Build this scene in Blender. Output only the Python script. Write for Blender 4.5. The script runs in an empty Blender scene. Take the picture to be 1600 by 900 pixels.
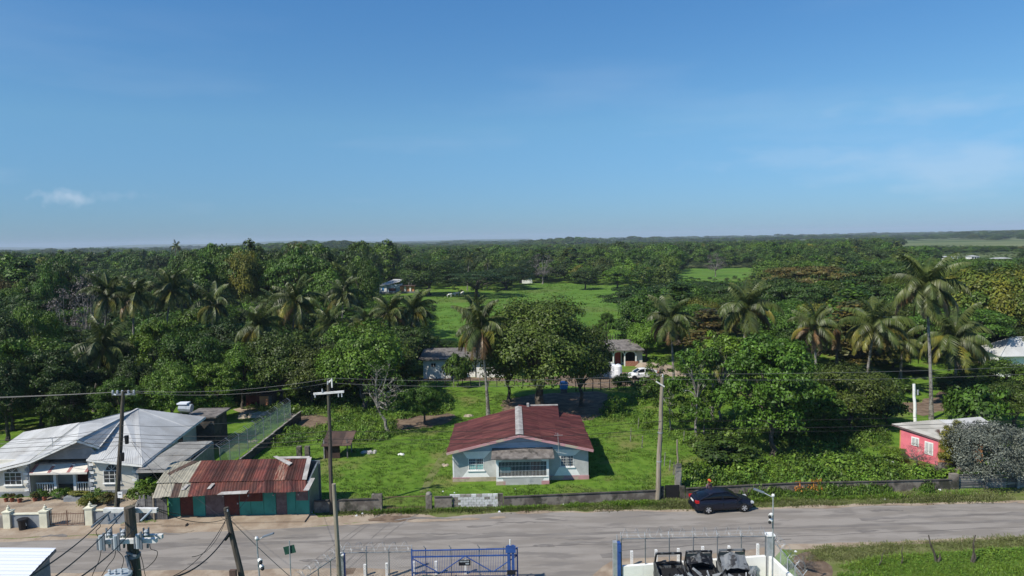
import bpy, math, random
import numpy as np
from mathutils import Vector, Matrix, noise, Euler
random.seed(7)
R_ = math.radians
scene = bpy.context.scene
COL = scene.collection

# ------------------------------------------------------------------ camera, sky, sun
HC, FPX, PITCH, ROLL = 20.0, 1067.0, R_(4.1), R_(1.1)
_f = Vector((0, math.cos(PITCH), -math.sin(PITCH))); _r0 = Vector((1, 0, 0)); _u0 = _r0.cross(_f)
_r = _r0 * math.cos(ROLL) - _u0 * math.sin(ROLL); _u = _u0 * math.cos(ROLL) + _r0 * math.sin(ROLL)
cam = bpy.data.cameras.new("camera"); cam.sensor_width = 36; cam.lens = 36 * FPX / 1600
cam.clip_end = 30000; cam.clip_start = 0.1
camo = bpy.data.objects.new("camera", cam); COL.objects.link(camo)
camo.matrix_world = Matrix(((_r.x, _u.x, -_f.x, 0), (_r.y, _u.y, -_f.y, 0), (_r.z, _u.z, -_f.z, HC), (0, 0, 0, 1)))
scene.camera = camo

SUN_V = Vector((1.9, 1.45, -2.65)).normalized()      # the way the light travels
SUN_EL = math.asin(-SUN_V.z); SUN_AZ = math.atan2(-SUN_V.x, -SUN_V.y)   # clockwise from +Y
world = bpy.data.worlds.new("World"); scene.world = world; world.use_nodes = True
nt = world.node_tree; nt.nodes.clear()
def N(t, typ, **kw):
    n = t.nodes.new(typ)
    for k, v in kw.items(): setattr(n, k, v)
    return n
wo = N(nt, 'ShaderNodeOutputWorld'); bg = N(nt, 'ShaderNodeBackground'); sky = N(nt, 'ShaderNodeTexSky', sky_type='NISHITA')
sky.sun_disc = False; sky.sun_elevation = SUN_EL; sky.sun_rotation = SUN_AZ
sky.altitude = 0; sky.air_density = 1.0; sky.dust_density = 0.1; sky.ozone_density = 4.5
bg.inputs[1].default_value = 0.0945
# thin clouds low over the horizon
tc = N(nt, 'ShaderNodeTexCoord'); mp = N(nt, 'ShaderNodeMapping'); mp.inputs['Scale'].default_value = (1, 1, 5.5); mp.inputs['Location'].default_value = (1.7, .6, 3.1)
nz = N(nt, 'ShaderNodeTexNoise'); nz.inputs['Scale'].default_value = 2.1; nz.inputs['Detail'].default_value = 6; nz.inputs['Roughness'].default_value = .5
rp = N(nt, 'ShaderNodeValToRGB'); rp.color_ramp.elements[0].position = .57; rp.color_ramp.elements[1].position = .80
nt.links.new(tc.outputs['Generated'], mp.inputs[0]); nt.links.new(mp.outputs[0], nz.inputs[0]); nt.links.new(nz.outputs[0], rp.inputs[0])
sp = N(nt, 'ShaderNodeSeparateXYZ'); nt.links.new(tc.outputs['Generated'], sp.inputs[0])
mr = N(nt, 'ShaderNodeMapRange'); mr.inputs[1].default_value = .33; mr.inputs[2].default_value = .1; nt.links.new(sp.outputs[2], mr.inputs[0])
mu = N(nt, 'ShaderNodeMath', operation='MULTIPLY'); nt.links.new(rp.outputs[0], mu.inputs[0]); nt.links.new(mr.outputs[0], mu.inputs[1])
mu2 = N(nt, 'ShaderNodeMath', operation='MULTIPLY'); nt.links.new(mu.outputs[0], mu2.inputs[0]); mu2.inputs[1].default_value = .22
# one small cumulus puff low in the north west
last = mu2.outputs[0]
for (bx, by, sx, sz_, nsc, na, t0, t1, amt) in ((106, 306, 30, 95, 55, 2.6, 2.35, 1.5, .4), (1500, 252, 5.5, 26, 14, 2.4, 2.3, 1.2, .26), (1430, 172, 7, 60, 16, 2.6, 2.3, 1.3, .18), (1250, 245, 7, 50, 18, 2.6, 2.2, 1.3, .13), (190, 305, 24, 120, 40, 2.6, 2.2, 1.5, .12)):
    d0 = (_f + _r * ((bx - 800) / FPX) + _u * ((450 - by) / FPX)).normalized()
    vs = N(nt, 'ShaderNodeVectorMath', operation='SUBTRACT'); nt.links.new(tc.outputs['Generated'], vs.inputs[0]); vs.inputs[1].default_value = d0
    ms_ = N(nt, 'ShaderNodeMapping'); ms_.inputs['Scale'].default_value = (1, 1, 3.2 if sx < 20 else 1); nt.links.new(tc.outputs['Generated'], ms_.inputs[0])
    nz2 = N(nt, 'ShaderNodeTexNoise'); nz2.inputs['Scale'].default_value = nsc; nz2.inputs['Detail'].default_value = 5; nt.links.new(ms_.outputs[0], nz2.inputs[0])
    va = N(nt, 'ShaderNodeVectorMath', operation='MULTIPLY'); nt.links.new(vs.outputs[0], va.inputs[0]); va.inputs[1].default_value = (sx, sx, sz_)
    vl = N(nt, 'ShaderNodeVectorMath', operation='LENGTH'); nt.links.new(va.outputs[0], vl.inputs[0])
    m3 = N(nt, 'ShaderNodeMath', operation='MULTIPLY_ADD'); nt.links.new(nz2.outputs[0], m3.inputs[0]); m3.inputs[1].default_value = na; nt.links.new(vl.outputs['Value'], m3.inputs[2])
    m4 = N(nt, 'ShaderNodeMapRange'); nt.links.new(m3.outputs[0], m4.inputs[0]); m4.inputs[1].default_value = t0; m4.inputs[2].default_value = t1; m4.inputs[3].default_value = 0; m4.inputs[4].default_value = amt
    mx0 = N(nt, 'ShaderNodeMath', operation='MAXIMUM'); nt.links.new(last, mx0.inputs[0]); nt.links.new(m4.outputs[0], mx0.inputs[1]); last = mx0.outputs[0]
mix = N(nt, 'ShaderNodeMix', data_type='RGBA'); mix.inputs[7].default_value = (6.5, 7.4, 8.6, 1)
hs = N(nt, 'ShaderNodeHueSaturation'); hs.inputs['Saturation'].default_value = 1.0
nt.links.new(mx0.outputs[0], mix.inputs[0]); 
tint = N(nt, 'ShaderNodeValToRGB'); cr_ = tint.color_ramp; cr_.elements[0].position = 0; cr_.elements[0].color = (.32, .52, .88, 1); cr_.elements[1].position = .34; cr_.elements[1].color = (.59, 1.03, 1.27, 1); e_ = cr_.elements.new(.16); e_.color = (.66, .95, 1.06, 1); nt.links.new(sp.outputs[2], tint.inputs[0])
mm_ = N(nt, 'ShaderNodeMix', data_type='RGBA', blend_type='MULTIPLY'); mm_.inputs[0].default_value = 1; nt.links.new(sky.outputs[0], mm_.inputs[6]); nt.links.new(tint.outputs[0], mm_.inputs[7]); nt.links.new(mm_.outputs[2], hs.inputs['Color']); nt.links.new(hs.outputs[0], mix.inputs[6])
nt.links.new(mix.outputs[2], bg.inputs[0]); nt.links.new(bg.outputs[0], wo.inputs[0])

sl = bpy.data.lights.new("sun", 'SUN'); sl.energy = 5.0; sl.angle = R_(.53); sl.color = (1, .94, .83)
so = bpy.data.objects.new("sun", sl); COL.objects.link(so); so.rotation_euler = SUN_V.to_track_quat('-Z', 'Y').to_euler(); so.location = (-30, -20, 60)
scene.view_settings.view_transform = 'Standard'; scene.view_settings.look = 'None'; scene.view_settings.exposure = 0.15; scene.view_settings.gamma = 1
scene.view_settings.use_curve_mapping = False
scene.cycles.max_bounces = 6; scene.cycles.transparent_max_bounces = 12

# ------------------------------------------------------------------ measuring from the photograph
def ray(x, y): return _f + _r * ((x - 800) / FPX) + _u * ((450 - y) / FPX)
def gp(x, y, z=0.0):
    d = ray(x, y); t = (z - HC) / d.z; return Vector((d.x * t, d.y * t, z))
def at(x, y, Y):
    d = ray(x, y); t = Y / d.y; return Vector((d.x * t, Y, HC + d.z * t))
def px(p):
    v = Vector(p) - Vector((0, 0, HC)); c = v.dot(_f); return 800 + FPX * v.dot(_r) / c, 450 - FPX * v.dot(_u) / c
def ground_at(x, Y):
    X = 0
    for _ in range(4): X += (x - px((X, Y, 0))[0]) * Y / FPX
    return Vector((X, Y, 0))

# ------------------------------------------------------------------ helpers
def tag(o, label=None, cat=None, group=None, kind=None):
    if label: o['label'] = label
    if cat: o['category'] = cat
    if group: o['group'] = group
    if kind: o['kind'] = kind
    return o
def thing(name, loc, label, cat, group=None, rz=0):
    o = bpy.data.objects.new(name, None); o.empty_display_size = .3; COL.objects.link(o); o.location = loc; o.rotation_euler.z = rz
    return tag(o, label, cat, group)
def wloc(o):
    v = Vector((0, 0, 0))
    while o: v += o.location; o = o.parent
    return v
def linkmesh(name, me, parent=None, loc=(0, 0, 0), rot=(0, 0, 0), scl=(1, 1, 1), mat=None):
    o = bpy.data.objects.new(name, me); COL.objects.link(o); o.parent = parent; o.location = loc; o.rotation_euler = rot; o.scale = scl
    if mat:
        o.material_slots[0].link = 'OBJECT'; o.material_slots[0].material = mat
    return o
def copy_tree(o, parent=None):
    c = o.copy(); COL.objects.link(c); c.parent = parent
    for ch in o.children: copy_tree(ch, c)
    return c
class MB:
    def __init__(s): s.v = []; s.f = []; s.m = []; s.mi = 0
    def poly(s, pts):
        n = len(s.v); s.v += [tuple(p) for p in pts]; s.f.append(tuple(range(n, n + len(pts)))); s.m.append(s.mi); return s
    def box(s, x0, y0, z0, x1, y1, z1):
        return s.hexa([(x0, y0, z0), (x1, y0, z0), (x1, y1, z0), (x0, y1, z0)], [(x0, y0, z1), (x1, y0, z1), (x1, y1, z1), (x0, y1, z1)])
    def hexa(s, b, t):
        n = len(s.v); k = len(b); s.v += [tuple(p) for p in b] + [tuple(p) for p in t]
        fs = [tuple(range(n + k - 1, n - 1, -1)), tuple(range(n + k, n + 2 * k))] + [(n + i, n + (i + 1) % k, n + k + (i + 1) % k, n + k + i) for i in range(k)]
        s.f += fs; s.m += [s.mi] * len(fs); return s
    def bar(s, a, b, w, h=None, up=(0, 0, 1)):
        a = Vector(a); b = Vector(b); h = h or w; d = (b - a).normalized(); upv = Vector(up)
        if abs(d.dot(upv)) > .98: upv = Vector((0, 1, 0))
        sx = d.cross(upv).normalized() * w / 2; sz = sx.cross(d).normalized() * h / 2
        q = [-sx - sz, sx - sz, sx + sz, -sx + sz]
        return s.hexa([a + k for k in q], [b + k for k in q])
    def tube(s, pts, r, n=6, cap=True):
        pts = [Vector(p) for p in pts]; rr = r if isinstance(r, (list, tuple)) else [r] * len(pts); base = len(s.v)
        for i, p in enumerate(pts):
            d = (pts[min(i + 1, len(pts) - 1)] - pts[max(i - 1, 0)]).normalized()
            ax = Vector((0, 0, 1)) if abs(d.z) < .9 else Vector((0, 1, 0))
            u = d.cross(ax).normalized(); w = u.cross(d)
            for k in range(n):
                a = 2 * math.pi * k / n; s.v.append(tuple(p + (u * math.cos(a) + w * math.sin(a)) * rr[i]))
        for i in range(len(pts) - 1):
            for k in range(n):
                a = base + i * n + k; b = base + i * n + (k + 1) % n; s.f.append((a, b, b + n, a + n)); s.m.append(s.mi)
        if cap:
            s.f.append(tuple(base + k for k in range(n))[::-1]); s.m.append(s.mi)
            s.f.append(tuple(base + (len(pts) - 1) * n + k for k in range(n))); s.m.append(s.mi)
        return s
    def cyl(s, c, r, h, n=12, r2=None): return s.tube([c, (c[0], c[1], c[2] + h)], [r, r if r2 is None else r2], n)
    def ball(s, c, r, n=8, sz=1):
        return s.tube([(c[0], c[1], c[2] + r * sz * math.sin(t)) for t in [-1.45, -.9, -.4, .1, .5, .95, 1.45]], [r * math.cos(t) for t in [-1.45, -.9, -.4, .1, .5, .95, 1.45]], n)
    def lathe(s, c, prof, n=12):
        return s.tube([(c[0], c[1], c[2] + z) for z, r in prof], [r for z, r in prof], n)
    def mesh(s, name, mats, off=(0, 0, 0), smooth=False):
        me = bpy.data.meshes.new(name); o = Vector(off); me.from_pydata([tuple(Vector(p) - o) for p in s.v], [], s.f)
        mats = mats if isinstance(mats, (list, tuple)) else [mats]
        for m in mats: me.materials.append(m)
        if len(mats) > 1: me.polygons.foreach_set('material_index', s.m)
        if smooth: me.polygons.foreach_set('use_smooth', [True] * len(me.polygons))
        return me
    def build(s, name, mats, parent=None, smooth=False, **kw):
        off = wloc(parent) if parent else Vector((0, 0, 0))
        o = linkmesh(name, s.mesh(name, mats, off, smooth), parent)
        return tag(o, **kw) if kw else o
def B(name, m, parent, *boxes, **kw):
    mb = MB()
    for b in boxes: mb.box(*b)
    return mb.build(name, m, parent, **kw)

# ------------------------------------------------------------------ materials
def mat(name, c1, c2=None, scale=1.5, rough=.85, bump=0.0, bscale=12, metal=0.0, stretch=(1, 1, 1), c3=None, s3=.4, t3=(.5, .62), lo=.4, hi=.6, spec=.3, detail=5, coord='world', attr=None, transl=0, orand=0, bdist=.02):
    m = bpy.data.materials.new(name); m.use_nodes = True; t = m.node_tree; b = t.nodes['Principled BSDF']; L = t.links.new
    b.inputs['Roughness'].default_value = rough; b.inputs['Metallic'].default_value = metal; b.inputs['Specular IOR Level'].default_value = spec
    if coord == 'world': src = N(t, 'ShaderNodeNewGeometry').outputs['Position']
    else:
        tcn = N(t, 'ShaderNodeTexCoord'); oi = N(t, 'ShaderNodeObjectInfo'); ad = N(t, 'ShaderNodeVectorMath', operation='MULTIPLY_ADD')
        L(oi.outputs['Random'], ad.inputs[0]); ad.inputs[1].default_value = (37, 53, 71); L(tcn.outputs['Object'], ad.inputs[2]); src = ad.outputs[0]
    mpn = N(t, 'ShaderNodeMapping'); mpn.inputs['Scale'].default_value = stretch; L(src, mpn.inputs[0])
    def nzf(sc, det=detail):
        n = N(t, 'ShaderNodeTexNoise'); n.inputs['Scale'].default_value = sc; n.inputs['Detail'].default_value = det; n.inputs['Roughness'].default_value = .6; L(mpn.outputs[0], n.inputs[0]); return n
    def mixc(fac, a, bb):
        x = N(t, 'ShaderNodeMix', data_type='RGBA'); L(fac, x.inputs[0])
        for i, c in ((6, a), (7, bb)):
            if isinstance(c, tuple): x.inputs[i].default_value = (*c, 1)
            else: L(c, x.inputs[i])
        return x.outputs[2]
    def rng(o, a, bb, c=0., d=1.):
        x = N(t, 'ShaderNodeMapRange'); x.interpolation_type = 'SMOOTHSTEP'; L(o, x.inputs[0]); x.inputs[1].default_value = a; x.inputs[2].default_value = bb; x.inputs[3].default_value = c; x.inputs[4].default_value = d; return x.outputs[0]
    col = None
    if c2: col = mixc(rng(nzf(scale).outputs[0], lo, hi), c1, c2)
    if c3: col = mixc(rng(nzf(s3, 8).outputs[0], *t3), col or c1, c3)
    if attr:
        at_ = N(t, 'ShaderNodeAttribute', attribute_name=attr); hsv = N(t, 'ShaderNodeHueSaturation')
        if col: L(col, hsv.inputs['Color'])
        else: hsv.inputs['Color'].default_value = (*c1, 1)
        L(rng(at_.outputs['Fac'], 0, 1, .55, 1.45), hsv.inputs['Value']); col = hsv.outputs[0]
    if orand:
        oi = N(t, 'ShaderNodeObjectInfo'); hsv = N(t, 'ShaderNodeHueSaturation')
        if col: L(col, hsv.inputs['Color'])
        else: hsv.inputs['Color'].default_value = (*c1, 1)
        L(rng(oi.outputs['Random'], 0, 1, 1 - orand, 1 + orand), hsv.inputs['Value'])
        mm = N(t, 'ShaderNodeMath', operation='FRACT'); m2 = N(t, 'ShaderNodeMath', operation='MULTIPLY'); L(oi.outputs['Random'], m2.inputs[0]); m2.inputs[1].default_value = 7.31; L(m2.outputs[0], mm.inputs[0])
        L(rng(mm.outputs[0], 0, 1, .5 - (orand * .05 if attr else .004), .5 + (orand * .05 if attr else .004)), hsv.inputs['Hue']); col = hsv.outputs[0]
    if col: L(col, b.inputs['Base Color'])
    else: b.inputs['Base Color'].default_value = (*c1, 1)
    if bump:
        bn = N(t, 'ShaderNodeBump'); bn.inputs['Strength'].default_value = bump; bn.inputs['Distance'].default_value = bdist; L(nzf(bscale).outputs[0], bn.inputs['Height']); L(bn.outputs[0], b.inputs['Normal'])
    if transl:
        tr = N(t, 'ShaderNodeBsdfTranslucent'); ms = N(t, 'ShaderNodeMixShader'); ms.inputs[0].default_value = transl
        if col:
            L(col, tr.inputs[0])
        else: tr.inputs[0].default_value = (*c1, 1)
        out = t.nodes['Material Output']; L(b.outputs[0], ms.inputs[1]); L(tr.outputs[0], ms.inputs[2]); L(ms.outputs[0], out.inputs[0])
    return m
M = {}
def leafmat(k, c1, c2, sc=.9, orand=.18): M[k] = mat(k, c1, c2, scale=sc, rough=.44 if k.startswith('frond') else .5, spec=.38 if k.startswith('frond') else .3, attr='var', transl=.16, orand=orand, coord='obj', detail=3, lo=.35, hi=.65)
leafmat('leaf_dark', (0.026, 0.05, 0.009), (0.046, 0.082, 0.011))
leafmat('leaf_olive', (0.054, 0.08, 0.013), (0.086, 0.122, 0.017))
leafmat('leaf_mid', (0.047, 0.094, 0.011), (0.08, 0.145, 0.015))
leafmat('leaf_bright', (0.076, 0.14, 0.013), (0.12, 0.2, 0.019))
leafmat('leaf_yellow', (0.12, 0.135, 0.016), (0.16, 0.16, 0.018))
leafmat('leaf_orange', (.12, .088, .022), (.065, .078, .017))
leafmat('leaf_amber', (0.15, 0.14, 0.016), (0.075, 0.12, 0.015), sc=.6)
leafmat('leaf_silver', (0.105, 0.12, 0.098), (0.155, 0.17, 0.135))
leafmat('leaf_grey', (.10, .085, .08), (.15, .125, .12))
leafmat('frond_green', (0.048, 0.074, 0.016), (0.095, 0.115, 0.026))
leafmat('frond_yellow', (0.2, 0.175, 0.028), (0.12, 0.13, 0.024))
leafmat('frond_dry', (0.2, 0.115, 0.05), (0.15, 0.115, 0.05))
leafmat('flower_orange', (0.36, 0.12, 0.02), (0.42, 0.19, 0.03))
leafmat('weed', (0.1, 0.185, 0.02), (0.145, 0.235, 0.028), orand=.25)
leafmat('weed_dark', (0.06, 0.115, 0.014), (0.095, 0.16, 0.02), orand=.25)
M['block_white'] = mat('block_white', (.60, .61, .60), (.46, .46, .45), scale=3, bump=.3)
leafmat('grass_dry', (.12, .145, .04), (.16, .17, .07))
M['bark'] = mat('bark', (.10, .085, .07), (.055, .045, .035), scale=5, bump=.6, bscale=20, stretch=(1, 1, .3), coord='obj')
M['bark_pale'] = mat('bark_pale', (.25, .235, .21), (.12, .105, .09), scale=3, bump=.4, bscale=20, coord='obj', lo=.45, hi=.6)
M['grass'] = mat('grass', (.085, .165, .018), (.125, .215, .028), scale=.9, rough=.95, bump=.9, bscale=9, c3=(.17, .18, .055), s3=.22, t3=(.50, .68), bdist=.1, spec=.1)
M['verge'] = mat('verge', (.12, .15, .04), (.165, .175, .07), scale=1.2, rough=.95, bump=.8, bscale=11, c3=(.23, .19, .13), s3=.45, t3=(.60, .72), bdist=.06, spec=.1)
M['pasture'] = mat('pasture', (.078, .16, .022), (.105, .195, .03), scale=.09, rough=.95, bump=.8, bscale=1.5, c3=(.115, .155, .04), s3=.03, t3=(.5, .7), bdist=.3, spec=.1)
M['dirt'] = mat('dirt', (.13, .09, .062), (.20, .145, .10), scale=1.0, rough=.95, bump=.9, bscale=7, c3=(.07, .05, .035), s3=.7, t3=(.55, .7), bdist=.08)
M['sand'] = mat('sand', (.29, .225, .165), (.36, .295, .225), scale=.7, rough=.95, bump=.6, bscale=9, c3=(.24, .18, .13), s3=.5, t3=(.5, .66), bdist=.04)
M['asphalt'] = mat('asphalt', (.215, .192, .168), (.272, .246, .219), scale=.9, rough=.9, bump=.5, bscale=28, c3=(.185, .167, .15), s3=1.1, t3=(.52, .62), bdist=.015, stretch=(.22, 1, 1))
M['asphalt_patch'] = mat('asphalt_patch', (.165, .149, .135), (.205, .187, .17), scale=1.4, rough=.92, bump=.4, bscale=30, stretch=(.3, 1, 1))
M['road_stain'] = mat('road_stain', (.155, .14, .127), (.19, .172, .156), scale=3, rough=.8)
M['road_crack'] = mat('road_crack', (.10, .09, .085), rough=.95)
M['farland'] = mat('farland', (.06, .095, .03), (.16, .18, .085), scale=.004, rough=1, stretch=(.5, 1, 1), c3=(.17, .18, .09), s3=.0016, t3=(.55, .62), spec=.05)
M['concrete'] = mat('concrete', (.30, .28, .25), (.20, .185, .165), scale=1.6, bump=.4, bscale=14, c3=(.10, .095, .08), s3=1.1, t3=(.5, .68))
M['concrete_old'] = mat('concrete_old', (.22, .195, .165), (.11, .093, .08), scale=1.3, bump=.6, bscale=11, c3=(.045, .045, .032), s3=.9, t3=(.5, .64))
M['concrete_dark'] = mat('concrete_dark', (.09, .08, .07), (.05, .045, .04), scale=1.3, bump=.6, bscale=11)
M['white_wall'] = mat('white_wall', (.82, .82, .78), (.74, .74, .70), scale=.9, bump=.15, c3=(.52, .50, .45), s3=.8, t3=(.58, .8))
M['cream_wall'] = mat('cream_wall', (.66, .63, .54), (.58, .55, .47), scale=.8, bump=.15, c3=(.47, .44, .36), s3=.7, t3=(.6, .8))
M['grey_trim'] = mat('grey_trim', (.20, .22, .24), (.25, .27, .29), scale=1.3, bump=.15)
M['gate_cream'] = mat('gate_cream', (.68, .66, .52), (.58, .56, .44), scale=1.5, bump=.15)
M['zinc_white'] = mat('zinc_white', (.50, .50, .49), (.42, .42, .41), scale=.5, rough=.5, metal=0., bump=.1, c3=(.38, .37, .35), s3=.35, t3=(.52, .68), orand=.05)
M['zinc_grey'] = mat('zinc_grey', (.30, .285, .255), (.38, .365, .33), scale=.8, rough=.6, c3=(.26, .11, .07), s3=.45, t3=(.60, .66), orand=.08)
M['zinc_tan'] = mat('zinc_tan', (.26, .24, .19), (.31, .285, .225), scale=2, rough=.7, orand=.12, c3=(.16, .10, .07), s3=1.3, t3=(.62, .74))
M['zinc_rust'] = mat('zinc_rust', (.105, .032, .024), (.068, .027, .022), scale=1.2, rough=.8, orand=.5, c3=(.14, .052, .035), s3=1.6, t3=(.54, .7), stretch=(1.6, .5, 1))
M['zinc_streak'] = mat('zinc_streak', (.16, .06, .04), (.34, .24, .18), scale=2.2, rough=.8, stretch=(5, .4, 1), c3=(.15, .04, .03), s3=2, t3=(.5, .6))
M['zinc_old'] = mat('zinc_old', (.06, .04, .033), (.09, .055, .042), scale=1.2, rough=.8, orand=.3)
M['zinc_plain'] = mat('zinc_plain', (.30, .29, .265), (.37, .36, .335), scale=.8, rough=.6, orand=.08)
M['flash'] = mat('flash', (.42, .40, .38), (.31, .29, .27), scale=2, rough=.5, c3=(.3, .2, .15), s3=1.5, t3=(.6, .75))
M['red_roof'] = mat('red_roof', (.060, .016, .015), (.10, .032, .028), scale=1.5, rough=.65, stretch=(.35, 2.4, 1), c3=(.16, .055, .045), s3=1.3, t3=(.50, .72), orand=.25)
M['house_grey'] = mat('house_grey', (.46, .465, .455), (.39, .395, .39), scale=1.3, bump=.25, bscale=16, c3=(.26, .28, .29), s3=1.2, t3=(.56, .76))
M['house_white'] = mat('house_white', (.82, .82, .81), (.75, .75, .74), scale=1.2, bump=.1)
M['gable_blue'] = mat('gable_blue', (.34, .43, .52), (.28, .36, .44), scale=1, bump=.1, stretch=(1, 1, 4))
M['pink_base'] = mat('pink_base', (.50, .26, .28), (.42, .24, .24), scale=2, bump=.2, c3=(.42, .36, .28), s3=.8, t3=(.52, .6))
M['rubble'] = mat('rubble', (.46, .38, .29), (.30, .26, .20), scale=2, bump=.8, bscale=8, bdist=.05)
M['pink_wall'] = mat('pink_wall', (.70, .18, .22), (.62, .15, .19), scale=1.1, bump=.2, c3=(.62, .33, .30), s3=1.2, t3=(.6, .72))
M['peach_wall'] = mat('peach_wall', (.62, .30, .13), (.55, .24, .12), scale=1.1, bump=.2)
M['turq'] = mat('turq', (.05, .27, .215), (.04, .21, .17), scale=1.2, bump=.2, c3=(.05, .12, .10), s3=1.1, t3=(.60, .70), stretch=(1, 1, .6))
M['mauve'] = mat('mauve', (.16, .12, .12), (.12, .085, .085), scale=2, bump=.2)
M['rust_door'] = mat('rust_door', (.125, .035, .025), (.09, .025, .02), scale=2, bump=.2, c3=(.17, .07, .045), s3=2, t3=(.6, .7))
M['plank'] = mat('plank', (.13, .125, .125), (.20, .195, .19), scale=2, rough=.9, bump=.4, bscale=20, stretch=(.4, .4, 3), orand=.45)
M['dark'] = mat('dark', (.012, .012, .014), rough=.9)
M['wood_pole'] = mat('wood_pole', (.105, .088, .07), (.06, .05, .04), scale=6, bump=.5, bscale=25, stretch=(1, 1, .12), c3=(.10, .115, .07), s3=1.3, t3=(.5, .65))
M['pale_pole'] = mat('pale_pole', (.30, .26, .20), (.22, .185, .14), scale=5, bump=.4, bscale=25, stretch=(1, 1, .12))
M['arm_white'] = mat('arm_white', (.74, .73, .70), (.60, .59, .56), scale=6, rough=.5)
M['insul'] = mat('insul', (.16, .18, .21), rough=.3, spec=.5)
M['insul_grey'] = mat('insul_grey', (.38, .41, .44), rough=.3, spec=.5)
M['transformer'] = mat('transformer', (.40, .46, .50), (.32, .37, .41), scale=3, rough=.4)
M['wire'] = mat('wire', (.022, .02, .02), rough=.6)
M['wire_alu'] = mat('wire_alu', (.15, .15, .15), rough=.5)
M['steel'] = mat('steel', (.23, .25, .27), (.17, .19, .20), scale=3, rough=.45, metal=.4)
M['galv'] = mat('galv', (.42, .44, .46), (.33, .35, .36), scale=4, rough=.45, metal=.3)
M['blue'] = mat('blue', (.035, .09, .30), (.03, .07, .24), scale=3, rough=.45)
M['rust_bar'] = mat('rust_bar', (.20, .12, .085), (.13, .075, .055), scale=4, rough=.8)
M['white_paint'] = mat('white_paint', (.80, .80, .78), (.68, .68, .65), scale=4, rough=.6)
M['glass'] = mat('glass', (.03, .04, .045), rough=.12, spec=.6)
M['louvre'] = mat('louvre', (.16, .42, .40), (.22, .50, .47), scale=4, rough=.35)
M['green_sign'] = mat('green_sign', (.025, .075, .055), rough=.4)
M['black_sign'] = mat('black_sign', (.015, .015, .02), rough=.4)
M['car_paint'] = mat('car_paint', (.008, .009, .018), rough=.25, spec=.45, coord='obj')
M['car_white'] = mat('car_white', (.75, .75, .75), rough=.25, spec=.5)
M['car_glass'] = mat('car_glass', (.004, .005, .007), rough=.08, spec=.6)
M['tyre'] = mat('tyre', (.012, .012, .012), rough=.9)
M['rim'] = mat('rim', (.55, .56, .58), rough=.3, metal=.6)
M['red_lamp'] = mat('red_lamp', (.45, .01, .012), rough=.2, spec=.5)
M['clear_lamp'] = mat('clear_lamp', (.5, .52, .54), rough=.15, spec=.6)
M['plastic_black'] = mat('plastic_black', (.016, .016, .018), rough=.45)
M['wreck'] = mat('wreck', (.010, .010, .012), (.11, .115, .12), scale=2.6, rough=.4, lo=.5, hi=.62, coord='obj', bump=.5, bscale=4, bdist=.1)
M['wreck_grey'] = mat('wreck_grey', (.17, .18, .19), (.03, .03, .032), scale=2.2, rough=.45, lo=.48, hi=.6, coord='obj', bump=.5, bscale=4, bdist=.1)
M['tank_white'] = mat('tank_white', (.74, .76, .80), rough=.4)
M['tank_blue'] = mat('tank_blue', (.08, .33, .75), rough=.4)
M['terracotta'] = mat('terracotta', (.30, .10, .06), (.22, .08, .05), scale=5)
M['brick_red'] = mat('brick_red', (.34, .13, .08), (.42, .22, .15), scale=6, bump=.4, orand=.2)
M['awning'] = mat('awning', (.66, .62, .56), (.58, .55, .50), scale=2, rough=.9)
M['awning_red'] = mat('awning_red', (.36, .06, .06), rough=.9)
M['slab_roof'] = mat('slab_roof', (.135, .12, .11), (.20, .18, .165), scale=2, bump=.4, c3=(.06, .055, .05), s3=1.2, t3=(.5, .65))
M['skin'] = mat('skin', (.11, .055, .035), rough=.6)
M['shirt'] = mat('shirt', (.20, .14, .16), (.13, .09, .11), scale=8)
M['trousers'] = mat('trousers', (.03, .035, .06), rough=.9)
M['cap'] = mat('cap', (.55, .11, .03), rough=.8)
M['hay'] = mat('hay', (.42, .37, .27), (.28, .24, .17), scale=2, bump=.5)
M['hill'] = mat('hill', (.05, .09, .05), (.08, .11, .06), scale=.002, rough=1)
M['sea_blue'] = M['hill']

# ------------------------------------------------------------------ ground, road, pasture
def sheet(name, pts, m, z, jit=0.0, step=1.5):
    """a flat sheet with a ragged outline lying z above the ground"""
    out = []
    for i in range(len(pts)):
        a = Vector((pts[i][0], pts[i][1])); b = Vector((pts[(i + 1) % len(pts)][0], pts[(i + 1) % len(pts)][1])); n = max(1, int((b - a).length / step)) if jit else 1
        for k in range(n):
            p = a.lerp(b, k / n); nv = noise.noise_vector((p.x * .6, p.y * .6, z * 90)) * jit * 1.3 + noise.noise_vector((p.x * 2.3, p.y * 2.3, 5)) * jit * .7
            out.append((p.x + nv.x, p.y + nv.y, z))
    import mathutils.geometry as mg
    tris = mg.tessellate_polygon([[Vector(p) for p in out]])
    me = bpy.data.meshes.new(name); me.from_pydata(out, [], [tuple(t) if (Vector(out[t[1]]) - Vector(out[t[0]])).cross(Vector(out[t[2]]) - Vector(out[t[0]])).z > 0 else tuple(t)[::-1] for t in tris]); me.materials.append(m)
    o = linkmesh(name, me); o['kind'] = 'structure'; return o
def XY(*l): return [gp(a, b) for a, b in l]
sheet('ground', [(-9000, -60), (9000, -60), (9000, 60), (9000, 9000), (-9000, 9000), (-9000, 60)], M['farland'], -.012)
sheet('lawn', [(-75, 30), (80, 30), (150, 420), (-190, 420)], M['grass'], -.006)
sheet('pasture', XY((655, 560), (560, 470), (585, 462), (700, 459), (790, 455), (812, 441), (900, 443), (1010, 447), (1040, 455), (1005, 500), (980, 560)), M['pasture'], .0, .8, 6)
sheet('far_pasture', XY((1040, 432), (1068, 418), (1180, 417), (1215, 425), (1130, 440)), M['pasture'], .0, 1.5, 8)
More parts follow.
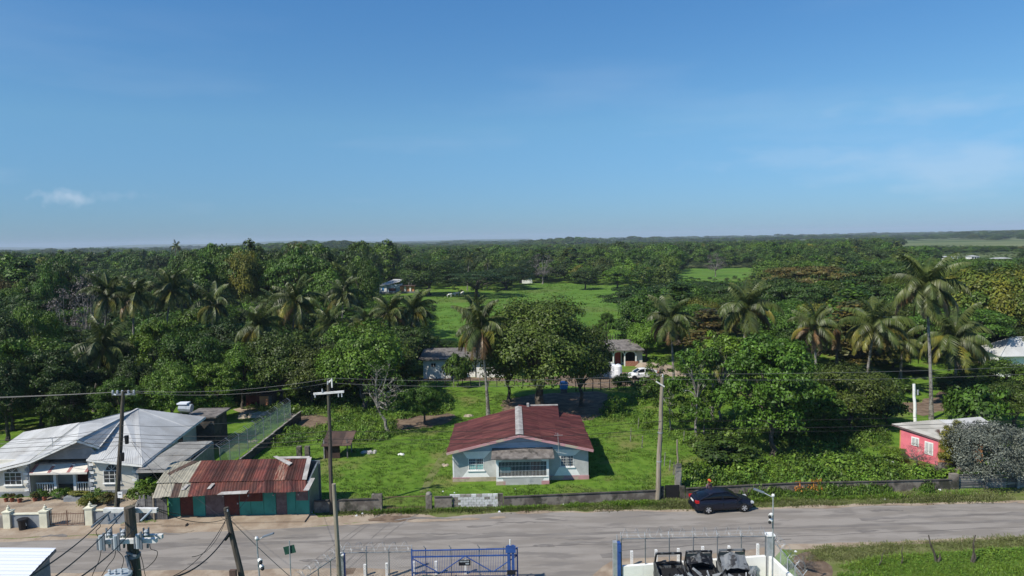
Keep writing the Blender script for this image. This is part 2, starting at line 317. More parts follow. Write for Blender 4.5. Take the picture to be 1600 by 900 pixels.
sheet('roadside_verge', [(-80, 45.6), (-30, 46.3), (-16, 47.3), (0, 48.6), (20, 48.0), (110, 50.8), (110, 53.5), (40, 51.6), (20, 51.2), (0, 49.9), (-14.5, 49.0), (-80, 48)], M['verge'], -.001, .25)
sheet('near_verge', [(16.5, 38), (17.5, 43.6), (25, 43.8), (34, 44.3), (110, 46.5), (110, 41.8), (34, 41.2), (26, 41.0), (22.5, 39.4), (19.8, 38.6), (19.2, 36), (16.6, 36)], M['verge'], -.0005, .3)
sheet('dirt_apron', [(-80, 44.5), (-36, 46.0), (-28, 46.4), (-18, 46.6), (-13.5, 47.1), (-9.5, 48.0), (-5.5, 48.1), (-6.5, 48.7), (-9.6, 49.2), (-14.3, 48.55), (-15, 49.3), (-25.5, 49.2), (-28.5, 48.3), (-28, 53.9), (-44, 53.6), (-44, 47.9), (-80, 46.5)], M['sand'], .002, .22)
sheet('road_shoulder', [(-80, 43.2), (-36, 45.9), (-14, 47.0), (0, 48.9), (14, 48.75), (40, 49.3), (110, 51.3), (110, 44.8), (45, 43.6), (17, 42.0), (14, 39.3), (9, 38.6), (4, 38.2), (-14, 37.0), (-40, 37.5), (-80, 36)], M['sand'], .004, .22, 1.2)
sheet('road', [(-140, 38), (-36, 45.3), (-20, 46.4), (-14, 47.0), (-9, 47.75), (0, 48.75), (14, 48.35), (40, 48.9), (120, 51), (120, 45), (45, 43.7), (17.5, 42.7), (12.5, 41.7), (6, 41.2), (4.5, 39.3), (4, 35), (-1, 35), (0, 39.5), (-9, 40.6), (-24, 40.9), (-38, 40.4), (-140, 33)], M['asphalt'], .008, .16, 1.0)
# patched and worn strips in the road surface, a crack line and tyre marks
def strip(name, pts, w, m, z):
    L_ = []; R2 = []
    for i, p in enumerate(pts):
        a = Vector(pts[max(i - 1, 0)]); b = Vector(pts[min(i + 1, len(pts) - 1)]); d = (b - a).normalized(); n = Vector((-d.y, d.x)) * w * (.6 + .4 * abs(noise.noise((p[0], p[1], 3)) * 2)) / 2; c = Vector(p)
        L_.append(c + n); R2.append(c - n)
    mb = MB()
    for i in range(len(pts) - 1): mb.poly([(R2[i].x, R2[i].y, z), (R2[i + 1].x, R2[i + 1].y, z), (L_[i + 1].x, L_[i + 1].y, z), (L_[i].x, L_[i].y, z)])
    o = mb.build(name, m); o['kind'] = 'structure'; return o
def wig(x0, y0, x1, y1, n, a, s): return [(x0 + (x1 - x0) * i / n, y0 + (y1 - y0) * i / n + a * noise.noise((i * .7, s, 0))) for i in range(n + 1)]
strip('road_seam', wig(-26, 44.2, 44, 45.9, 50, .25, 1), .5, M['asphalt_patch'], .0125)
strip('road_seam', wig(-2, 43.0, 44, 45.1, 30, .2, 8), .06, M['road_crack'], .013)
strip('road_patch', wig(-12, 44.0, -3, 44.9, 16, .3, 4), .7, M['asphalt_patch'], .0115)
strip('road_patch', wig(24, 46.4, 36, 46.9, 16, .3, 14), .5, M['asphalt_patch'], .0115)
strip('road_crack', wig(6, 42.3, 18, 43.5, 30, .25, 5), .09, M['road_crack'], .014)
rp_ = random.Random(77)
for k in range(26):
    cx, cy = rp_.uniform(-34, 38), rp_.uniform(42.4, 47.6); cx, cy = (cx, cy - 1.2) if cx < -12 else (cx, cy + .5); a_, b_ = rp_.uniform(.9, 2.6), rp_.uniform(.08, .2)
    if k % 3 == 0: a_ *= .6
    sheet('road_patch' if k % 3 else 'oil_stain', [(cx + a_ * math.cos(t), cy + b_ * math.sin(t)) for t in [i * math.pi / 5 for i in range(10)]], M['asphalt_patch'] if k % 3 else M['road_stain'], .0150 + k * .0002, .3, .22)
for k in range(22):
    cx = rp_.uniform(-34, 38); cy = 46.0 + (cx + 36) * .053 if cx < 0 else 48.7 + rp_.uniform(-.1, .2); a_ = rp_.uniform(.4, 1.6)
    sheet('gravel_spill', [(cx + a_ * math.cos(t), cy + .22 * math.sin(t)) for t in [i * math.pi / 5 for i in range(10)]], M['sand'], .0202 + k * .0002, .16, .25)
for x0, x1, s in ((-9.9, -13.2, 0), (-9.6, -12.6, 3), (-8.4, -10.9, 6), (-7.2, -10.4, 9)):
    strip('tyre_mark', [(x0 + (x1 - x0) * (i / 12) ** .8, 48.9 - 8.3 * i / 12) for i in range(13)], .11, M['asphalt_patch'], .0145 + s * .0003)
sheet('mud_patch', XY((575, 812), (600, 806), (640, 806), (655, 810), (620, 816), (580, 818)), M['dirt'], .0165, .12, .6)
sheet('dirt_patch', XY((540, 888), (556, 888), (552, 897), (538, 898)), M['dirt'], .0165, .06, .3)
sheet('dirt_patch', XY((937, 866), (958, 863), (956, 872), (940, 872)), M['asphalt_patch'], .0165, .06, .3)
sheet('dirt_patch', XY((608, 670), (618, 655), (650, 650), (690, 645), (712, 648), (705, 660), (672, 668), (640, 672)), M['dirt'], .003, .35, .7)
sheet('dirt_patch', XY((775, 655), (790, 625), (840, 615), (930, 612), (970, 622), (965, 640), (925, 655), (905, 660), (860, 660)), M['dirt'], .003, .5, .9)
sheet('dirt_yard', XY((640, 603), (660, 594), (800, 596), (900, 604), (950, 606), (1020, 602), (1040, 590), (1000, 580), (930, 583), (820, 592), (700, 588), (640, 590)), M['dirt'], .003, .6, 1.5)
sheet('dirt_yard', XY((1415, 640), (1440, 650), (1485, 640), (1498, 618), (1470, 612), (1440, 628), (1405, 628)), M['dirt'], .003, .6, 1.5)
sheet('dirt_patch', XY((445, 655), (480, 645), (530, 655), (520, 668), (470, 672)), M['dirt'], .003, .4, .8)
sheet('dirt_patch', XY((365, 640), (388, 630), (418, 632), (410, 640), (380, 648)), M['sand'], .003, .3, .8)
sheet('dirt_patch', XY((1240, 712), (1262, 709), (1268, 714), (1250, 717)), M['dirt'], .003, .1, .8)
sheet('dirt_patch', XY((1238, 870), (1262, 862), (1300, 884), (1300, 900), (1250, 910)), M['dirt'], .005, .25, .6)
sheet('dirt_path', XY((655, 770), (672, 735), (697, 700), (705, 702), (682, 740), (668, 770)), M['verge'], .002, .12, .6)
sheet('yard_paving', XY((150, 785), (235, 775), (245, 765), (300, 700), (262, 735), (225, 772), (60, 780), (62, 792)), M['sand'], .006, .1)
B('shop_pavement', M['sand'], None, (-28.4, 47.7, 0, -15.2, 49.0, .11))['kind'] = 'structure'
B('shop_step', M['sand'], None, (-25.3, 47.35, 0, -23.6, 47.7, .16), kind='structure')

# far blue hills and treeless rises at the horizon
mb = MB()
prev = None
for i in range(61):
    X = -7600 + i * 130; h = 20 + 42 * max(0, noise.noise((i * .11, 2, 0)) + .35) * math.sin(math.pi * i / 60); cur = [(X, 6900, -2), (X, 7300, h), (X, 7800, -2)]
    if prev: mb.poly([prev[0], cur[0], cur[1], prev[1]]); mb.poly([prev[1], cur[1], cur[2], prev[2]])
    prev = cur
mb.build('hills', M['hill'], smooth=True)['kind'] = 'structure'

# ------------------------------------------------------------------ buildings
def quadpanel(mb, a, b, zt0, zt1, z0=0, t=.12):   # wall a->b with sloping top
    a = Vector(a); b = Vector(b); d = (b - a).normalized(); n = Vector((d.y, -d.x, 0)) * t
    bb = [(a.x, a.y, z0), (b.x, b.y, z0), (b.x - n.x, b.y - n.y, z0), (a.x - n.x, a.y - n.y, z0)]
    tt = [(a.x, a.y, zt0), (b.x, b.y, zt1), (b.x - n.x, b.y - n.y, zt1), (a.x - n.x, a.y - n.y, zt0)]
    mb.hexa(bb, tt)
def slab(mb, pts, t=.06):
    pts = [Vector(p) for p in pts]; mb.hexa([p - Vector((0, 0, t)) for p in pts], pts)
def corr(name, a, b, c, d, waves, depth, m, parent, t=.0, thick=.012, **kw):
    """corrugated sheet: corners a b (upper edge) c d (lower edge, c under b); ridges run from upper to lower edge"""
    a, b, c, d = map(Vector, (a, b, c, d)); nrm = (b - a).cross(d - a).normalized()
    if nrm.z < 0: nrm = -nrm
    v = []; f = []; n = waves * 2
    for i in range(n + 1):
        k = i / n; o = nrm * (depth if i % 2 else 0)
        v += [a.lerp(b, k) + o, d.lerp(c, k) + o]
    for i in range(n): f.append((2 * i, 2 * i + 1, 2 * i + 3, 2 * i + 2))
    off = wloc(parent); me = bpy.data.meshes.new(name); me.from_pydata([tuple(p - off) for p in v], [], f); me.materials.append(m)
    o = linkmesh(name, me, parent); return tag(o, **kw) if kw else o
def sheets(a, b, c, d, n, rows, m, parent, waves=4, depth=.035, lift=.0, mats=None, mess=.0, rnd=random.Random(3), only=None):
    """cover the quad a b (top) c d (bottom, c below b) with n x rows corrugated sheets, each a part"""
    a, b, c, d = map(Vector, (a, b, c, d)); nrm = (b - a).cross(d - a).normalized()
    if nrm.z < 0: nrm = -nrm
    for r in range(rows):
        for i in range(n):
            k0, k1 = i / n, (i + 1) / n + .15 / n * (i < n - 1); r0, r1 = r / rows, (r + 1) / rows
            def P(k, q): return a.lerp(b, k).lerp(d.lerp(c, k), q)
            l1 = .012 * ((i % 2) + (rows - r) * 2) + lift; e = mess * rnd.uniform(-1, 1)
            mm = mats(i, r) if mats else m
            if mm is None: continue
            q1 = r1 + (.03 if r < rows - 1 else 0) + e
            corr('roof_sheet', P(k0, r0) + nrm * l1, P(k1, r0) + nrm * l1, P(k1, q1) + nrm * (l1 + .01), P(k0, q1) + nrm * (l1 + .01), waves, depth, mm, parent)
def window_arch(parent, cx, y, z0, w, h, fm, arch=True, n=3, rows=3):
    f = thing('window', (cx, y, z0), None, None); f.parent = parent; f.location = Vector((cx, y, z0)) - wloc(parent)
    mb = MB(); x0, x1 = cx - w / 2, cx + w / 2
    mb.box(x0, y - .02, z0, x0 + .05, y + .05, z0 + h).box(x1 - .05, y - .02, z0, x1, y + .05, z0 + h).box(x0 + .05, y - .02, z0, x1 - .05, y + .05, z0 + .05).box(x0 + .05, y - .02, z0 + h - .05, x1 - .05, y + .05, z0 + h)
    mb.build('frame', fm, f)
    B('sill', fm, f, (x0 - .06, y - .09, z0 - .07, x1 + .06, y - .001, z0 - .003))
    pw, ph = (w - .1) / n, (h - .1) / rows
    for i in range(n):
        for j in range(rows):
            B('pane', M['glass'], f, (x0 + .05 + i * pw + .02, y - .004, z0 + .05 + j * ph + .02, x0 + .05 + (i + 1) * pw - .02, y + .02, z0 + .05 + (j + 1) * ph - .02))
    mb = MB()
    for i in range(1, n): mb.box(x0 + .05 + i * pw - .018, y - .012, z0 + .05, x0 + .05 + i * pw + .018, y + .03, z0 + h - .05)
    for j in range(1, rows): mb.box(x0 + .05, y - .009, z0 + .05 + j * ph - .015, x1 - .05, y + .027, z0 + .05 + j * ph + .015)
    mb.build('glazing_bars', fm, f)
    if arch:
        r = w * .34; zc = z0 + h + .04; pts = [(cx + r * math.cos(a), zc + r * math.sin(a)) for a in [math.pi * i / 8 for i in range(9)]]
        MB().hexa([(x, y + .001, z) for x, z in pts], [(x, y - .015, z) for x, z in pts]).build('fanlight', M['glass'], f)
        mb = MB(); mb.tube([(x, y - .02, z) for x, z in pts], .025, 4)
        for a in (45, 90, 135): mb.bar((cx, y - .018, zc), (cx + r * math.cos(R_(a)), y - .018, zc + r * math.sin(R_(a))), .025)
        mb.build('arch_frame', fm, f)
    return f

# --- large grey-roofed house on the left
h = thing('house', (-34, 54.1, 0), 'large cream house with a light grey metal hip roof and arched windows at the left', 'house')
C_ = at(135, 718, 53.5); D_ = at(222, 727, 53.3); E_ = gp(321, 652, 3.15); P_ = gp(215, 639, 5.0); Q_ = gp(125, 661, 5.0)
Bc = at(45, 722, 53.4); Ac = at(-45, 745, 53.4); Gc = at(120, 688, 53.5); V2 = gp(193, 651, 4.9); V1 = at(155, 699, 54.6)
A2 = Vector((Ac.x - 3, 60, 3.0)); K_ = Vector((-37.5, 56.2, 3.05)) 
yb = 62.0; BL = Vector((Ac.x - 2, yb, 3.0)); 
wl = MB()
wl.box(-45, 54.0, 0, -39.3, 54.2, 3.0); wl.box(-34.35, 54.0, 0, -30.55, 54.2, 2.75)
wl.box(-39.5, 54.2, 0, -39.3, 56.4, 2.95); wl.box(-34.35, 54.2, 0, -34.2, 56.4, 2.9)
wl.box(-39.3, 56.4, 0, -34.35, 56.55, 2.9)
quadpanel(wl, (-30.75, 54.2, 0), (-31.5, 67.8, 0), 2.75, 3.05)
wl.box(-45, 61.5, 0, -38.0, 61.65, 2.9)
wl.build('wall', M['cream_wall'], h)
# grey plinths and corner quoins
B('plinth', M['grey_trim'], h, (-45, 53.93, 0, -39.3, 53.998, .38)); B('plinth', M['grey_trim'], h, (-34.35, 53.93, 0, -30.55, 53.998, .38))
for x, s in ((-39.3, -1), (-34.35, 1), (-30.55, -1)):
    B('corner_trim', M['grey_trim'], h, (x - .12, 53.9, .38, x + .12, 53.992, 2.75))
    for k in range(7):
        z = .45 + k * .33; w_ = .36 if k % 2 == 0 else .24
        B('quoin', M['white_paint'] if k % 2 == 0 else M['grey_trim'], h, (x + min(0, s * w_) , 53.87, z, x + max(0, s * w_), 53.897, z + .2))
window_arch(h, at(21, 752, 54).x, 53.97, .95, 1.45, 1.05, M['white_paint'])
window_arch(h, at(176, 752, 54).x, 53.97, .95, 1.4, 1.05, M['white_paint'])
# side windows
for yy in (58.5, 62.5):
    xx = -30.75 - .75 * (yy - 54.2) / 13.6
    f = B('window', M['steel'], h, (xx + .01, yy - .5, 1.2, xx + .045, yy + .5, 2.2)); B('pane', M['glass'], f, (xx + .047, yy - .42, 1.28, xx + .055, yy + .42, 2.12))
# roof planes covered with sheets
def plane_roof(tri_or_quad, m, nm='roof'):
    mb = MB(); slab(mb, tri_or_quad, .09); return mb.build(nm, m, h)
hz = Vector((0, 0, 1))
LT = at(-70, 750, 53.4)
sheets(Q_, V2, Bc.lerp(Gc, 1), Bc, 3, 1, M['zinc_white'], h, waves=8, depth=.02, lift=.03)
sheets(Vector((LT.x + 2, 58.5, 4.0)), Q_, Bc, LT, 7, 1, M['zinc_white'], h, waves=6, depth=.02, lift=.03)
sheets(V2, V2 + Vector((.05, 0, 0)), V1, Gc, 3, 1, M['zinc_white'], h, waves=5, depth=.02, lift=.03)
sheets(V2, P_, D_, C_, 6, 1, M['zinc_white'], h, waves=5, depth=.02, lift=.03)
tp_ = (P_ - D_).dot(E_ - D_) / (E_ - D_).length_squared
def hip_top(t): return (D_.lerp(P_, t / tp_) if t < tp_ else P_.lerp(E_, (t - tp_) / (1 - tp_))) + hz * .04
cuts = sorted([k / 14 for k in range(15)] + [tp_])
for t0_, t1_ in zip(cuts, cuts[1:]):
    if t1_ - t0_ > .004: corr('roof_sheet', hip_top(t0_), hip_top(t1_), D_.lerp(E_, t1_) + hz * .05, D_.lerp(E_, t0_) + hz * .05, 4, .012, M['zinc_white'], h)
mb = MB(); slab(mb, [P_, E_, Vector((-36.5, 64.0, 3.0)), Q_], .05); slab(mb, [Q_, Vector((-36.5, 62.5, 3.0)), BL, Vector((LT.x + 2, 58.5, 4.0))], .05)
slab(mb, [V2 - hz * .06, P_ - hz * .06, D_ - hz * .06, C_ - hz * .06], .05); slab(mb, [Q_ - hz * .06, V2 - hz * .06, Gc - hz * .06, Bc - hz * .06], .05); slab(mb, [Q_ - hz * .06, P_ - hz * .06, V2 - hz * .06], .05)
mb.build('roof', M['zinc_white'], h)
mb = MB(); 
for a, b in ((C_, D_), (D_, E_), (Bc, Gc), (Gc, V1), (LT, Bc)): mb.bar(a - hz * .07, b - hz * .07, .05, .16)
mb.build('fascia', M['white_paint'], h)
mb = MB(); 
for a, b in ((Gc, V2), (V1, V2), (V2, P_)): mb.bar(a + hz * .05, b + hz * .05, .22, .05)
mb.build('ridge_cap', M['zinc_white'], h)
MB().hexa([(Bc.x + .1, 54.3, 2.9), (V1.x + .2, 54.3, 2.9), (Gc.x, 54.3, Gc.z - .08)], [(Bc.x + .1, 54.4, 2.9), (V1.x + .2, 54.4, 2.9), (Gc.x, 54.4, Gc.z - .08)]).build('gable', M['grey_trim'], h)
# veranda: slab roof, striped awning, posts, balustrade
MB().hexa([(-39.2, 54.6, 2.45), (-34.4, 54.6, 2.45), (-34.4, 56.4, 2.9), (-37.5, 56.4, 2.9)], [(-39.2, 54.6, 2.55), (-34.4, 54.6, 2.55), (-34.4, 56.4, 3.0), (-37.5, 56.4, 3.0)]).build('veranda_roof', M['slab_roof'], h)
for i in range(9):
    x0 = -39.05 + i * .515; red = False
    MB().hexa([(x0, 53.7, 1.95), (x0 + .515, 53.7, 1.95), (x0 + .515, 54.58, 2.42), (x0, 54.58, 2.42)], [(x0, 53.7, 1.98), (x0 + .515, 53.7, 1.98), (x0 + .515, 54.58, 2.45), (x0, 54.58, 2.45)]).build('awning_panel', M['awning'], h)
for i in (0, 3, 6, 9):
    for k in (-.09, .0, .09):
        x0 = -39.05 + i * .515 + k + (.12 if i == 0 else -.1 if i == 9 else 0); MB().bar((x0, 53.695, 1.99), (x0, 54.58, 2.463), .045, .012).build('awning_stripe', M['awning_red'], h)
B('awning_valance', M['awning'], h, (-39.05, 53.68, 1.83, -34.415, 53.697, 1.96))
for x in (-37.6, -36.0): B('veranda_post', M['white_paint'], h, (x, 54.35, 0, x + .22, 54.57, 2.44))
for x0, x1 in ((-39.1, -37.6), (-35.78, -34.4)):
    B('balustrade_rail', M['white_paint'], h, (x0, 54.4, .85, x1, 54.52, .93))
    n = int((x1 - x0) / .2)
    for k in range(n): MB().lathe((x0 + .1 + k * .2, 54.46, .1), [(0, .05), (.2, .06), (.35, .03), (.6, .035), (.75, .05)], 6).build('baluster', M['white_paint'], h)
B('veranda_door', M['rust_door'], h, (-36.95, 56.36, .1, -36.05, 56.397, 2.1)); B('veranda_floor', M['concrete'], h, (-39.28, 54.2, 0, -34.37, 56.38, .12))
B('step', M['concrete'], h, (-37.2, 53.5, 0, -36.1, 54.2, .1))
# carport lean-to on the right side of the house
a_, b_, c_, d_ = gp(280, 692, 2.75), gp(332, 690, 2.75), gp(268, 734, 2.3), gp(213, 735, 2.3)
sheets(a_, b_, c_, d_, 5, 2, M['zinc_grey'], h, waves=5, depth=.03, mess=.01)
mb = MB(); mb.bar(d_ - hz * .1, c_ - hz * .1, .06, .2); mb.bar(c_ - hz * .08, b_ - hz * .08, .05, .12); mb.build('carport_fascia', M['flash'], h)
for p in (c_, c_.lerp(b_, .5)): MB().bar((p.x - .15, p.y + .1, 0), (p.x - .15, p.y + .1, p.z - .06), .12).build('carport_post', M['steel'], h)
mb = MB(); quadpanel(mb, (b_.x - .05, b_.y - 5.2, 0), (b_.x + .1, b_.y, 0), 2.15, 2.62); quadpanel(mb, (a_.x, a_.y + .1, 0), (b_.x, b_.y + .1, 0), 2.65, 2.65); mb.build('carport_wall', M['steel'], h)
# block annexe and water tank at the back
B('annexe', M['concrete_dark'], h, (-31.4, 66.2, 0, -29.6, 69.2, 3.0)); B('annexe_roof', M['slab_roof'], h, (-32.6, 66.0, 3.02, -29.3, 69.6, 3.18))
w = thing('water_tank', (-32.6, 66.6, 3.2), 'grey solar water tank with a bright lid on the back of the large grey-roofed house', 'water tank')
MB().tube([(-33.1, 66.6, 4.0), (-31.9, 66.6, 3.9)], .42, 10).build('barrel', M['galv'], w); B('cover', M['tank_white'], w, (-33.2, 66.2, 4.38, -32.2, 67.0, 4.5))
mb = MB()
for x in (-33.0, -32.1): mb.bar((x, 66.6, 3.2), (x, 66.6, 3.6), .06)
mb.build('stand', M['steel'], w)
an = thing('television_aerial', at(83, 705, 54.6), 'thin television aerial standing on the left end of the large light grey roof', 'aerial'); p = an.location
MB().bar(p, p + hz * 1.1, .04).build('mast', M['galv'], an); MB().bar(p + hz * 1.05 + Vector((-.35, 0, 0)), p + hz * 1.05 + Vector((.3, .1, 0)), .03).bar(p + hz * 1.12 + Vector((-.2, -.3, 0)), p + hz * 1.12 + Vector((-.2, .3, 0)), .02).bar(p + hz * 1.1 + Vector((.1, -.3, 0)), p + hz * 1.1 + Vector((.1, .3, 0)), .02).build('crossbar', M['galv'], an)

# --- compound wall, gate, bin and pots of that house
def pillar_finial(parent, x, y, s, hgt, m):
    B('pillar', m, parent, (x, y, 0, x + s, y + s, hgt)); B('pillar_cap', m, parent, (x - .05, y - .05, hgt + .003, x + s + .05, y + s + .05, hgt + .08))
    MB().lathe((x + s / 2, y + s / 2, hgt + .08), [(0, .12), (.05, .06), (.12, .13), (.24, .11), (.3, .03), (.36, .05), (.4, .01)], 8).build('finial', m, parent)
w = thing('garden_wall', (-36.5, 47.6, 0), 'short cream and grey garden wall with a black bin before it, left of rusty gate', 'wall')
B('wall_panel', M['grey_trim'], w, (-36.2, 47.75, 0, -34.15, 47.9, .95)); B('coping', M['gate_cream'], w, (-36.2, 47.7, .953, -34.15, 47.95, 1.03))
pillar_finial(w, -36.75, 47.6, .5, 1.15, M['gate_cream']); pillar_finial(w, -34.15, 47.6, .55, 1.15, M['gate_cream'])
B('wall_panel', M['concrete'], w, (-44, 47.75, 0, -36.78, 47.9, .9))
w = thing('garden_wall', (-30.9, 48.0, 0), 'cream pillared garden wall with grey panels right of the rusty gate, behind the foreground pole', 'wall')
pillar_finial(w, -31.1, 47.9, .55, 1.2, M['gate_cream']); B('wall_panel', M['grey_trim'], w, (-30.55, 48.05, 0, -27.6, 48.2, 1.0)); B('coping', M['gate_cream'], w, (-30.55, 48.0, 1.003, -27.6, 48.25, 1.08))
pillar_finial(w, -27.6, 47.95, .4, 1.1, M['concrete'])
g = thing('metal_gate', (-32.5, 47.9, 0), 'low rusty bar gate with two leaves between cream pillars of the left house', 'gate')
for x0, x1 in ((-33.58, -32.36), (-32.33, -31.12)):
    fr = MB(); 
    for z in (.12, .9): fr.bar((x0, 47.9, z), (x1, 47.9, z), .04)
    for x in (x0, x1): fr.bar((x, 47.9, .05), (x, 47.9, 1.15), .045)
    leaf = fr.build('gate_frame', M['rust_bar'], g)
    n = 10
    for k in range(1, n): x = x0 + (x1 - x0) * k / n; MB().bar((x, 47.9, .12), (x, 47.9, 1.1 - .15 * math.sin(math.pi * k / n)), .018).build('bar', M['rust_bar'], leaf)
bn = thing('rubbish_bin', gp(36, 827), 'black plastic dustbin standing open in front of the left garden wall', 'bin'); p = bn.location
MB().lathe(p, [(0, .24), (.75, .31)], 14).build('body', M['plastic_black'], bn); MB().lathe(p + hz * .72, [(0, .34), (.05, .35), (.06, .29)], 14).build('rim', M['plastic_black'], bn)
MB().bar(p + Vector((.3, -.1, .5)), p + Vector((.34, -.1, .3)), .03).build('handle', M['galv'], bn)

# --- rusty-roofed shop (row of turquoise fronts)
s = thing('shop', (-20.3, 49.4, 0), 'low turquoise roadside shop with a patched rusty zinc roof', 'shop')
Y0 = 48.95
cols = [(-25.55, -24.7, 'turq', 'wall_panel'), (-24.7, -23.75, 'rust_door', 'door'), (-23.75, -22.85, 'turq', 'wall_panel'), (-22.85, -21.45, 'mauve', 'shutter'), (-21.45, -20.35, 'rust_door', 'shutter'), (-20.35, -19.5, 'turq', 'wall_panel'), (-19.5, -18.55, 'turq', 'wall_panel'), (-18.55, -17.65, 'turq', 'wall_panel'), (-17.65, -16.85, 'mauve', 'door'), (-16.85, -16.2, 'turq', 'wall_panel'), (-16.2, -15.2, 'turq', 'wall_panel')]
for x0, x1, m, nm in cols:
    dd = .04 if nm != 'wall_panel' else 0
    B(nm, M[m], s, (x0 + .012, Y0 + dd, .0, x1 - .012, Y0 + .1 + dd, 2.3))
B('window_shutter', M['rust_door'], s, (-20.3, Y0 - .03, 1.15, -18.6, Y0 - .003, 2.2)); B('window_shutter', M['mauve'], s, (-16.15, Y0 - .03, 1.15, -15.25, Y0 - .003, 2.15)); B('hasp', M['galv'], s, (-20.5, Y0 - .02, .95, -20.42, Y0 + .03, 1.05))
mb = MB(); quadpanel(mb, (-15.2, 49.05, 0), (-15.2, 51.6, 0), 2.5, 3.15); quadpanel(mb, (-25.6, 51.7, 0), (-15.1, 51.7, 0), 3.2, 3.2); quadpanel(mb, (-25.5, 51.6, 0), (-25.5, 49.05, 0), 3.1, 2.5); mb.build('wall', M['steel'], s)
T0, T1 = at(268, 722, 51.5), at(484, 716, 51.5); mid0, mid1 = at(244, 757, 49.1), at(476, 752, 49.1); e0, e1 = at(238, 779, 47.7), at(480, 768.5, 47.7)
rs = random.Random(11)
def m_up(i, r): return M['zinc_tan'] if i < 3 else (M['zinc_streak'] if i in (11,) else M['zinc_rust'])
sheets(T0, T1, mid1 + hz * .06, mid0 + hz * .06, 14, 1, None, s, waves=4, mats=m_up, mess=.012, rnd=rs)
def m_dn(i, r): return (M['zinc_tan'], M['zinc_tan'], M['zinc_old'], M['zinc_tan'])[i] if i < 4 else M['zinc_rust']
sheets(mid0 + Vector((0, .35, .1)), mid1 + Vector((0, .35, .1)), e1, e0, 18, 1, None, s, waves=3, mats=m_dn, mess=.035, rnd=rs)
def loose(pts, m, nm='roof_patch', t=.03):
    mb = MB(); slab(mb, pts, t); return mb.build(nm, m, s)
def onroof(x, y, lift=.1):
    # depth on the upper roof plane at a pixel
    n = (T1 - T0).cross(mid0 - T0); d = ray(x, y); o = Vector((0, 0, HC)); t = (T0 - o).dot(n) / d.dot(n); return o + d * t + hz * lift
loose([onroof(480, 716), onroof(487, 716), onroof(479, 751), onroof(472, 751)], M['flash'], 'flashing')
loose([onroof(427, 717, .2), onroof(433, 716, .2), onroof(457, 727, .2), onroof(452, 731, .2)], M['flash'], 'loose_board')
loose([onroof(432, 716, .13), onroof(484, 715, .13), onroof(484, 718, .13), onroof(434, 719, .13)], M['flash'], 'flashing')
loose([e1 + Vector((-.3, .05, .1)), e1 + Vector((.1, .05, .1)), e1 + Vector((.2, 1.3, .55)), e1 + Vector((-.1, 1.3, .55))], M['flash'], 'flashing')
loose([onroof(262, 741, .1), onroof(300, 722, .1), onroof(311, 722, .1), onroof(264, 745, .1)], M['zinc_old'], 'roof_strap', .06)
loose([e0.lerp(e1, .42) + Vector((0, -.04, .1)), e0.lerp(e1, .61) + Vector((0, -.04, .1)), e0.lerp(e1, .615) + Vector((0, .22, .22)), e0.lerp(e1, .44) + Vector((0, .2, .2))], M['flash'], 'roof_patch')
for q in (.16, .33): loose([e0.lerp(e1, q) + Vector((0, .6, .34)), e0.lerp(e1, q + .022) + Vector((0, .6, .34)), e0.lerp(e1, q + .03) + Vector((.05, 1.1, .55)), e0.lerp(e1, q + .012) + Vector((0, 1.1, .55))], M['flash'], 'roof_patch')
for k in range(6): x = -24.6 + k * 1.8; MB().bar((x, 48.9, 2.32), (x, 47.75, 2.0), .06).build('rafter', M['plank'], s)

# grey plank fence left of the shop
w = thing('plank_fence', (-26.6, 48.6, 0), 'grey weathered upright board fence joining the turquoise shop to the garden wall', 'fence')
x = -27.55; pr = random.Random(4)
while x < -25.5:
    ww = pr.uniform(.11, .17); MB().box(x, 48.45 + pr.uniform(-.02, .02), 0, x + ww, 48.49 + pr.uniform(0, .02), pr.uniform(1.55, 2.0)).build('plank', M['plank'], w); x += ww + .015
MB().bar((-26.35, 48.4, 0), (-26.35, 48.4, 2.1), .1).build('post', M['frond_yellow'] if False else M['pale_pole'], w)

# --- red-roofed house in the middle
h = thing('house', (.4, 55.4, 0), 'small grey and white house with dark red gabled roof and barred porch, on the lawn', 'house')
XL, XR, YF, YB = -5.2, 6.05, 55.4, 63.2
zb = 2.55
mb = MB()
def holewall(mb, x0, x1, z1, hx0, hx1, hz0, hz1, y0, y1):
    mb.box(x0, y0, .35, hx0, y1, z1).box(hx1, y0, .35, x1, y1, z1).box(hx0, y0, .35, hx1, y1, hz0).box(hx0, y0, hz1, hx1, y1, z1)
holewall(mb, XL, -1.5, zb, -3.9, -2.62, .95, 1.95, YF, YF + .15)
mb.box(-1.5, YF, .35, 2.7, YF + .15, zb)
holewall(mb, 2.7, XR, zb, 3.72, 4.85, 1.1, 2.05, YF, YF + .15)
mb.box(XL, YF + .15, .35, XL + .15, YB, zb).box(XR - .15, YF + .15, .35, XR, YB + 1.2, zb).box(XL + .15, YB - .15, .35, XR - .15, YB, zb)
mb.build('wall', M['house_grey'], h)
B('plinth', M['pink_base'], h, (XR - 3.3, YF - .04, 0, XR + .03, YF + .1, .348), (XR - .1, YF + .1, 0, XR + .03, YB + 1.2, .348)); B('plinth', M['rubble'], h, (XL - .03, YF - .04, 0, -1.5, YF + .1, .348), (XL - .03, YF + .1, 0, XL + .1, YB, .348))
B('skirting', M['pink_base'], h, (XL - .04, YF - .055, .27, -3.8, YF - .042, .36))
apx = .38
MB().hexa([(XL, YF, zb), (XR, YF, zb), (apx, YF, 3.93)], [(XL, YF + .12, zb), (XR, YF + .12, zb), (apx, YF + .12, 3.93)]).build('gable', M['gable_blue'], h)
def pan(pts, m, y=YF - .004, nm='painted_panel', t=.012): MB().hexa([(x, y, z) for x, z in pts], [(x, y - t, z) for x, z in pts]).build(nm, m, h)
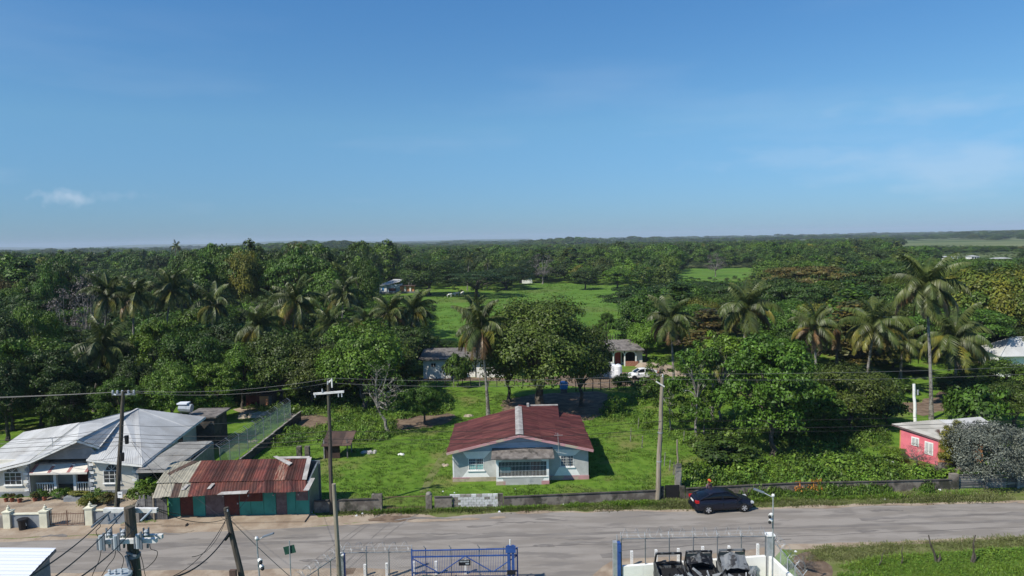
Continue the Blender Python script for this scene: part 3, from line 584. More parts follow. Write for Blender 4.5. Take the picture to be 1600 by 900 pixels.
# painted white trapezoids round the windows
pan([(-4.45, .36), (-2.15, .36), (-2.55, .93), (-3.98, .93)], M['house_white'], nm='white_panel')
pan([(-4.35, 2.5), (-2.0, 2.55), (-2.55, 1.97), (-3.98, 1.97)], M['house_white'], nm='white_panel')
pan([(XL + .001, .36), (XL + .12, .36), (XL + .12, 2.0), (XL + .001, 2.3)], M['house_white'], nm='white_panel')
pan([(3.2, .36), (5.35, .36), (4.95, 1.08), (3.62, 1.08)], M['house_white'], nm='white_panel')
pan([(3.2, 2.6), (5.45, 2.5), (4.95, 2.07), (3.62, 2.07)], M['house_white'], nm='white_panel')
for wx0, wx1, wz0, wz1, mm in ((-3.9, -2.62, .95, 1.95, 'louvre'), (3.72, 4.85, 1.1, 2.05, 'mauve')):
    f = thing('window', (wx0, YF, wz0), None, None); f.parent = h; f.location = Vector((wx0, YF, wz0)) - wloc(h)
    B('frame', M['white_paint'], f, (wx0, YF - .02, wz0, wx0 + .05, YF + .1, wz1), (wx1 - .05, YF - .02, wz0, wx1, YF + .1, wz1), (wx0 + .05, YF - .02, wz0, wx1 - .05, YF + .1, wz0 + .05), (wx0 + .05, YF - .02, wz1 - .05, wx1 - .05, YF + .1, wz1), ((wx0 + wx1) / 2 - .025, YF - .01, wz0 + .05, (wx0 + wx1) / 2 + .025, YF + .1, wz1 - .05))
    B('sill', M['house_white'], f, (wx0 - .08, YF - .1, wz0 - .09, wx1 + .08, YF - .022, wz0 - .004))
    B('back', M['dark'], f, (wx0 + .05, YF + .11, wz0 + .05, wx1 - .05, YF + .14, wz1 - .05))
    for k in range(6):
        z = wz0 + .07 + k * (wz1 - wz0 - .12) / 6
        for xa, xb in ((wx0 + .06, (wx0 + wx1) / 2 - .03), ((wx0 + wx1) / 2 + .03, wx1 - .06)):
            if mm == 'louvre' and k > 3 and xa > wx0 + .1: mq = M['mauve']
            elif mm == 'louvre' and (k > 2): mq = M['glass']
            else: mq = M[mm] if mm == 'louvre' else M['glass']
            MB().hexa([(xa, YF + .03, z), (xb, YF + .03, z), (xb, YF + .04, z), (xa, YF + .04, z)], [(xa, YF + .08, z + .12), (xb, YF + .08, z + .12), (xb, YF + .09, z + .12), (xa, YF + .09, z + .12)]).build('louvre_blade', mq, f)
    mb = MB()
    for k in range(1, 8): x = wx0 + (wx1 - wx0) * k / 8; mb.bar((x, YF - .03, wz0), (x, YF - .03, wz1), .016)
    for z in (.25, .5, .75): mb.bar((wx0, YF - .034, wz0 + (wz1 - wz0) * z), (wx1, YF - .034, wz0 + (wz1 - wz0) * z), .014)
    mb.build('grille', M['white_paint'], f)
# porch
PF = 54.4; px0, px1 = -1.58, 2.72
mb = MB(); mb.box(px0, PF, .32, px1, PF + .14, .62); mb.box(px0, PF, .62, px0 + .22, PF + .14, 2.3); mb.box(px1 - .2, PF, .62, px1, PF + .14, 2.3); mb.box(px0 + .22, PF, 1.92, px1 - .2, PF + .14, 2.3)
mb.box(px0, PF + .14, .32, px0 + .12, YF - .005, 2.3).box(px1 - .12, PF + .14, .32, px1, YF - .005, 2.3); mb.build('porch_wall', M['house_white'], h)
B('porch_base', M['pink_base'], h, (px0 - .02, PF - .02, 0, px0 + .75, PF + .2, .318), (px1 - .62, PF - .02, 0, px1 + .02, PF + .2, .318), (px1 - .1, PF + .2, 0, px1 + .02, YF - .045, .318)); B('porch_base', M['house_grey'], h, (px0 + .75, PF - .015, 0, px1 - .62, PF + .2, .317))
pan([(px0 + .6, .3), (px1 - .55, .3), (px1 - .42, .6), (px0 + .5, .6)], M['house_grey'], PF - .004, 'grey_panel'); pan([(px0 + .4, 1.94), (px1 - .5, 1.94), (px1 - .85, 2.28), (px0 + .75, 2.28)], M['house_grey'], PF - .004, 'grey_panel')
B('porch_sill', M['white_paint'], h, (px0 + .1, PF - .05, .622, px1 - .1, PF + .2, .68)); B('porch_floor', M['concrete'], h, (px0 + .13, PF + .16, .3, px1 - .13, YF - .01, .36))
n = 34
for k in range(1, n):
    x = px0 + .22 + (px1 - px0 - .42) * k / n; MB().bar((x, PF + .07, .68), (x, PF + .07, 1.92), .02).build('grille_bar', M['white_paint'], h)
mb = MB()
for z in (1.15, 1.55): mb.bar((px0 + .22, PF + .085, z), (px1 - .2, PF + .085, z), .018)
mb.build('grille_rail', M['white_paint'], h)
B('front_door', M['rust_door'], h, (1.3, YF - .03, .37, 2.1, YF - .005, 2.1)); B('porch_window', M['louvre'], h, (-1.35, YF - .06, .7, -.4, YF - .035, 1.15)); B('porch_back_shade', M['dark'], h, (-1.44, YF - .03, .38, 1.25, YF - .006, 2.3), (2.12, YF - .03, .38, 2.58, YF - .006, 2.3))  # near-black sheets before the back wall stand in for the porch's inner shade
MB().hexa([(-1.95, 53.85, 2.28), (3.15, 53.85, 2.28), (3.1, YF, 2.66), (-1.9, YF, 2.66)], [(-1.95, 53.85, 2.38), (3.15, 53.85, 2.38), (3.1, YF, 2.78), (-1.9, YF, 2.78)]).build('porch_roof', M['slab_roof'], h)
# main roof: two slopes of corrugated sheets, ridge capping, barge boards
yf, ybk = 54.72, 63.6
el, er = -5.62, 6.4
for side, xe in ((-1, el), (1, er)):
    za = 4.0; ze = 2.62 + (.04 if side > 0 else 0)
    ybb = ybk + (1.9 if side > 0 else 0)
    top_a, top_b = Vector((apx, yf, za)), Vector((apx, ybk + (1.2 if side > 0 else 0), za)); e_a, e_b = Vector((xe, yf, ze)), Vector((xe, ybb, ze))
    sheets(top_a, top_b, e_b, e_a, 13, 4, M['red_roof'], h, waves=4, depth=.035, mess=.012)
    MB().bar(top_a - hz * .05 + Vector((0, -.02, 0)), e_a - hz * .05 + Vector((0, -.02, 0)), .05, .2).build('barge_board', M['pink_base'], h); MB().bar(e_a - hz * .07, e_b - hz * .07, .05, .1).build('eave_board', M['red_roof'], h); MB().bar(top_b - hz * .08, e_b - hz * .08, .04, .12).build('barge_board', M['pink_base'], h)
for y0, y1 in ((54.65, 57.9), (57.9, 61.0), (61.0, 63.9)):
    mb = MB(); 
    for sd in (-1, 1): mb.hexa([(apx, y0, 4.15), (apx + sd * .32, y0, 4.09), (apx + sd * .32, y1, 4.09), (apx, y1, 4.15)], [(apx, y0, 4.19), (apx + sd * .32, y0, 4.12), (apx + sd * .32, y1, 4.12), (apx, y1, 4.19)])
    mb.build('ridge_cap', M['flash'], h)
B('rear_ridge_cap', M['flash'], h, (1.3, 64.75, 3.92, 4.2, 65.05, 4.0)); B('rear_gable_trim', M['flash'], h, (1.2, 64.5, 3.9, 1.42, 65.05, 4.19))
MB().hexa([(1.3, 62.8, 3.8), (4.2, 62.8, 3.15), (4.2, 65.0, 3.9), (1.3, 65.0, 3.9)], [(1.3, 62.8, 3.83), (4.2, 62.8, 3.2), (4.2, 65.0, 3.95), (1.3, 65.0, 3.95)]).build('rear_roof', M['red_roof'], h)
ae = thing('television_aerial', (3.55, 54.6, 2.9), 'thin aerial mast fixed to the front right eave of the red-roofed house', 'aerial')
MB().bar((3.55, 54.6, 2.5), (3.5, 54.6, 4.2), .035).build('mast', M['galv'], ae); MB().bar((3.2, 54.6, 4.0), (3.9, 54.6, 4.0), .025).bar((3.35, 54.4, 4.15), (3.35, 54.8, 4.15), .02).build('crossbar', M['galv'], ae)
ae = thing('hanging_lamp', (5.3, 55.3, 1.7), 'small wire lamp bracket on the right front wall of the red-roofed house', 'lamp') if False else None

# --- pink house on the right
h = thing('house', (37.5, 59, 0), 'small bright pink house with a plain grey zinc roof half hidden by a silver-leaved tree', 'house')
A = gp(1400, 664, 2.65); Bq = gp(1472, 689, 2.25); A0 = Vector((A.x + .3, A.y - .3, 0)); B0 = Vector((Bq.x - .1, Bq.y + .35, 0))
dR = Vector((4.6, .9, 0)); TR = gp(1466, 656, 3.3)
mb = MB(); quadpanel(mb, A0, B0, 2.55, 2.15, 0, .15); mb.build('side_wall', M['pink_wall'], h)
mb = MB(); quadpanel(mb, B0 + Vector((.02, 0, 0)), B0 + Vector((4.2, .7, 0)), 2.1, 2.1, 0, -.15); quadpanel(mb, B0 + Vector((4.2, .7, 0)), A0 + Vector((4.6, .9, 0)), 2.1, 2.5, 0, -.15); quadpanel(mb, A0, A0 + Vector((4.6, .9, 0)), 2.5, 2.5, 0, .15); mb.build('wall', M['peach_wall'], h)
sheets(A - Vector((.2, -.3, 0)), TR, Bq + Vector((2.8, .4, 0)), Bq, 5, 1, M['zinc_plain'], h, waves=5, depth=.03)
sheets(TR, TR + Vector((2.6, .4, -.2)), Bq + Vector((4.9, .8, 0)), Bq + Vector((2.8, .4, 0)), 3, 1, M['zinc_white'], h, waves=5, depth=.03)
mb = MB(); slab(mb, [A - Vector((.2, -.3, .12)), TR - hz * .25, Bq - hz * .1], .03); mb.build('roof_underside', M['zinc_old'], h)
MB().bar(A - Vector((.2, -.3, .05)), Bq - hz * .05, .05, .14).build('barge_board', M['mauve'], h)
dd = (B0 - A0).normalized(); nn = Vector((dd.y, -dd.x, 0)); nn = -nn if nn.x > 0 else nn
def onwall(t, z, o=.0): p = A0 + dd * t; return Vector((p.x + nn.x * o, p.y + nn.y * o, z))
Lw = (B0 - A0).length
for t, z0, z1, ww in ((Lw * .30, 1.2, 1.95, .7), (Lw * .66, .75, 1.85, .75)):
    f = MB().hexa([onwall(t, z0, .01), onwall(t + ww, z0, .01), onwall(t + ww, z1, .01), onwall(t, z1, .01)], [onwall(t, z0, .06), onwall(t + ww, z0, .06), onwall(t + ww, z1, .06), onwall(t, z1, .06)]).build('window', M['white_paint'], h)
    for k in (0, 1):
        a = t + .08 + k * (ww / 2 - .03); b = a + ww / 2 - .12; MB().hexa([onwall(a, z0 + .08, .062), onwall(b, z0 + .08, .062), onwall(b, z1 - .08, .062), onwall(a, z1 - .08, .062)], [onwall(a, z0 + .08, .075), onwall(b, z0 + .08, .075), onwall(b, z1 - .08, .075), onwall(a, z1 - .08, .075)]).build('pane', M['house_grey'], f)
B('steps', M['concrete_old'], h, (B0.x - .2, B0.y - 1.6, 0, B0.x + 2.2, B0.y - .9, .18), (B0.x - .1, B0.y - .9, 0, B0.x + 2.2, B0.y - .2, .36))
h2 = thing('shed', (40.6, 61.5, 0), 'white-roofed shed just behind the pink house and the silver-leaved tree', 'shed')
a, b, c = gp(1487, 655, 2.9), gp(1532, 651, 3.1), gp(1560, 668, 2.6); mb = MB(); slab(mb, [a, b, c, gp(1500, 672, 2.5)], .08); mb.build('roof', M['zinc_white'], h2)
mb = MB(); quadpanel(mb, (a.x + .5, a.y + .5, 0), (c.x - .5, c.y + 1.2, 0), 2.4, 2.4, 0, -.1); mb.build('wall', M['pink_wall'], h2)

# --- white barn behind the lawn
h = thing('barn', (-9, 98.5, 0), 'long low whitewashed barn with a dark flat roof, left of the big round tree', 'barn')
B('wall', M['white_wall'], h, (-13.1, 98, 0, -9.0, 98.2, 2.75), (-8.8, 98.6, 0, -5.6, 98.8, 2.4), (-5.4, 98.2, 0, -.4, 98.4, 2.7), (-13.1, 98.2, 0, -12.9, 104, 2.75), (-.6, 98.4, 0, -.4, 104, 2.7), (-12.9, 103.8, 0, -.6, 104, 2.75))
MB().hexa([(-13.7, 97.5, 2.78), (.1, 97.5, 2.78), (.1, 104.5, 3.3), (-13.7, 104.5, 3.3)], [(-13.7, 97.5, 2.93), (.1, 97.5, 2.93), (.1, 104.5, 3.45), (-13.7, 104.5, 3.45)]).build('roof', M['slab_roof'], h)
f = B('window', M['white_paint'], h, (-12.0, 97.95, 1.7, -11.2, 97.99, 2.3)); B('pane', M['dark'], f, (-11.93, 97.94, 1.76, -11.62, 97.948, 2.24), (-11.57, 97.94, 1.76, -11.27, 97.948, 2.24))
B('doorway', M['dark'], h, (-7.8, 98.55, 0, -6.8, 98.597, 2.0)); B('stack', M['plank'], h, (-9.0, 97.2, 0, -8.1, 97.9, 2.3))

# --- house with arched porch and the white car yard
hp = gp(938, 573); X0 = hp.x; Yh = hp.y
h = thing('house', (X0 + 3, Yh, 0), 'low grey-roofed house with white porch arches and a red door behind the white car', 'house')
B('wall', M['cream_wall'], h, (X0 - 4, Yh + 1.5, 0, X0 + 6.3, Yh + 1.7, 2.6), (X0 - 4, Yh + 1.7, 0, X0 - 3.8, Yh + 7, 2.6), (X0 + 6.1, Yh + 1.7, 0, X0 + 6.3, Yh + 7, 2.6), (X0 - 3.8, Yh + 6.8, 0, X0 + 6.1, Yh + 7, 2.6), (X0 + 5.7, Yh + .4, 0, X0 + 6.6, Yh + .6, 2.4))
for i in range(4): B('porch_column', M['white_paint'], h, (X0 + .2 + i * 1.75, Yh, 0, X0 + .38 + i * 1.75, Yh + .2, 2.0))
for i in range(3):
    xa, xb = X0 + .38 + i * 1.75, X0 + .2 + (i + 1) * 1.75; cx = (xa + xb) / 2; r = (xb - xa) / 2; pts = [(xa, 2.45), (xa, 1.75)] + [(cx - r * math.cos(t), 1.75 + .5 * math.sin(t)) for t in [math.pi * k / 8 for k in range(1, 8)]] + [(xb, 1.75), (xb, 2.45)]
    MB().hexa([(x, Yh + .02, z) for x, z in pts], [(x, Yh + .16, z) for x, z in pts]).build('porch_arch', M['white_paint'], h)
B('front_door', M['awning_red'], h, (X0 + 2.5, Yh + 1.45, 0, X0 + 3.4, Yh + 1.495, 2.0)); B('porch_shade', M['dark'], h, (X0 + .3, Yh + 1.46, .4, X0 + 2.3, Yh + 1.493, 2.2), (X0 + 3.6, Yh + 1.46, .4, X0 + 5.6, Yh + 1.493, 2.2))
B('porch_parapet', M['brick_red'], h, (X0 + 3.9, Yh - .02, 0, X0 + 5.9, Yh + .14, .75)); B('porch_parapet', M['white_paint'], h, (X0 + .38, Yh + .02, 0, X0 + 1.9, Yh + .14, .7))
MB().hexa([(X0 - 4.5, Yh - .5, 2.48), (X0 + 6.8, Yh - .5, 2.48), (X0 + 6.8, Yh + 7.5, 2.75), (X0 - 4.5, Yh + 7.5, 2.75)], [(X0 - 4.5, Yh - .5, 2.6), (X0 + 6.8, Yh - .5, 2.6), (X0 + 5.5, Yh + 4, 3.6), (X0 - 3, Yh + 4, 3.6)]).build('roof', M['slab_roof'], h)

# --- white house with hip roof at the right edge
hp = gp(1545, 577); X0, Yh = hp.x, hp.y
h = thing('house', (X0 + 8, Yh + 4, 0), 'white house with a pale grey hip roof at the right edge behind the hedge', 'house')
A = gp(1527, 542, 3.3); Bq = gp(1562, 557, 2.9); mb = MB()
quadpanel(mb, (A.x + .6, A.y - .3, 0), (Bq.x + .2, Bq.y + .6, 0), 3.1, 2.75, 0, .2); quadpanel(mb, (Bq.x + .2, Bq.y + .6, 0), (Bq.x + 14, Bq.y + .6, 0), 2.75, 2.75, 0, .2); mb.build('wall', M['white_wall'], h)
tp = gp(1579, 527, 5.0); mb = MB(); slab(mb, [A, Bq, tp], .08); slab(mb, [Bq, Bq + Vector((14, 0, 0)), tp + Vector((9, 0, 0)), tp], .08); slab(mb, [A, tp, tp + Vector((9, 0, 0)), A + Vector((15, 1, 0))], .08); mb.build('roof', M['zinc_white'], h)
MB().bar(tp + hz * .05, Bq + hz * .05, .2, .06).bar(tp + hz * .05, tp + Vector((9, 0, .05)), .2, .06).build('ridge_cap', M['zinc_white'], h)
for t in (.3, .62):
    p = Vector((A.x + .6, A.y - .3, 0)).lerp(Vector((Bq.x + .2, Bq.y + .6, 0)), t); d = (Bq - A).normalized(); MB().hexa([(p.x - .08, p.y, 1.1), (p.x - .08 + d.x * .9, p.y + d.y * .9, 1.1), (p.x - .2 + d.x * .9, p.y - .1 + d.y * .9, 1.1), (p.x - .2, p.y - .1, 1.1)], [(p.x - .08, p.y, 2.1), (p.x - .08 + d.x * .9, p.y + d.y * .9, 2.1), (p.x - .2 + d.x * .9, p.y - .1 + d.y * .9, 2.1), (p.x - .2, p.y - .1, 2.1)]).build('window', M['mauve'], h)

# --- far blue house, ruin, far white buildings
p = gp(592, 459); X0, Yh = p.x, p.y
h = thing('house', (X0 + 4, Yh, 0), 'tiny pale blue and white house with grey roof at the far pasture edge', 'house')
B('wall', M['gable_blue'], h, (X0 + 3, Yh + .3, 0, X0 + 8, Yh + .5, 3.4)); B('wall', M['house_white'], h, (X0 + .3, Yh, .3, X0 + 3, Yh + .3, 3.2), (X0 + .3, Yh + .3, .3, X0 + .5, Yh + 7, 3.2), (X0 + 7.8, Yh + .5, 0, X0 + 8, Yh + 7, 3.4))
B('base', M['steel'], h, (X0 + .2, Yh - .3, 0, X0 + 14, Yh - .1, .7)); B('window', M['tank_blue'], h, (X0 + 1.3, Yh - .06, 1.2, X0 + 2.0, Yh - .01, 2.4)); B('window', M['rust_door'], h, (X0 + 3.8, Yh + .2, 1.0, X0 + 6.5, Yh + .28, 2.0))
mb = MB(); slab(mb, [(X0 - .4, Yh - .6, 3.2), (X0 + 3.6, Yh - .6, 3.4), (X0 + 8.6, Yh + 6, 5.1), (X0 + 5, Yh + 6, 5.2)], .12); slab(mb, [(X0 + 3.7, Yh + .1, 3.45), (X0 + 8.2, Yh + .1, 4.6), (X0 + 8.7, Yh + 6, 5.1), (X0 + 5, Yh + 6, 4.9)], .1); mb.build('roof', M['zinc_white'], h)
B('annexe', M['peach_wall'], h, (X0 + 8.2, Yh + .3, 0, X0 + 13.5, Yh + 3, 2.6)); B('annexe_pillar', M['white_paint'], h, (X0 + 9.8, Yh, 0, X0 + 10.5, Yh + .28, 2.6), (X0 + 11.8, Yh, 0, X0 + 12.4, Yh + .28, 2.6)); B('annexe_roof', M['zinc_old'], h, (X0 + 8.1, Yh - .4, 2.7, X0 + 14, Yh + 3.4, 2.9))
p = gp(824, 443); t = thing('ruined_wall', p, 'broken pale wall of a ruin at the far edge of the pasture', 'ruin')
MB().hexa([(p.x - 2.4, p.y, 0), (p.x + 2.4, p.y, 0), (p.x + 2.4, p.y + .4, 0), (p.x - 2.4, p.y + .4, 0)], [(p.x - 2.4, p.y, 3.4), (p.x + 1.9, p.y, 2.3), (p.x + 1.9, p.y + .4, 2.3), (p.x - 2.4, p.y + .4, 3.4)]).build('wall', M['white_wall'], t); B('doorway', M['dark'], t, (p.x - 3.6, p.y + .1, 0, p.x - 2.45, p.y + .4, 2.6))
for x, y, wd, lb in ((1486, 404, 9, 'leftmost far white roof glimpsed between trees near the right horizon'), (1524, 403, 5, 'small middle white roof glimpsed between trees near the right horizon'), (1568, 407, 9, 'rightmost far white building glimpsed between trees near the right horizon')):
    p = gp(x, y + 4); t = thing('building', p, lb, 'building'); B('wall', M['white_wall'], t, (p.x - wd / 2, p.y, 0, p.x + wd / 2, p.y + 6, 2.6)); MB().hexa([(p.x - wd / 2 - .4, p.y - .4, 2.62), (p.x + wd / 2 + .4, p.y - .4, 2.62), (p.x + wd / 2 + .4, p.y + 6.4, 2.62), (p.x - wd / 2 - .4, p.y + 6.4, 2.62)], [(p.x - wd / 2 - .4, p.y - .4, 2.72), (p.x + wd / 2 + .4, p.y - .4, 2.72), (p.x + wd / 2 - 2, p.y + 3.4, 3.3), (p.x - wd / 2 + 2, p.y + 3.4, 3.3)]).build('roof', M['zinc_white'], t)
    for k in range(3): B('window', M['dark'], t, (p.x - wd / 3 + k * wd / 3 - .5, p.y - .05, 1.2, p.x - wd / 3 + k * wd / 3 + .5, p.y - .01, 2.2))

# --- near white roof at bottom left
h = thing('shed', (-23.5, 36, 0), 'white metal roof of a near building cut off by the bottom left corner', 'building')
Y1 = 35.0; r1 = at(88, 857, Y1); r0 = Vector((r1.x - 9, Y1, r1.z + .25)); r2 = Vector((r1.x + .0, Y1 - 8, r1.z - .9)); r3 = Vector((r0.x, Y1 - 8, r0.z - .9))
r2 = Vector((at(42, 905, 31.5).x, 31.5, at(42, 905, 31.5).z)); dv = (r2 - r1) * 2.2; r2 = r1 + dv; r3 = r0 + dv
sheets(r0, r0 + dv, r1 + dv, r1, 7, 1, M['tank_white'], h, waves=3, depth=.025)
mb = MB(); slab(mb, [r0 - hz * .05, r3 - hz * .05, r2 - hz * .05, r1 - hz * .05], .12); mb.build('roof_edge', M['steel'], h)
mb = MB(); q1 = r1 + Vector((-.35, -.3, 0)); q2 = r2 + Vector((-.35, 0, 0)); quadpanel(mb, (q1.x, q1.y, 0), (q2.x, q2.y, 0), q1.z - .18, q2.z - .2, 0, .15); quadpanel(mb, (r0.x + .5, q1.y, 0), (q1.x, q1.y, 0), r0.z - .3, q1.z - .18, 0, .15); mb.build('wall', M['grey_trim'], h)

# ------------------------------------------------------------------ roadside walls
def old_wall(name, pts, hgt, label, m='concrete_old', seg=2.2, gr=None):
    w = thing(name, (pts[0][0], pts[0][1], 0), label, 'wall', gr); rr = random.Random(len(label))
    for i in range(len(pts) - 1):
        a = Vector((*pts[i], 0)); b = Vector((*pts[i + 1], 0)); n = max(1, round((b - a).length / seg))
        for k in range(n):
            p, q = a.lerp(b, k / n), a.lerp(b, (k + 1) / n); d = (q - p).normalized() * .004; mb = MB(); h1 = hgt + rr.uniform(-.05, .05); quadpanel(mb, p + d, q - d, h1, h1 + rr.uniform(-.03, .03), 0, -.16); mb.build('wall_bay', M[m], w)
        mb = MB(); quadpanel(mb, a + Vector((0, -.02, 0)), b + Vector((0, -.02, 0)), hgt + .1, hgt + .1, hgt + .052, -.2); mb.build('coping', M['concrete_dark'] if m != 'concrete' else M['concrete'], w)
    return w
w = old_wall('roadside_wall', [(-15.0, 49.55), (-10.3, 49.7)], .85, 'low blackened concrete wall beside the shop, with a higher end block at the drive')
B('end_pier', M['concrete_old'], w, (-10.75, 49.55, 0, -10.0, 49.95, 1.2))
# painted block wall, 60 blocks
w = old_wall('roadside_wall', [(-6.1, 49.85), (-4.8, 49.85)], .85, 'short stained wall stub with a whitewashed concrete block section, beside the round-topped gatepost')
rr = random.Random(2)
bm_ = MB(); bm_.box(0, 0, 0, .375, .15, .182); bme = bm_.mesh('block', M['block_white'])
for j in range(5):
    for i in range(10):
        x = -4.95 + i * .4 + (.2 if j % 2 else 0)
        if x > -1.35 or x < -4.9 + (4 - j) * .22 * 1.4 * .5 + rr.uniform(-.1, .1): mm = M['concrete_old'] if x < -3 else None
        else: mm = M['block_white'] if rr.random() > .05 else M['concrete']
        if mm: linkmesh('block', bme, w, Vector((x, 49.83 + rr.uniform(-.006, .006), .02 + j * .2)) - w.location, mat=mm)
old_wall('roadside_wall', [(-.95, 49.9), (3.5, 50.2), (10.6, 50.65)], .72, 'long stained grey concrete wall in front of the red-roofed house')
B('wall_end_pier', M['concrete_old'], w, (-1.35, 49.82, 0, -.97, 50.0, 1.02))
w = old_wall('roadside_wall', [(12.9, 50.75), (18, 51.2), (22, 51.5), (28, 51.45), (33.6, 51.6)], .78, 'long vine-covered grey concrete wall running behind the parked black car to the zinc fence')
B('gate_pier', M['concrete_old'], w, (33.6, 51.45, 0, 34.2, 51.8, 1.25))
g = thing('metal_gate', (11.6, 50.7, 0), 'small black sheet gate in the wall beside the tall pale pole', 'gate'); B('gate_leaf', M['dark'], g, (11.35, 50.72, .05, 12.45, 50.76, 1.1)); B('pillar', M['concrete_old'], g, (10.95, 50.62, 0, 11.3, 50.86, 1.0), (12.5, 50.62, 0, 12.85, 50.86, 1.0))
p = thing('gatepost', (-6.5, 49.8, 0), 'stone gatepost with a rounded pale cap at the left end of the block wall', 'gatepost')
B('pillar', M['concrete_old'], p, (-6.75, 49.65, 0, -6.3, 50.05, 1.05)); MB().ball((-6.52, 49.85, 1.1), .23, 10, .8).build('cap', M['concrete'], p, smooth=True)
# thin wire gate across the drive
g = thing('wire_gate', (-8.2, 49.8, 0), 'sagging thin wire mesh gate across the grassy drive between the wall ends', 'gate')
mb = MB()
for z in (.1, .95): mb.bar((-9.98, 49.8, z), (-6.78, 49.8, z + .03), .04)
mb.build('rail', M['rust_bar'], g)
mb = MB()
for k in range(33): x = -9.95 + k * .096; mb.bar((x, 49.8, .1), (x, 49.8, .96), .007)
for k in range(8): mb.bar((-9.95, 49.8, .18 + k * .1), (-6.8, 49.8, .2 + k * .1), .007)
tag(mb.build('mesh', M['rust_bar'], g), kind='stuff')
d = thing('broken_bench', gp(562, 797), 'broken rusty and white slab lying on two blocks against the low wall by the drive', 'bench'); p = d.location
MB().bar(p + Vector((-1.0, 0, .52)), p + Vector((.35, .1, .45)), .35, .12).build('slab', M['flash'], d); MB().bar(p + Vector((-.9, 0, .42)), p + Vector((.4, .1, .33)), .3, .08).build('underside', M['zinc_old'], d)
for x in (-.8, .2): MB().box(p.x + x - .15, p.y - .1, 0, p.x + x + .15, p.y + .3, .38).build('block', M['rubble'], d)

# side wall and chain link fence of the left plot
w0 = Vector((-26.9, 61.3, 0)); w1 = Vector((-26.2, 80.5, 0))
w0 = gp(372, 717, .8); w0.z = 0; w1 = gp(468, 646, .8); w1.z = 0
wl_ = thing('boundary_wall', w0, 'low pale-topped wall running back along the lawn under the chain link fence', 'wall')
for k in range(6):
    a, b = w0.lerp(w1, k / 6), w0.lerp(w1, (k + 1) / 6); mb = MB(); st = .012 * (k % 2) + k * .05; quadpanel(mb, a, b, .75 + st, .75 + st, 0, -.16); mb.build('wall_bay', M['concrete_dark'], wl_); mb = MB(); quadpanel(mb, a + Vector((.03, 0, 0)), b + Vector((.03, 0, 0)), .80 + st, .80 + st, .752 + st, -.2); mb.build('coping', M['concrete'], wl_)
fn = thing('chain_link_fence', gp(345, 722), 'tall chain link fence with angled post tops running back beside the boundary wall', 'fence')
f0 = w0 + Vector((-1.0, -1.4, 0)); f1 = w1 + Vector((-1.0, 0, 0)); L_ = (f1 - f0).length; n = 9
for k in range(n + 1):
    p = f0.lerp(f1, k / n); MB().tube([p, p + hz * 2.3, p + Vector((-.32, -.1, 2.62))], .035, 5).build('post', M['galv'], fn)
mb = MB(); mb.tube([f0 + hz * 2.25, f1 + hz * 2.25], .022, 4); mb.build('top_rail', M['galv'], fn)
def mesh_fence(a, b, z0, z1, m, parent, pitch=.14, r=.006, name='wire_mesh'):
    mb = MB(); L = (b - a).length; d = (b - a) / L; H_ = z1 - z0; t = -H_
    while t < L:
        for sgn in (0, 1):
            t0, t1 = t, t + H_; za, zb_ = (z0, z1) if sgn == 0 else (z1, z0)
            ca, cb = max(t0, 0), min(t1, L)
            if cb > ca:
                pa = a + d * ca; pb = a + d * cb; mb.tube([(pa.x, pa.y, za + (zb_ - za) * (ca - t0) / H_), (pb.x, pb.y, za + (zb_ - za) * (cb - t0) / H_)], r, 3, cap=False)
        t += pitch
    return tag(mb.build(name, m, parent), kind='stuff')
M['mesh_green'] = mat('mesh_green', (.13, .20, .19), rough=.5)
mesh_fence(f0, f1, .3, 2.25, M['mesh_green'], fn, .12, .008)
mb = MB()
for o in (0, .1, .22): mb.tube([f0 + Vector((-.1 - o, 0, 2.35 + o)), f1 + Vector((-.1 - o, 0, 2.35 + o))], .008, 3)
mb.build('barbed_wire', M['galv'], fn)

# ------------------------------------------------------------------ poles
def pole(loc, top, r0, r1, m, label, nm='utility_pole', gr=None):
    t = thing(nm, loc, label, 'pole', gr); a = Vector(loc); b = Vector(top); n = 8
    pts = [a.lerp(b, k / n) + Vector((.02 * math.sin(k * 1.7), .02 * math.cos(k * 2.1), 0)) * (0 < k < n) for k in range(n + 1)]
    MB().tube(pts, [r0 + (r1 - r0) * k / n for k in range(n + 1)], 10).build('shaft', M[m], t, smooth=False); return t
def insul(p, parent, h_=.28, r=.07, m='insul_grey'): MB().lathe(p, [(0, r * .5), (h_ * .2, r), (h_ * .35, r * .5), (h_ * .5, r), (h_ * .65, r * .5), (h_ * .8, r * .9), (h_, r * .3)], 8).build('insulator', M[m], parent)
pA0 = gp(189, 803); pA0.y = 49.3; pAt = at(193, 611, 49.3)
pA = pole(pA0, pAt, .19, .12, 'wood_pole', 'dark tall wooden power pole in front of the large grey-roofed house, meter plate low down')
ca = pAt - hz * .25
MB().bar(ca + Vector((-.85, 0, 0)), ca + Vector((.85, 0, 0)), .1, .12).build('crossarm', M['steel'], pA)
for x in (-.8, -.45, -.1, .35, .75): insul(ca + Vector((x, 0, .06)), pA, .26, .09)
for x in (-.65, .55): MB().tube([ca + Vector((x, -.1, .05)), ca + Vector((x * .6, -.25, .02))], .05, 6).build('cutout', M['insul_grey'], pA)
MB().bar(at(175, 683, 49.3), at(200, 683, 49.3), .05).build('stub_arm', M['galv'], pA)
for x, y in ((198, 687), (191, 714)):
    q = at(x, y, 49.1); MB().tube([q + Vector((0, 0, -.3)), q + Vector((0, 0, .3))], [.13, .16], 8).build('splice_box', M['plastic_black'], pA)
q = at(188, 773, 49.08); B('meter_plate', M['house_white'], pA, (q.x - .17, q.y - .05, q.z - .22, q.x + .17, q.y, q.z + .22)); MB().bar((q.x - .1, q.y - .055, q.z + .06), (q.x + .1, q.y - .055, q.z + .06), .012, .05).build('marking', M['black_sign'], pA)
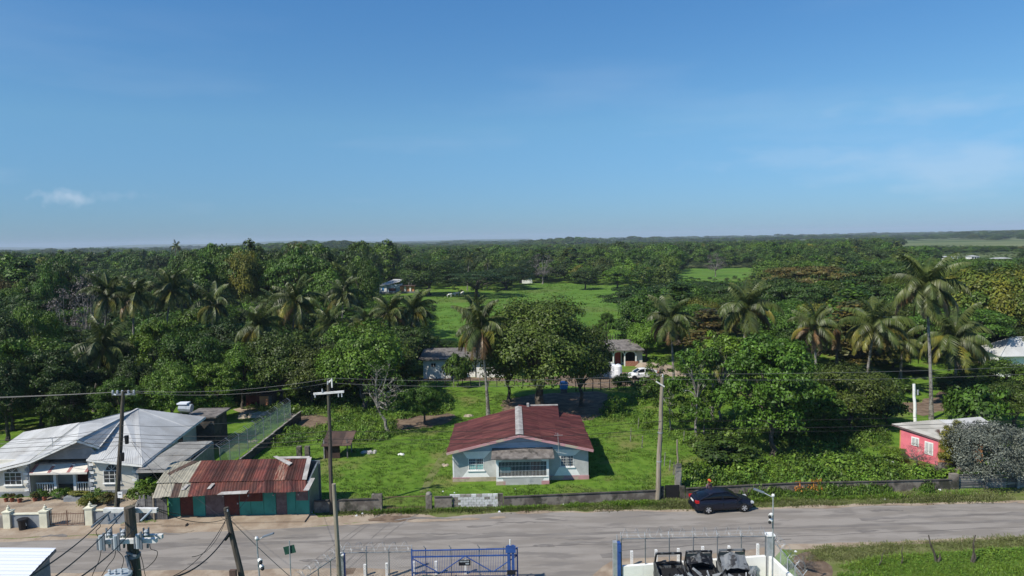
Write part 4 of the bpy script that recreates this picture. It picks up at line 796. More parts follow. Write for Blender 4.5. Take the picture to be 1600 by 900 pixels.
pB0 = Vector((-13.66, 49.27, 0)); pBt = at(513, 592, 49.27)
pB = pole(pB0, pBt, .17, .11, 'wood_pole', 'tall grey wooden power pole beside the shop, with a white crossarm near its top')
cb = at(513, 614, 49.15); MB().bar(cb + Vector((-1.08, 0, -.05)), cb + Vector((1.15, 0, .08)), .13, .15).build('crossarm', M['arm_white'], pB)
MB().bar(pBt + Vector((-.02, -.1, -.3)), pBt + Vector((.25, -.2, -.05)), .1, .1).bar(pBt + Vector((.3, -.2, -.6)), pBt + Vector((.3, -.2, .05)), .09).build('bracket', M['arm_white'], pB)
for o in ((-.42, .1), (.0, .62), (1.0, -.35), (-.95, -.35), (.75, -.3)): insul(cb + Vector((o[0], -.06, o[1] if o[1] > .2 else .06 if o[1] > 0 else -.32)), pB, .28, .06)
pE = pole(gp(527, 905) , at(519, 756, 42.0), .14, .11, 'pale_pole', 'shorter rough grey wooden pole standing just in front of the tall white-armed pole')
b_ = gp(532, 930); t_ = at(521.5, 756, b_.y); pE.location = b_; pE.children[0].data = MB().tube([Vector((0, 0, 0)), t_ - b_], [.15, .115], 10).mesh('shaft', M['pale_pole'])
pF0 = Vector((10.74, 50.55, 0)); pFt = at(1035, 588, 50.55)
pF = pole(pF0, pFt, .21, .13, 'pale_pole', 'tall pale wooden pole at the wall right of the red-roofed house')
MB().bar(pFt + Vector((-.5, -.15, -.35)), pFt + Vector((.12, -.15, -.75)), .09).build('bracket', M['arm_white'], pF); insul(pFt + Vector((0, -.1, -.05)), pF, .25, .06)
for z in (3.0, 5.2): MB().cyl((pF0.x + (pFt.x - pF0.x) * z / pFt.z, pF0.y, z), .2, .08, 10).build('band', M['galv'], pF)
pG0 = gp(1060, 766); pG = pole(pG0, at(1058, 687, pG0.y), .08, .06, 'pale_pole', 'slim grey pole bolted to a square concrete stub just right of the tall pale pole')
B('stub', M['concrete'], pG, (pG0.x - .2, pG0.y - .2, 0, pG0.x + .2, pG0.y - .09, 2.2)); B('stub', M['concrete'], pG, (pG0.x - .25, pG0.y + .09, 0, pG0.x + .15, pG0.y + .2, 2.0))
pH0 = Vector((at(1431, 662, 66).x, 66, 0)); pH = pole(pH0, at(1428, 600, 66), .16, .13, 'white_wall', 'white painted pole standing on the grass behind the pink house')
MB().cyl(at(1434, 617, 65.8), .09, .5, 8).build('junction_box', M['galv'], pH)
# leaning pole, foreground
b_ = at(385, 935, 31.0); b_ = Vector((b_.x, 31.0, b_.z)); tD = at(353, 793, 31.0); dD = (b_ - tD); bD = tD + dD * (tD.z / -dD.z); 
pD = pole(bD, tD, .17, .115, 'wood_pole', 'leaning dark wooden foreground pole before the shop, wires tied to its top')
MB().tube([tD.lerp(bD, .15) + Vector((.0, -.15, 0)), tD.lerp(bD, .19) + Vector((-.3, -.15, -.0))], .08, 6).build('cable_clamp', M['plastic_black'], pD); q = at(366, 890, 30.7); B('box', M['zinc_old'], pD, (q.x - .2, q.y - .1, q.z - .8, q.x + .1, q.y + .05, q.z))
insul(tD + Vector((.12, -.12, -.15)), pD, .1, .04)
# big foreground pole with crossarms, cut-outs and transformer
YC = 20.0; tC = at(202, 792, YC); bC = at(213, 900, YC); dC = (bC - tC); bC = tC + dC * (tC.z / -dC.z)
pC = pole(bC, tC, .185, .15, 'wood_pole', 'greenish foreground pole at bottom left with three white crossarms, fuses and a grey transformer')
def A_(x, y, dy=0): return at(x, y, YC + dy)
MB().bar(A_(163, 797, .22), A_(246, 797, .22), .12, .13).build('crossarm', M['arm_white'], pC)
MB().bar(A_(160, 839, .22), A_(254, 838, .22), .12, .13).build('crossarm', M['arm_white'], pC); MB().bar(A_(163, 846, -.2), A_(245, 844, -.2), .12, .13).build('crossarm', M['arm_white'], pC)
for x, y, s in ((158, 848, 1), (181, 848, 1), (216, 846, 1)):
    c = A_(x, y, -.38); bd = MB(); bd.tube([c + Vector((0, 0, -.2)), c + Vector((0, 0, .22))], .07, 8); co = bd.build('cutout', M['insul_grey'], pC)
    mb = MB(); mb.bar(c + Vector((.1, -.02, -.24)), c + Vector((.1, -.02, .3)), .05); mb.bar(c + Vector((-.1, -.02, -.2)), c + Vector((-.1, -.02, .12)), .035); mb.bar(c + Vector((-.1, 0, .1)), c + Vector((.1, 0, .22)), .04); mb.bar(c + Vector((-.1, 0, -.2)), c + Vector((.1, 0, -.2)), .04); mb.build('fuse_holder', M['insul'], co)
for x in (171, 193, 229):
    c = A_(x, 835, .1); mb = MB(); mb.bar(c + Vector((-.08, 0, -.1)), c + Vector((-.08, 0, .2)), .04); mb.bar(c + Vector((.07, 0, -.05)), c + Vector((.07, 0, .22)), .035); ar = mb.build('arrester', M['insul'], pC); MB().lathe(c + hz * -.05, [(0, .05), (.05, .08), (.1, .05), (.15, .08), (.2, .04)], 8).build('shed', M['insul_grey'], ar)
for x in (171, 194, 231): MB().bar(A_(x, 850, -.1), A_(x, 856, -.1), .05).build('bolt', M['insul'], pC)
for a, b in ((A_(172, 800, -.3), A_(140, 826, -3.0)), (A_(192, 800, -.3), A_(168, 820, -2.0)), (A_(237, 797, -.15), A_(218, 816, -.5))):
    q = a.lerp(b, .9); MB().tube([a, q], .03, 6).build('strain_insulator', M['insul_grey'] if b.y > 19 else M['insul'], pC)
for k in (168, 178): MB().tube([A_(k, 803, -.2), A_(k + 4, 818, -.25)], .035, 6).build('arrester', M['insul'], pC)
mb = MB(); mb.bar(A_(197, 868, -.25), A_(203, 888, -.25), .07); mb.bar(A_(197, 863, -.2), A_(213, 869, -.2), .05); mb.cyl(A_(209, 870), .2, .1, 10); mb.build('mounting_bracket', M['insul'], pC)
tr = A_(184, 897, -.5); MB().lathe(tr - hz * 1.0, [(0, .33), (.03, .35), (.88, .35), (.9, .38), (1.0, .38), (1.04, .3)], 12).build('transformer', M['transformer'], pC)
for a in (-.18, 0, .18): insul(tr + Vector((a, -.1, .02)), pC, .18, .05)
# ------------------------------------------------------------------ wires
def wire(a, b, sag, label, r=.010, m='wire', gr=None, n=14, nm='power_line'):
    a, b = Vector(a), Vector(b); pts = [a.lerp(b, k / n) - hz * sag * 4 * (k / n) * (1 - k / n) for k in range(n + 1)]
    return tag(MB().tube([p for p in pts], r, 4).build(nm, M[m]), label, 'wire', gr)
LX = Vector((-75, 48.6, 10.2)); RX = Vector((62, 54, 9.8))
g1 = 'high power lines strung along the road'; 
def off(p, x, y, z): return Vector(p) + Vector((x, y, z))
for k, (dx, dz, dy) in enumerate(((-.8, .15, -.5), (-.1, .15, 0), (.75, .15, .5))):
    wire(off(LX, 0, dy, -.6 * k * .5), off(pAt, dx, dy * .2, -.05), .5, ('left', 'middle', 'right')[k] + ' one of three high lines from the left edge to the dark pole top', gr='power lines left of the dark pole', m='wire_alu')
wire(off(pAt, .2, -.1, .05), off(pBt, .3, -.2, .1), .45, 'uppermost power line between the dark pole and the white-armed pole', m='wire_alu')
wire(off(pAt, .5, .0, -.1), off(pBt, 0, 0, -.3), .5, 'second power line from the top between the dark pole and the white-armed pole', m='wire_alu')
wire(off(pBt, .3, -.2, .1), off(pFt, 0, -.1, .2), .35, 'uppermost power line between the white-armed pole and the tall pale pole', m='wire_alu')
wire(off(pBt, 0, 0, -.3), off(pFt, 0, 0, -.2), .4, 'second power line from the top between the white-armed pole and the tall pale pole', m='wire_alu')
wire(off(pFt, 0, -.1, .2), off(RX, 0, 0, .2), .55, 'uppermost power line running from the tall pale pole off the right edge', m='wire_alu')
wire(off(pFt, 0, 0, -.2), off(RX, 0, 0, -.2), .75, 'second power line from the top running from the tall pale pole off the right edge', m='wire_alu')
def polept(b, t, z, dy=-.15): b = Vector(b); t = Vector(t); p = b.lerp(t, z / t.z); p.y += dy; return p
for z, rr_, od in ((6.35, .014, 'topmost'), (6.05, .012, 'second'), (5.75, .018, 'third and thickest'), (5.45, .012, 'lowest')):
    o3 = {'topmost': 'topmost', 'third and thickest': 'middle', 'lowest': 'lowest', 'second': ''}[od]
    gl = 'telephone cables strung in a low bundle from the left edge to the dark pole'; wire((-75, 48.4, z + .1), polept(pA0, pAt, z), .55, od + ' of the four low cables left of the dark pole', rr_, gr=gl)
    wire(polept(pA0, pAt, z), polept(pB0, pBt, z - .1), .3, od + ' of the four low cables between the dark and the white-armed pole', rr_, gr='low cables over the shop roof')
    if z != 6.05:
        wire(polept(pB0, pBt, z - .1), polept(pF0, pFt, z - .2), .35, o3 + ' of three low cables crossing in front of the red-roofed house', rr_, gr='low cables in front of the red-roofed house')
        wire(polept(pF0, pFt, z - .2), (62, 53.8, z), .55, o3 + ' of three low cables crossing in front of the pink house', rr_, gr='low cables in front of the pink house')
pA3 = at(195, 683, 49.0)
wire(at(0, 693, 54), at(197, 664, 49.1), .15, 'service wire rising across the large grey roof to the dark pole', .016, 'wire_alu')
wire(at(197, 664, 49.1), at(330, 662, 62), .2, 'service wire from the dark pole towards the back corner of the grey-roofed house', .014, 'wire_alu')
wire(at(330, 662, 62), at(515, 643, 80), .3, 'pale wire crossing over the chain link fence to the trees', .014, 'wire_alu')
wire(at(205, 687, 49), at(355, 815, 31), .2, 'service wire slanting down from the dark pole to the leaning pole', .010, 'wire')
wire(at(205, 690, 49), at(262, 770, 47.5), .05, 'drop wire slanting from the dark pole to the left end of the shop roof', .014)
wire(at(155, 722, 54), at(190, 688, 49.1), .1, 'drop wire from the grey-roofed house eave to the dark pole', .014)
wire(at(190, 714, 49.1), at(60, 726, 53.5), .1, 'drop wire running left from the dark pole along the eave of the grey-roofed house', .014)
# thick conductors of the foreground pole running down to the lower left
for k, (a, b, lb) in enumerate((((172, 800, -.3), (40, 905, -9), 'upper thick conductor'), ((192, 802, -.3), (60, 920, -9), 'middle thick conductor'), ((212, 822, -.3), (110, 912, -9), 'lower thick conductor'))):
    wire(A_(*a), A_(*b), .12, lb + ' slanting from the foreground crossarm pole to the lower left corner', .016)
for i, c in enumerate(([(158, 860), (155, 875), (148, 890), (142, 905)], [(181, 860), (178, 872), (168, 885), (156, 905)], [(183, 860), (193, 872), (190, 888), (186, 897)], [(234, 850), (236, 858), (246, 862), (242, 875), (228, 888), (217, 890)], [(216, 858), (222, 875), (226, 895), (230, 912)], [(151, 812), (157, 822), (150, 830), (154, 840), (158, 845)], [(170, 800), (152, 812), (148, 816)])):
    pts = [A_(x, y, -.35) for x, y in c]; sm = []
    for k in range(len(pts) - 1):
        p0, p1, p2, p3 = pts[max(k - 1, 0)], pts[k], pts[k + 1], pts[min(k + 2, len(pts) - 1)]
        for u in (0, .25, .5, .75): sm.append(.5 * ((2 * p1) + (p2 - p0) * u + (2 * p0 - 5 * p1 + 4 * p2 - p3) * u * u + (3 * p1 - p0 - 3 * p2 + p3) * u ** 3))
    sm.append(pts[-1]); MB().tube(sm, .011, 4).build('jumper_wire', M['wire'], pC)
for (a, b, s, r, lb) in (((353, 812), (205, 905), 1.0, .018, 'cable curving from the leaning pole top down to the bottom edge, left one'), ((358, 832), (252, 905), .5, .035, 'thick black cable hanging from the clamp of the leaning pole'), ((352, 815), (300, 870), .4, .012, 'thin drooping wire left of the leaning pole'), ((363, 806), (245, 797), .35, .012, 'line running left from the leaning pole to the foreground crossarms, lower one'), ((355, 798), (246, 795), .25, .012, 'line running left from the leaning pole to the foreground crossarms, upper one')):
    wire(at(a[0], a[1], 30.8), at(b[0], b[1], 20 if b[0] < 250 and b[1] < 800 else 24), s, lb, r)
wire(at(353, 805, 31), at(470, 915, 33), .1, 'guy wire slanting right from the leaning pole to the fence', .014, 'wire_alu')
wire(at(430, 720, 51), at(360, 812, 31), .1, 'service wire from the shop roof to the leaning pole', .012)

# ------------------------------------------------------------------ blue gate, fences and yard at the near edge
YG = 38.4
def tall_fence(pts, zt, label, posts, m='steel', mesh=True, parent=None, coil=True, z0=.1):
    t = thing('chain_link_fence', (pts[0].x, pts[0].y, 0), label, 'fence')
    for i in range(len(pts) - 1):
        a, b = pts[i], pts[i + 1]; n = posts[i]
        for k in range(n + (i == len(pts) - 2)):
            p = a.lerp(b, k / n); p0 = Vector((p.x, p.y, 0)); d = (b - a); nrm = Vector((d.y, -d.x, 0)).normalized()
            MB().tube([p0, p0 + hz * zt], .032, 6).build('post', M[m], t); MB().tube([p0 + hz * zt, p0 + hz * (zt + .3) + nrm * -.22], .018, 4).tube([p0 + hz * zt, p0 + hz * (zt + .3) + nrm * .22], .018, 4).build('outrigger', M['galv'], t)
        A1, B1 = Vector((a.x, a.y, zt)), Vector((b.x, b.y, zt)); MB().tube([A1, B1], .026, 6).build('top_rail', M[m], t)
        mb = MB()
        for o in (-.2, .2): mb.tube([A1 + hz * .28 + Vector((0, o, 0)), B1 + hz * .28 + Vector((0, o, 0))], .006, 3)
        mb.build('barbed_wire', M['galv'], t)
        mesh_fence(Vector((a.x, a.y, 0)), Vector((b.x, b.y, 0)), z0, zt, M['steel'], t, .16, .0035)
        if coil:
            L = (B1 - A1).length; turns = L / .33; n2 = int(turns * 10); pts2 = []
            dd = (B1 - A1).normalized(); nn = Vector((dd.y, -dd.x, 0)); rc = random.Random(5)
            for q in range(n2 + 1):
                an = q / 10 * 2 * math.pi; rad = .27 + .03 * math.sin(q * .37); pts2.append(A1 + dd * (L * q / n2 + .16 * math.sin(an * .5)) + nn * rad * math.cos(an) + hz * (.32 + rad * math.sin(an)))
            tag(MB().tube(pts2, .0065, 3, cap=False).build('razor_coil', M['galv'], t), kind='stuff')
    return t
gl_, gr_ = at(644, 861, YG), at(808, 853, YG); fl = at(537, 867, YG)
ztg = gl_.z
fz = at(590, 863, YG).z
tall_fence([fl, Vector((gl_.x - .05, YG, fz))], fz, 'chain link fence between the blue gate and the white post in front of the road', [3])
k1 = at(458, 900, 33.5); tall_fence([Vector((fl.x - .1, YG, 0)), Vector((at(455, 893, 34.6).x, 34.6, 0)), Vector((at(455, 893, 34.6).x - 1.6, 31.5, 0))], fz, 'chain link fence slanting towards the viewer left of the white post', [4, 2])
t = thing('gate_post', (fl.x, YG, 0), 'square pale grey post where the two left chain link fences meet', 'post'); q = at(534, 867, YG); B('shaft', M['galv'], t, (q.x - .2, YG - .15, 0, q.x + .12, YG + .15, q.z)); B('edge', M['blue'], t, (q.x + .124, YG - .1, 0, q.x + .18, YG + .1, q.z + .1)); B('cap', M['white_paint'], t, (q.x - .24, YG - .18, q.z + .003, q.x + .14, YG + .18, q.z + .07))
# blue sliding gate
g = thing('sliding_gate', ((gl_.x + gr_.x) / 2, YG, 0), 'tall blue steel sliding gate with vertical bars and a small black sign', 'gate')
yG = YG - .15
def bz(x): return gl_.z + (gr_.z - gl_.z) * 0
zt = (gl_.z + gr_.z) / 2; x0, x1 = gl_.x, gr_.x; zm = zt - .38; zr = zt - 1.32
for nm, z, h_ in (('top_rail', zt, .06), ('upper_rail', zm, .07), ('rack_rail', zr, .08), ('bottom_rail', .15, .1)): MB().bar((x0, yG, z), (x1, yG, z), .06, h_).build(nm, M['blue'], g)
mb = MB(); k = 0
while x0 + k * .12 < x1 - .05: mb.box(x0 + k * .12, yG - .06, zr + .03, x0 + k * .12 + .06, yG - .03, zr + .075); k += 1
mb.build('rack_teeth', M['steel'], g)
for x in (x0, x1): MB().bar((x, yG, .1), (x, yG, zt + .08), .08).build('end_stile', M['blue'], g)
for kx in (.13, .37, .64, .87): x = x0 + (x1 - x0) * kx; MB().bar((x, yG + .04, .1), (x, yG + .04, zt + .12), .05).build('stile', M['steel'] if kx != .13 else M['blue'], g)
n = 62
for k in range(1, n): x = x0 + (x1 - x0) * k / n; MB().bar((x, yG, .15), (x, yG, zt), .018).build('bar', M['blue'], g)
for (ua, za), (ub, zb2) in (((0, zm - .05), (.25, zr)), ((.27, zr), (.50, zm)), ((.51, zm), (.76, zr)), ((.77, zr), (1, zm))): MB().bar((x0 + (x1 - x0) * ua, yG - .04, za), (x0 + (x1 - x0) * ub, yG - .04, zb2), .045).build('brace', M['blue'], g)
sgx = at(726, 879, yG - .1); sg = B('gate_sign', M['black_sign'], g, (sgx.x - .34, sgx.y - .02, sgx.z - .17, sgx.x + .34, sgx.y, sgx.z + .17))
mb = MB(); rr = random.Random(8)
for k in range(7):
    x = sgx.x - .28 + k * .08; mb.box(x, sgx.y - .026, sgx.z + .03, x + .055, sgx.y - .0215, sgx.z + .12)
mb.box(sgx.x + .05, sgx.y - .026, sgx.z - .1, sgx.x + .25, sgx.y - .0215, sgx.z - .03).build('lettering', M['insul_grey'], sg)
mb = MB(); rr = random.Random(9)
for kx in (.13, .37, .64): mb.tube([(x0 + (x1 - x0) * kx, yG, zt + .1), (x0 + (x1 - x0) * kx - .1, yG, zt + .28)], .02, 4)
mb.build('spike', M['steel'], g)
qx = at(797, 853, YG - .3); t = thing('gate_post', (qx.x, YG - .3, 0), 'double blue steel guide post at the right end of the blue sliding gate', 'post')
for o in (-.16, .08): B('shaft', M['blue'], t, (qx.x + o, YG - .42, 0, qx.x + o + .16, YG - .26, qx.z + .05))
B('head', M['blue'], t, (qx.x - .25, YG - .45, qx.z - .35, qx.x + .32, YG - .424, qx.z + .08)); MB().cyl((qx.x, YG - .34, qx.z + .05), .03, .35, 6).build('pin', M['white_paint'], t); 
for z in (.8,): B('roller_box', M['black_sign'], t, (qx.x - .2, YG - .5, z, qx.x + .28, YG - .455, z + .25))
# row of white bollards along the verge
gb = 'white square bollards along the near side of the road'
YBo = 40.6
for x, y, nm in ((570, 882, 0), (604, 880, 0), (646, 878, 0), (681, 877, 0), (727, 875, 0), (987, 861, 1), (1025, 859, 1), (1060, 857, 1), (1098, 854, 1), (1139, 853, 1), (1184, 850, 1)):
    yb_ = YBo - .9 if nm == 0 else YBo - .3 + (x - 987) * .002
    p = at(x, y, yb_); t = tag(MB().box(p.x - .075, yb_ - .075, 0, p.x + .075, yb_ + .075, p.z).build('bollard', M['white_paint']), None, 'bollard', gb)
    nm_ = {570: 'white bollard behind the left chain link fence, leftmost of the whole row', 604: 'white bollard second from the left, just left of the blue gate', 646: 'white bollard seen right behind the left end of the blue gate', 681: 'white bollard behind the blue gate, left of its black sign', 727: 'white bollard directly behind the black sign of the blue gate', 987: 'white bollard behind the right fence, leftmost, nearest the tall blue-grey post', 1025: 'white bollard behind the left wrecked vehicle, left of the two', 1060: 'white bollard behind the left wrecked vehicle, right of the two', 1098: 'white bollard behind the middle wrecked vehicle', 1139: 'white bollard behind the silver-grey wreck', 1184: 'white bollard rightmost of the row, next to the white column'}
    t['label'] = nm_[x]
# right compound
YR = 38.6
c0 = at(964, 846, YR); c1 = at(1196, 834, YR); zt2 = (c0.z + c1.z) / 2 
tall_fence([Vector((c0.x + .25, YR, 0)), Vector((c1.x, YR, 0))], zt2, 'chain link fence with razor wire above the low white wall, behind the wrecked vehicles', [6], z0=1.2)
lw = thing('yard_wall', (c0.x, YR, 0), 'low whitewashed wall of the yard with the wrecked vehicles', 'wall'); zwl = at(975, 884, YR).z; zwr = at(1190, 868, YR).z
n = 7
for k in range(n):
    xa, xb = c0.x + .3 + (c1.x - c0.x - .3) * k / n, c0.x + .3 + (c1.x - c0.x - .3) * (k + 1) / n; mb = MB(); quadpanel(mb, (xa + .004, YR - .12, 0), (xb - .004, YR - .12, 0), zwl + (zwr - zwl) * k / n, zwl + (zwr - zwl) * (k + 1) / n, 0, .22); mb.build('wall_bay', M['white_wall'], lw)
q = at(1224, 862, 36.5); mb = MB(); quadpanel(mb, (c1.x + .1, YR - .1, 0), (c1.x + .5, YR - 3.5, 0), zwr + .05, zwr + .05, 0, .22); mb.build('wall_return', M['white_wall'], lw)
t = thing('gate_post', (c0.x, YR, 0), 'thick blue and pale grey sliding gate post at the left end of the right yard', 'post')
B('shaft', M['galv'], t, (c0.x - .25, YR - .2, 0, c0.x - .02, YR + .15, c0.z)); B('shaft', M['blue'], t, (c0.x - .017, YR - .25, 0, c0.x + .18, YR + .1, c0.z)); MB().cyl((c0.x, YR, c0.z), .03, .4, 6).build('pin', M['galv'], t); B('head', M['blue'], t, (c0.x + .02, YR - .3, c0.z - .5, c0.x + .2, YR - .26, c0.z - .1))
t = thing('column', (c1.x + .25, YR, 0), 'pale square column at the right corner of the yard fence', 'column'); q = at(1203, 836, YR); B('shaft', M['galv'], t, (q.x - .22, YR - .22, 0, q.x + .12, YR + .2, q.z)); B('side', M['steel'], t, (q.x + .124, YR - .2, 0, q.x + .2, YR + .18, q.z)); B('cap', M['white_paint'], t, (q.x - .26, YR - .26, q.z + .003, q.x + .24, YR + .24, q.z + .08))
e0_ = Vector((c1.x + .5, YR, 0)); e1_ = Vector((at(1252, 905, 34.8).x, 34.6, 0)); tall_fence([e0_, e1_], at(1213, 850, YR - .3).z, 'chain link fence with angled outriggers going down to the right from the pale column', [4], m='galv')
# lamp posts with cameras
def lamp(xt, yt, Y, arm, label):
    t_ = at(xt, yt, Y); b_ = Vector((t_.x + .15 * (0 if xt > 800 else 1), Y, 0)); t = thing('street_lamp', b_, label, 'street lamp')
    MB().tube([b_, t_], [.05, .035], 8).build('pole', M['galv'], t); MB().ball(t_ + hz * .03, .09, 8).build('finial', M['white_paint'], t)
    e = t_ + Vector(arm); MB().tube([t_ - hz * .08, e], .025, 6).build('arm', M['galv'], t); d = (e - t_).normalized(); MB().bar(e - d * .1, e + d * .45, .16, .06).build('lamp_head', M['insul'], t)
    for k in (0, 1):
        c = t_ - hz * (.95 + k * .3) + Vector((.1 + k * .07 if xt < 800 else -.1, -.08, 0)); MB().tube([c, c + Vector((.1 if xt < 800 else -.12, -.1, -.06))], [.085, .11], 8).build('camera', M['white_paint'], t); MB().ball(c + Vector((.12 if xt < 800 else -.14, -.12, -.1)), .085, 8).build('camera_dome', M['plastic_black'], t)
lamp(401, 842, 31, (.38, .0, .12), 'thin grey lamp post with white cameras, near the leaning pole at the bottom left')
lamp(1208, 775, 35.5, (-.5, .25, .14), 'tall thin grey lamp post with white cameras before the pale column at right')
# road sign, back view
p = at(452, 845, 34); t = thing('road_sign', (p.x, 34, 0), 'dark green road sign seen from behind on a thin pole at the bottom left', 'sign')
MB().tube([(p.x, 34, 0), p], .03, 6).build('pole', M['galv'], t); MB().bar(at(444, 861, 34.05) , at(461, 857, 34.05), .015, .42).build('panel', M['green_sign'], t)

# ------------------------------------------------------------------ cars
def wheel(parent, x, y, r=.31, side=-1, rimm='rim'):
    w_ = thing('wheel', (0, 0, 0), None, None); w_.parent = parent; w_.location = (x, y, r)
    for nm, prof, m in (('tyre', [(-.1, r * .8), (-.09, r * .97), (0, r), (.09, r * .97), (.1, r * .8), (.1, r * .64), (-.1, r * .64)], 'tyre'),):
        v = MB(); v.tube([(0, a, 0) for a, b in prof], [b for a, b in prof], 20, cap=False); o = linkmesh(nm, v.mesh(nm, M[m], smooth=False), w_)
    v = MB(); v.tube([(0, side * .03, 0), (0, side * .1, 0)], [r * .68, r * .66], 20, cap=False); v.tube([(0, side * .02, 0), (0, side * .03, 0)], [r * .3, r * .28], 10)
    for k in range(10):
        a = 2 * math.pi * k / 10 + (.12 if k % 2 else -.12); v.bar((0, side * .075, 0), (r * .66 * math.cos(a), side * .085, r * .66 * math.sin(a)), .045, .03, up=(0, 1, 0))
    v.tube([(0, side * .04, 0), (0, side * .1, 0)], r * .16, 8); linkmesh('rim', v.mesh('rim', M[rimm]), w_)
    v = MB(); v.tube([(0, side * .01, 0), (0, side * .02, 0)], r * .66, 16); linkmesh('brake_disc', v.mesh('brake_disc', M['dark']), w_)
def loft(secs, m, name, parent, smooth=True, sub=1):
    """secs: list of (x, [(y,z)...]) half profiles from bottom centre to top centre, mirrored"""
    v = []; f = []; k = len(secs[0][1])
    for x, prof in secs:
        row = [(x, y, z) for y, z in prof] + [(x, -y, z) for y, z in prof[::-1] if True]
        v += row
    n = 2 * k
    for i in range(len(secs) - 1):
        for j in range(n): f.append((i * n + j, i * n + (j + 1) % n, (i + 1) * n + (j + 1) % n, (i + 1) * n + j))
    f.append(tuple(range(n))[::-1]); f.append(tuple((len(secs) - 1) * n + j for j in range(n)))
    me = bpy.data.meshes.new(name); me.from_pydata(v, [], [q[::-1] for q in f]); me.materials.append(m); me.polygons.foreach_set('use_smooth', [smooth] * len(f))
    o = linkmesh(name, me, parent)
    if sub: s = o.modifiers.new('s', 'SUBSURF'); s.levels = sub; s.render_levels = sub
    return o
def car(loc, rz, label, paint, glass, sedan=True, nm='parked_car'):
    """hatch-tailed saloon 4.5 m long, nose towards +x, origin on the ground at mid wheelbase"""
    c = thing(nm, loc, label, 'car', rz=rz)
    W = .86
    def sec(x, zb_, zs, zt_, w0, w1): return (x, [(0, zb_), (w0 * .9, zb_), (w0, zb_ + .08), (w0 * 1.0, (zb_ + zs) / 2), (w1, zs), (w1 * .9, zt_), (0, zt_ + .015)])
    body = [sec(-2.22, .42, .72, .92, .62, .60), sec(-2.16, .26, .8, 1.02, .76, .74), sec(-1.95, .22, .86, 1.05, .83, .78), sec(-1.35, .2, .88, 1.0, W, .80), sec(-.7, .2, .87, .97, W, .82), sec(0, .2, .85, .95, W, .82), sec(.7, .2, .84, .94, W, .82), sec(1.1, .2, .82, .92, W, .81), sec(1.6, .2, .76, .83, .84, .76), sec(2.0, .22, .66, .74, .78, .66), sec(2.2, .28, .55, .62, .62, .5)]
    loft(body, paint, 'body', c)
    g = lambda x, zb_, zt_, wb, wt: (x, [(0, zb_), (wb, zb_), (wt + (wb - wt) * .3, zb_ + (zt_ - zb_) * .75), (wt, zt_), (0, zt_ + .02)])
    cab = [g(-1.95, .98, 1.05, .70, .66), g(-1.35, .95, 1.28, .76, .58), g(-.9, .93, 1.40, .78, .58), g(-.2, .92, 1.45, .79, .59), g(.35, .92, 1.42, .78, .58), g(.75, .92, 1.24, .77, .60), g(1.25, .88, .93, .74, .66)]
    loft(cab, glass, 'glasshouse', c)
    rf = [(x, [(0, z - .02), (w_, z - .03), (w_ + .0, z + .0), (w_ * .9, z + .022), (0, z + .035)]) for x, z, w_ in ((-1.25, 1.31, .52), (-.85, 1.405, .56), (-.2, 1.455, .58), (.3, 1.43, .57), (.5, 1.36, .56))]
    loft(rf, paint, 'roof', c)
    mb = MB()
    for s in (-1, 1):
        mb.bar((.42, s * .585, 1.40), (1.2, s * .70, .93), .06, .05); mb.bar((-.25, s * .60, 1.44), (-.2, s * .79, .93), .07, .04); mb.bar((-.95, s * .585, 1.395), (-1.9, s * .69, 1.03), .1, .06)
    linkmesh('pillars', mb.mesh('pillars', paint), c)
    def part(nm_, m, *bx):
        mb = MB(); [mb.box(*b) for b in bx]; me = mb.mesh(nm_, m); return linkmesh(nm_, me, c)
    for s in (-1, 1):
        part('tail_light', M['red_lamp'], (-2.2, min(s * .5, s * .775), .80, -1.97, max(s * .5, s * .775), .97)); part('headlight', M['clear_lamp'], (1.92, min(s * .5, s * .755), .58, 2.12, max(s * .5, s * .755), .70)); part('wing_mirror', paint, (.85, min(s * .8, s * 1.0), .93, .98, max(s * .8, s * 1.0), 1.05)); part('door_handle', paint, (-.62, min(s * .845, s * .872), .78, -.44, max(s * .845, s * .872), .81), (.28, min(s * .845, s * .872), .78, .46, max(s * .845, s * .872), .81)); part('door_seam', M['dark'], (-.24, min(s * .845, s * .8635), .3, -.22, max(s * .845, s * .8635), .85), (.85, min(s * .845, s * .8635), .3, .87, max(s * .845, s * .8635), .85)); part('wheel_arch', M['dark'], *[(x - .36, min(s * .6, s * .857), .14, x + .36, max(s * .6, s * .857), .5) for x in (-1.32, 1.36)])
        for x in (-1.32, 1.36): wheel(c, x, s * .79, .32, s)
    part('number_plate', M['white_paint'], (-2.235, -.25, .78, -2.215, .25, .9)); part('bumper', paint, (-2.27, -.7, .32, -2.1, .7, .5)); part('spoiler', paint, (-1.99, -.6, 1.045, -1.85, .6, 1.075)); part('grille', M['dark'], (2.12, -.38, .38, 2.215, .38, .5))
    return c
cp = (gp(1103, 804) + gp(1160, 800)) / 2; cang = math.atan2(gp(1160, 800).y - gp(1103, 804).y, gp(1160, 800).x - gp(1103, 804).x)
car(Vector((cp.x + .05, cp.y + .8, .012)), cang - .02, 'dark navy saloon car parked half on the grass verge facing right', M['car_paint'], M['car_glass'])
wc = gp(1003, 591); car(Vector((wc.x, wc.y, 0)), math.pi + .15, 'white saloon car parked in the far yard beside the white water tanks', M['car_white'], M['car_glass'])

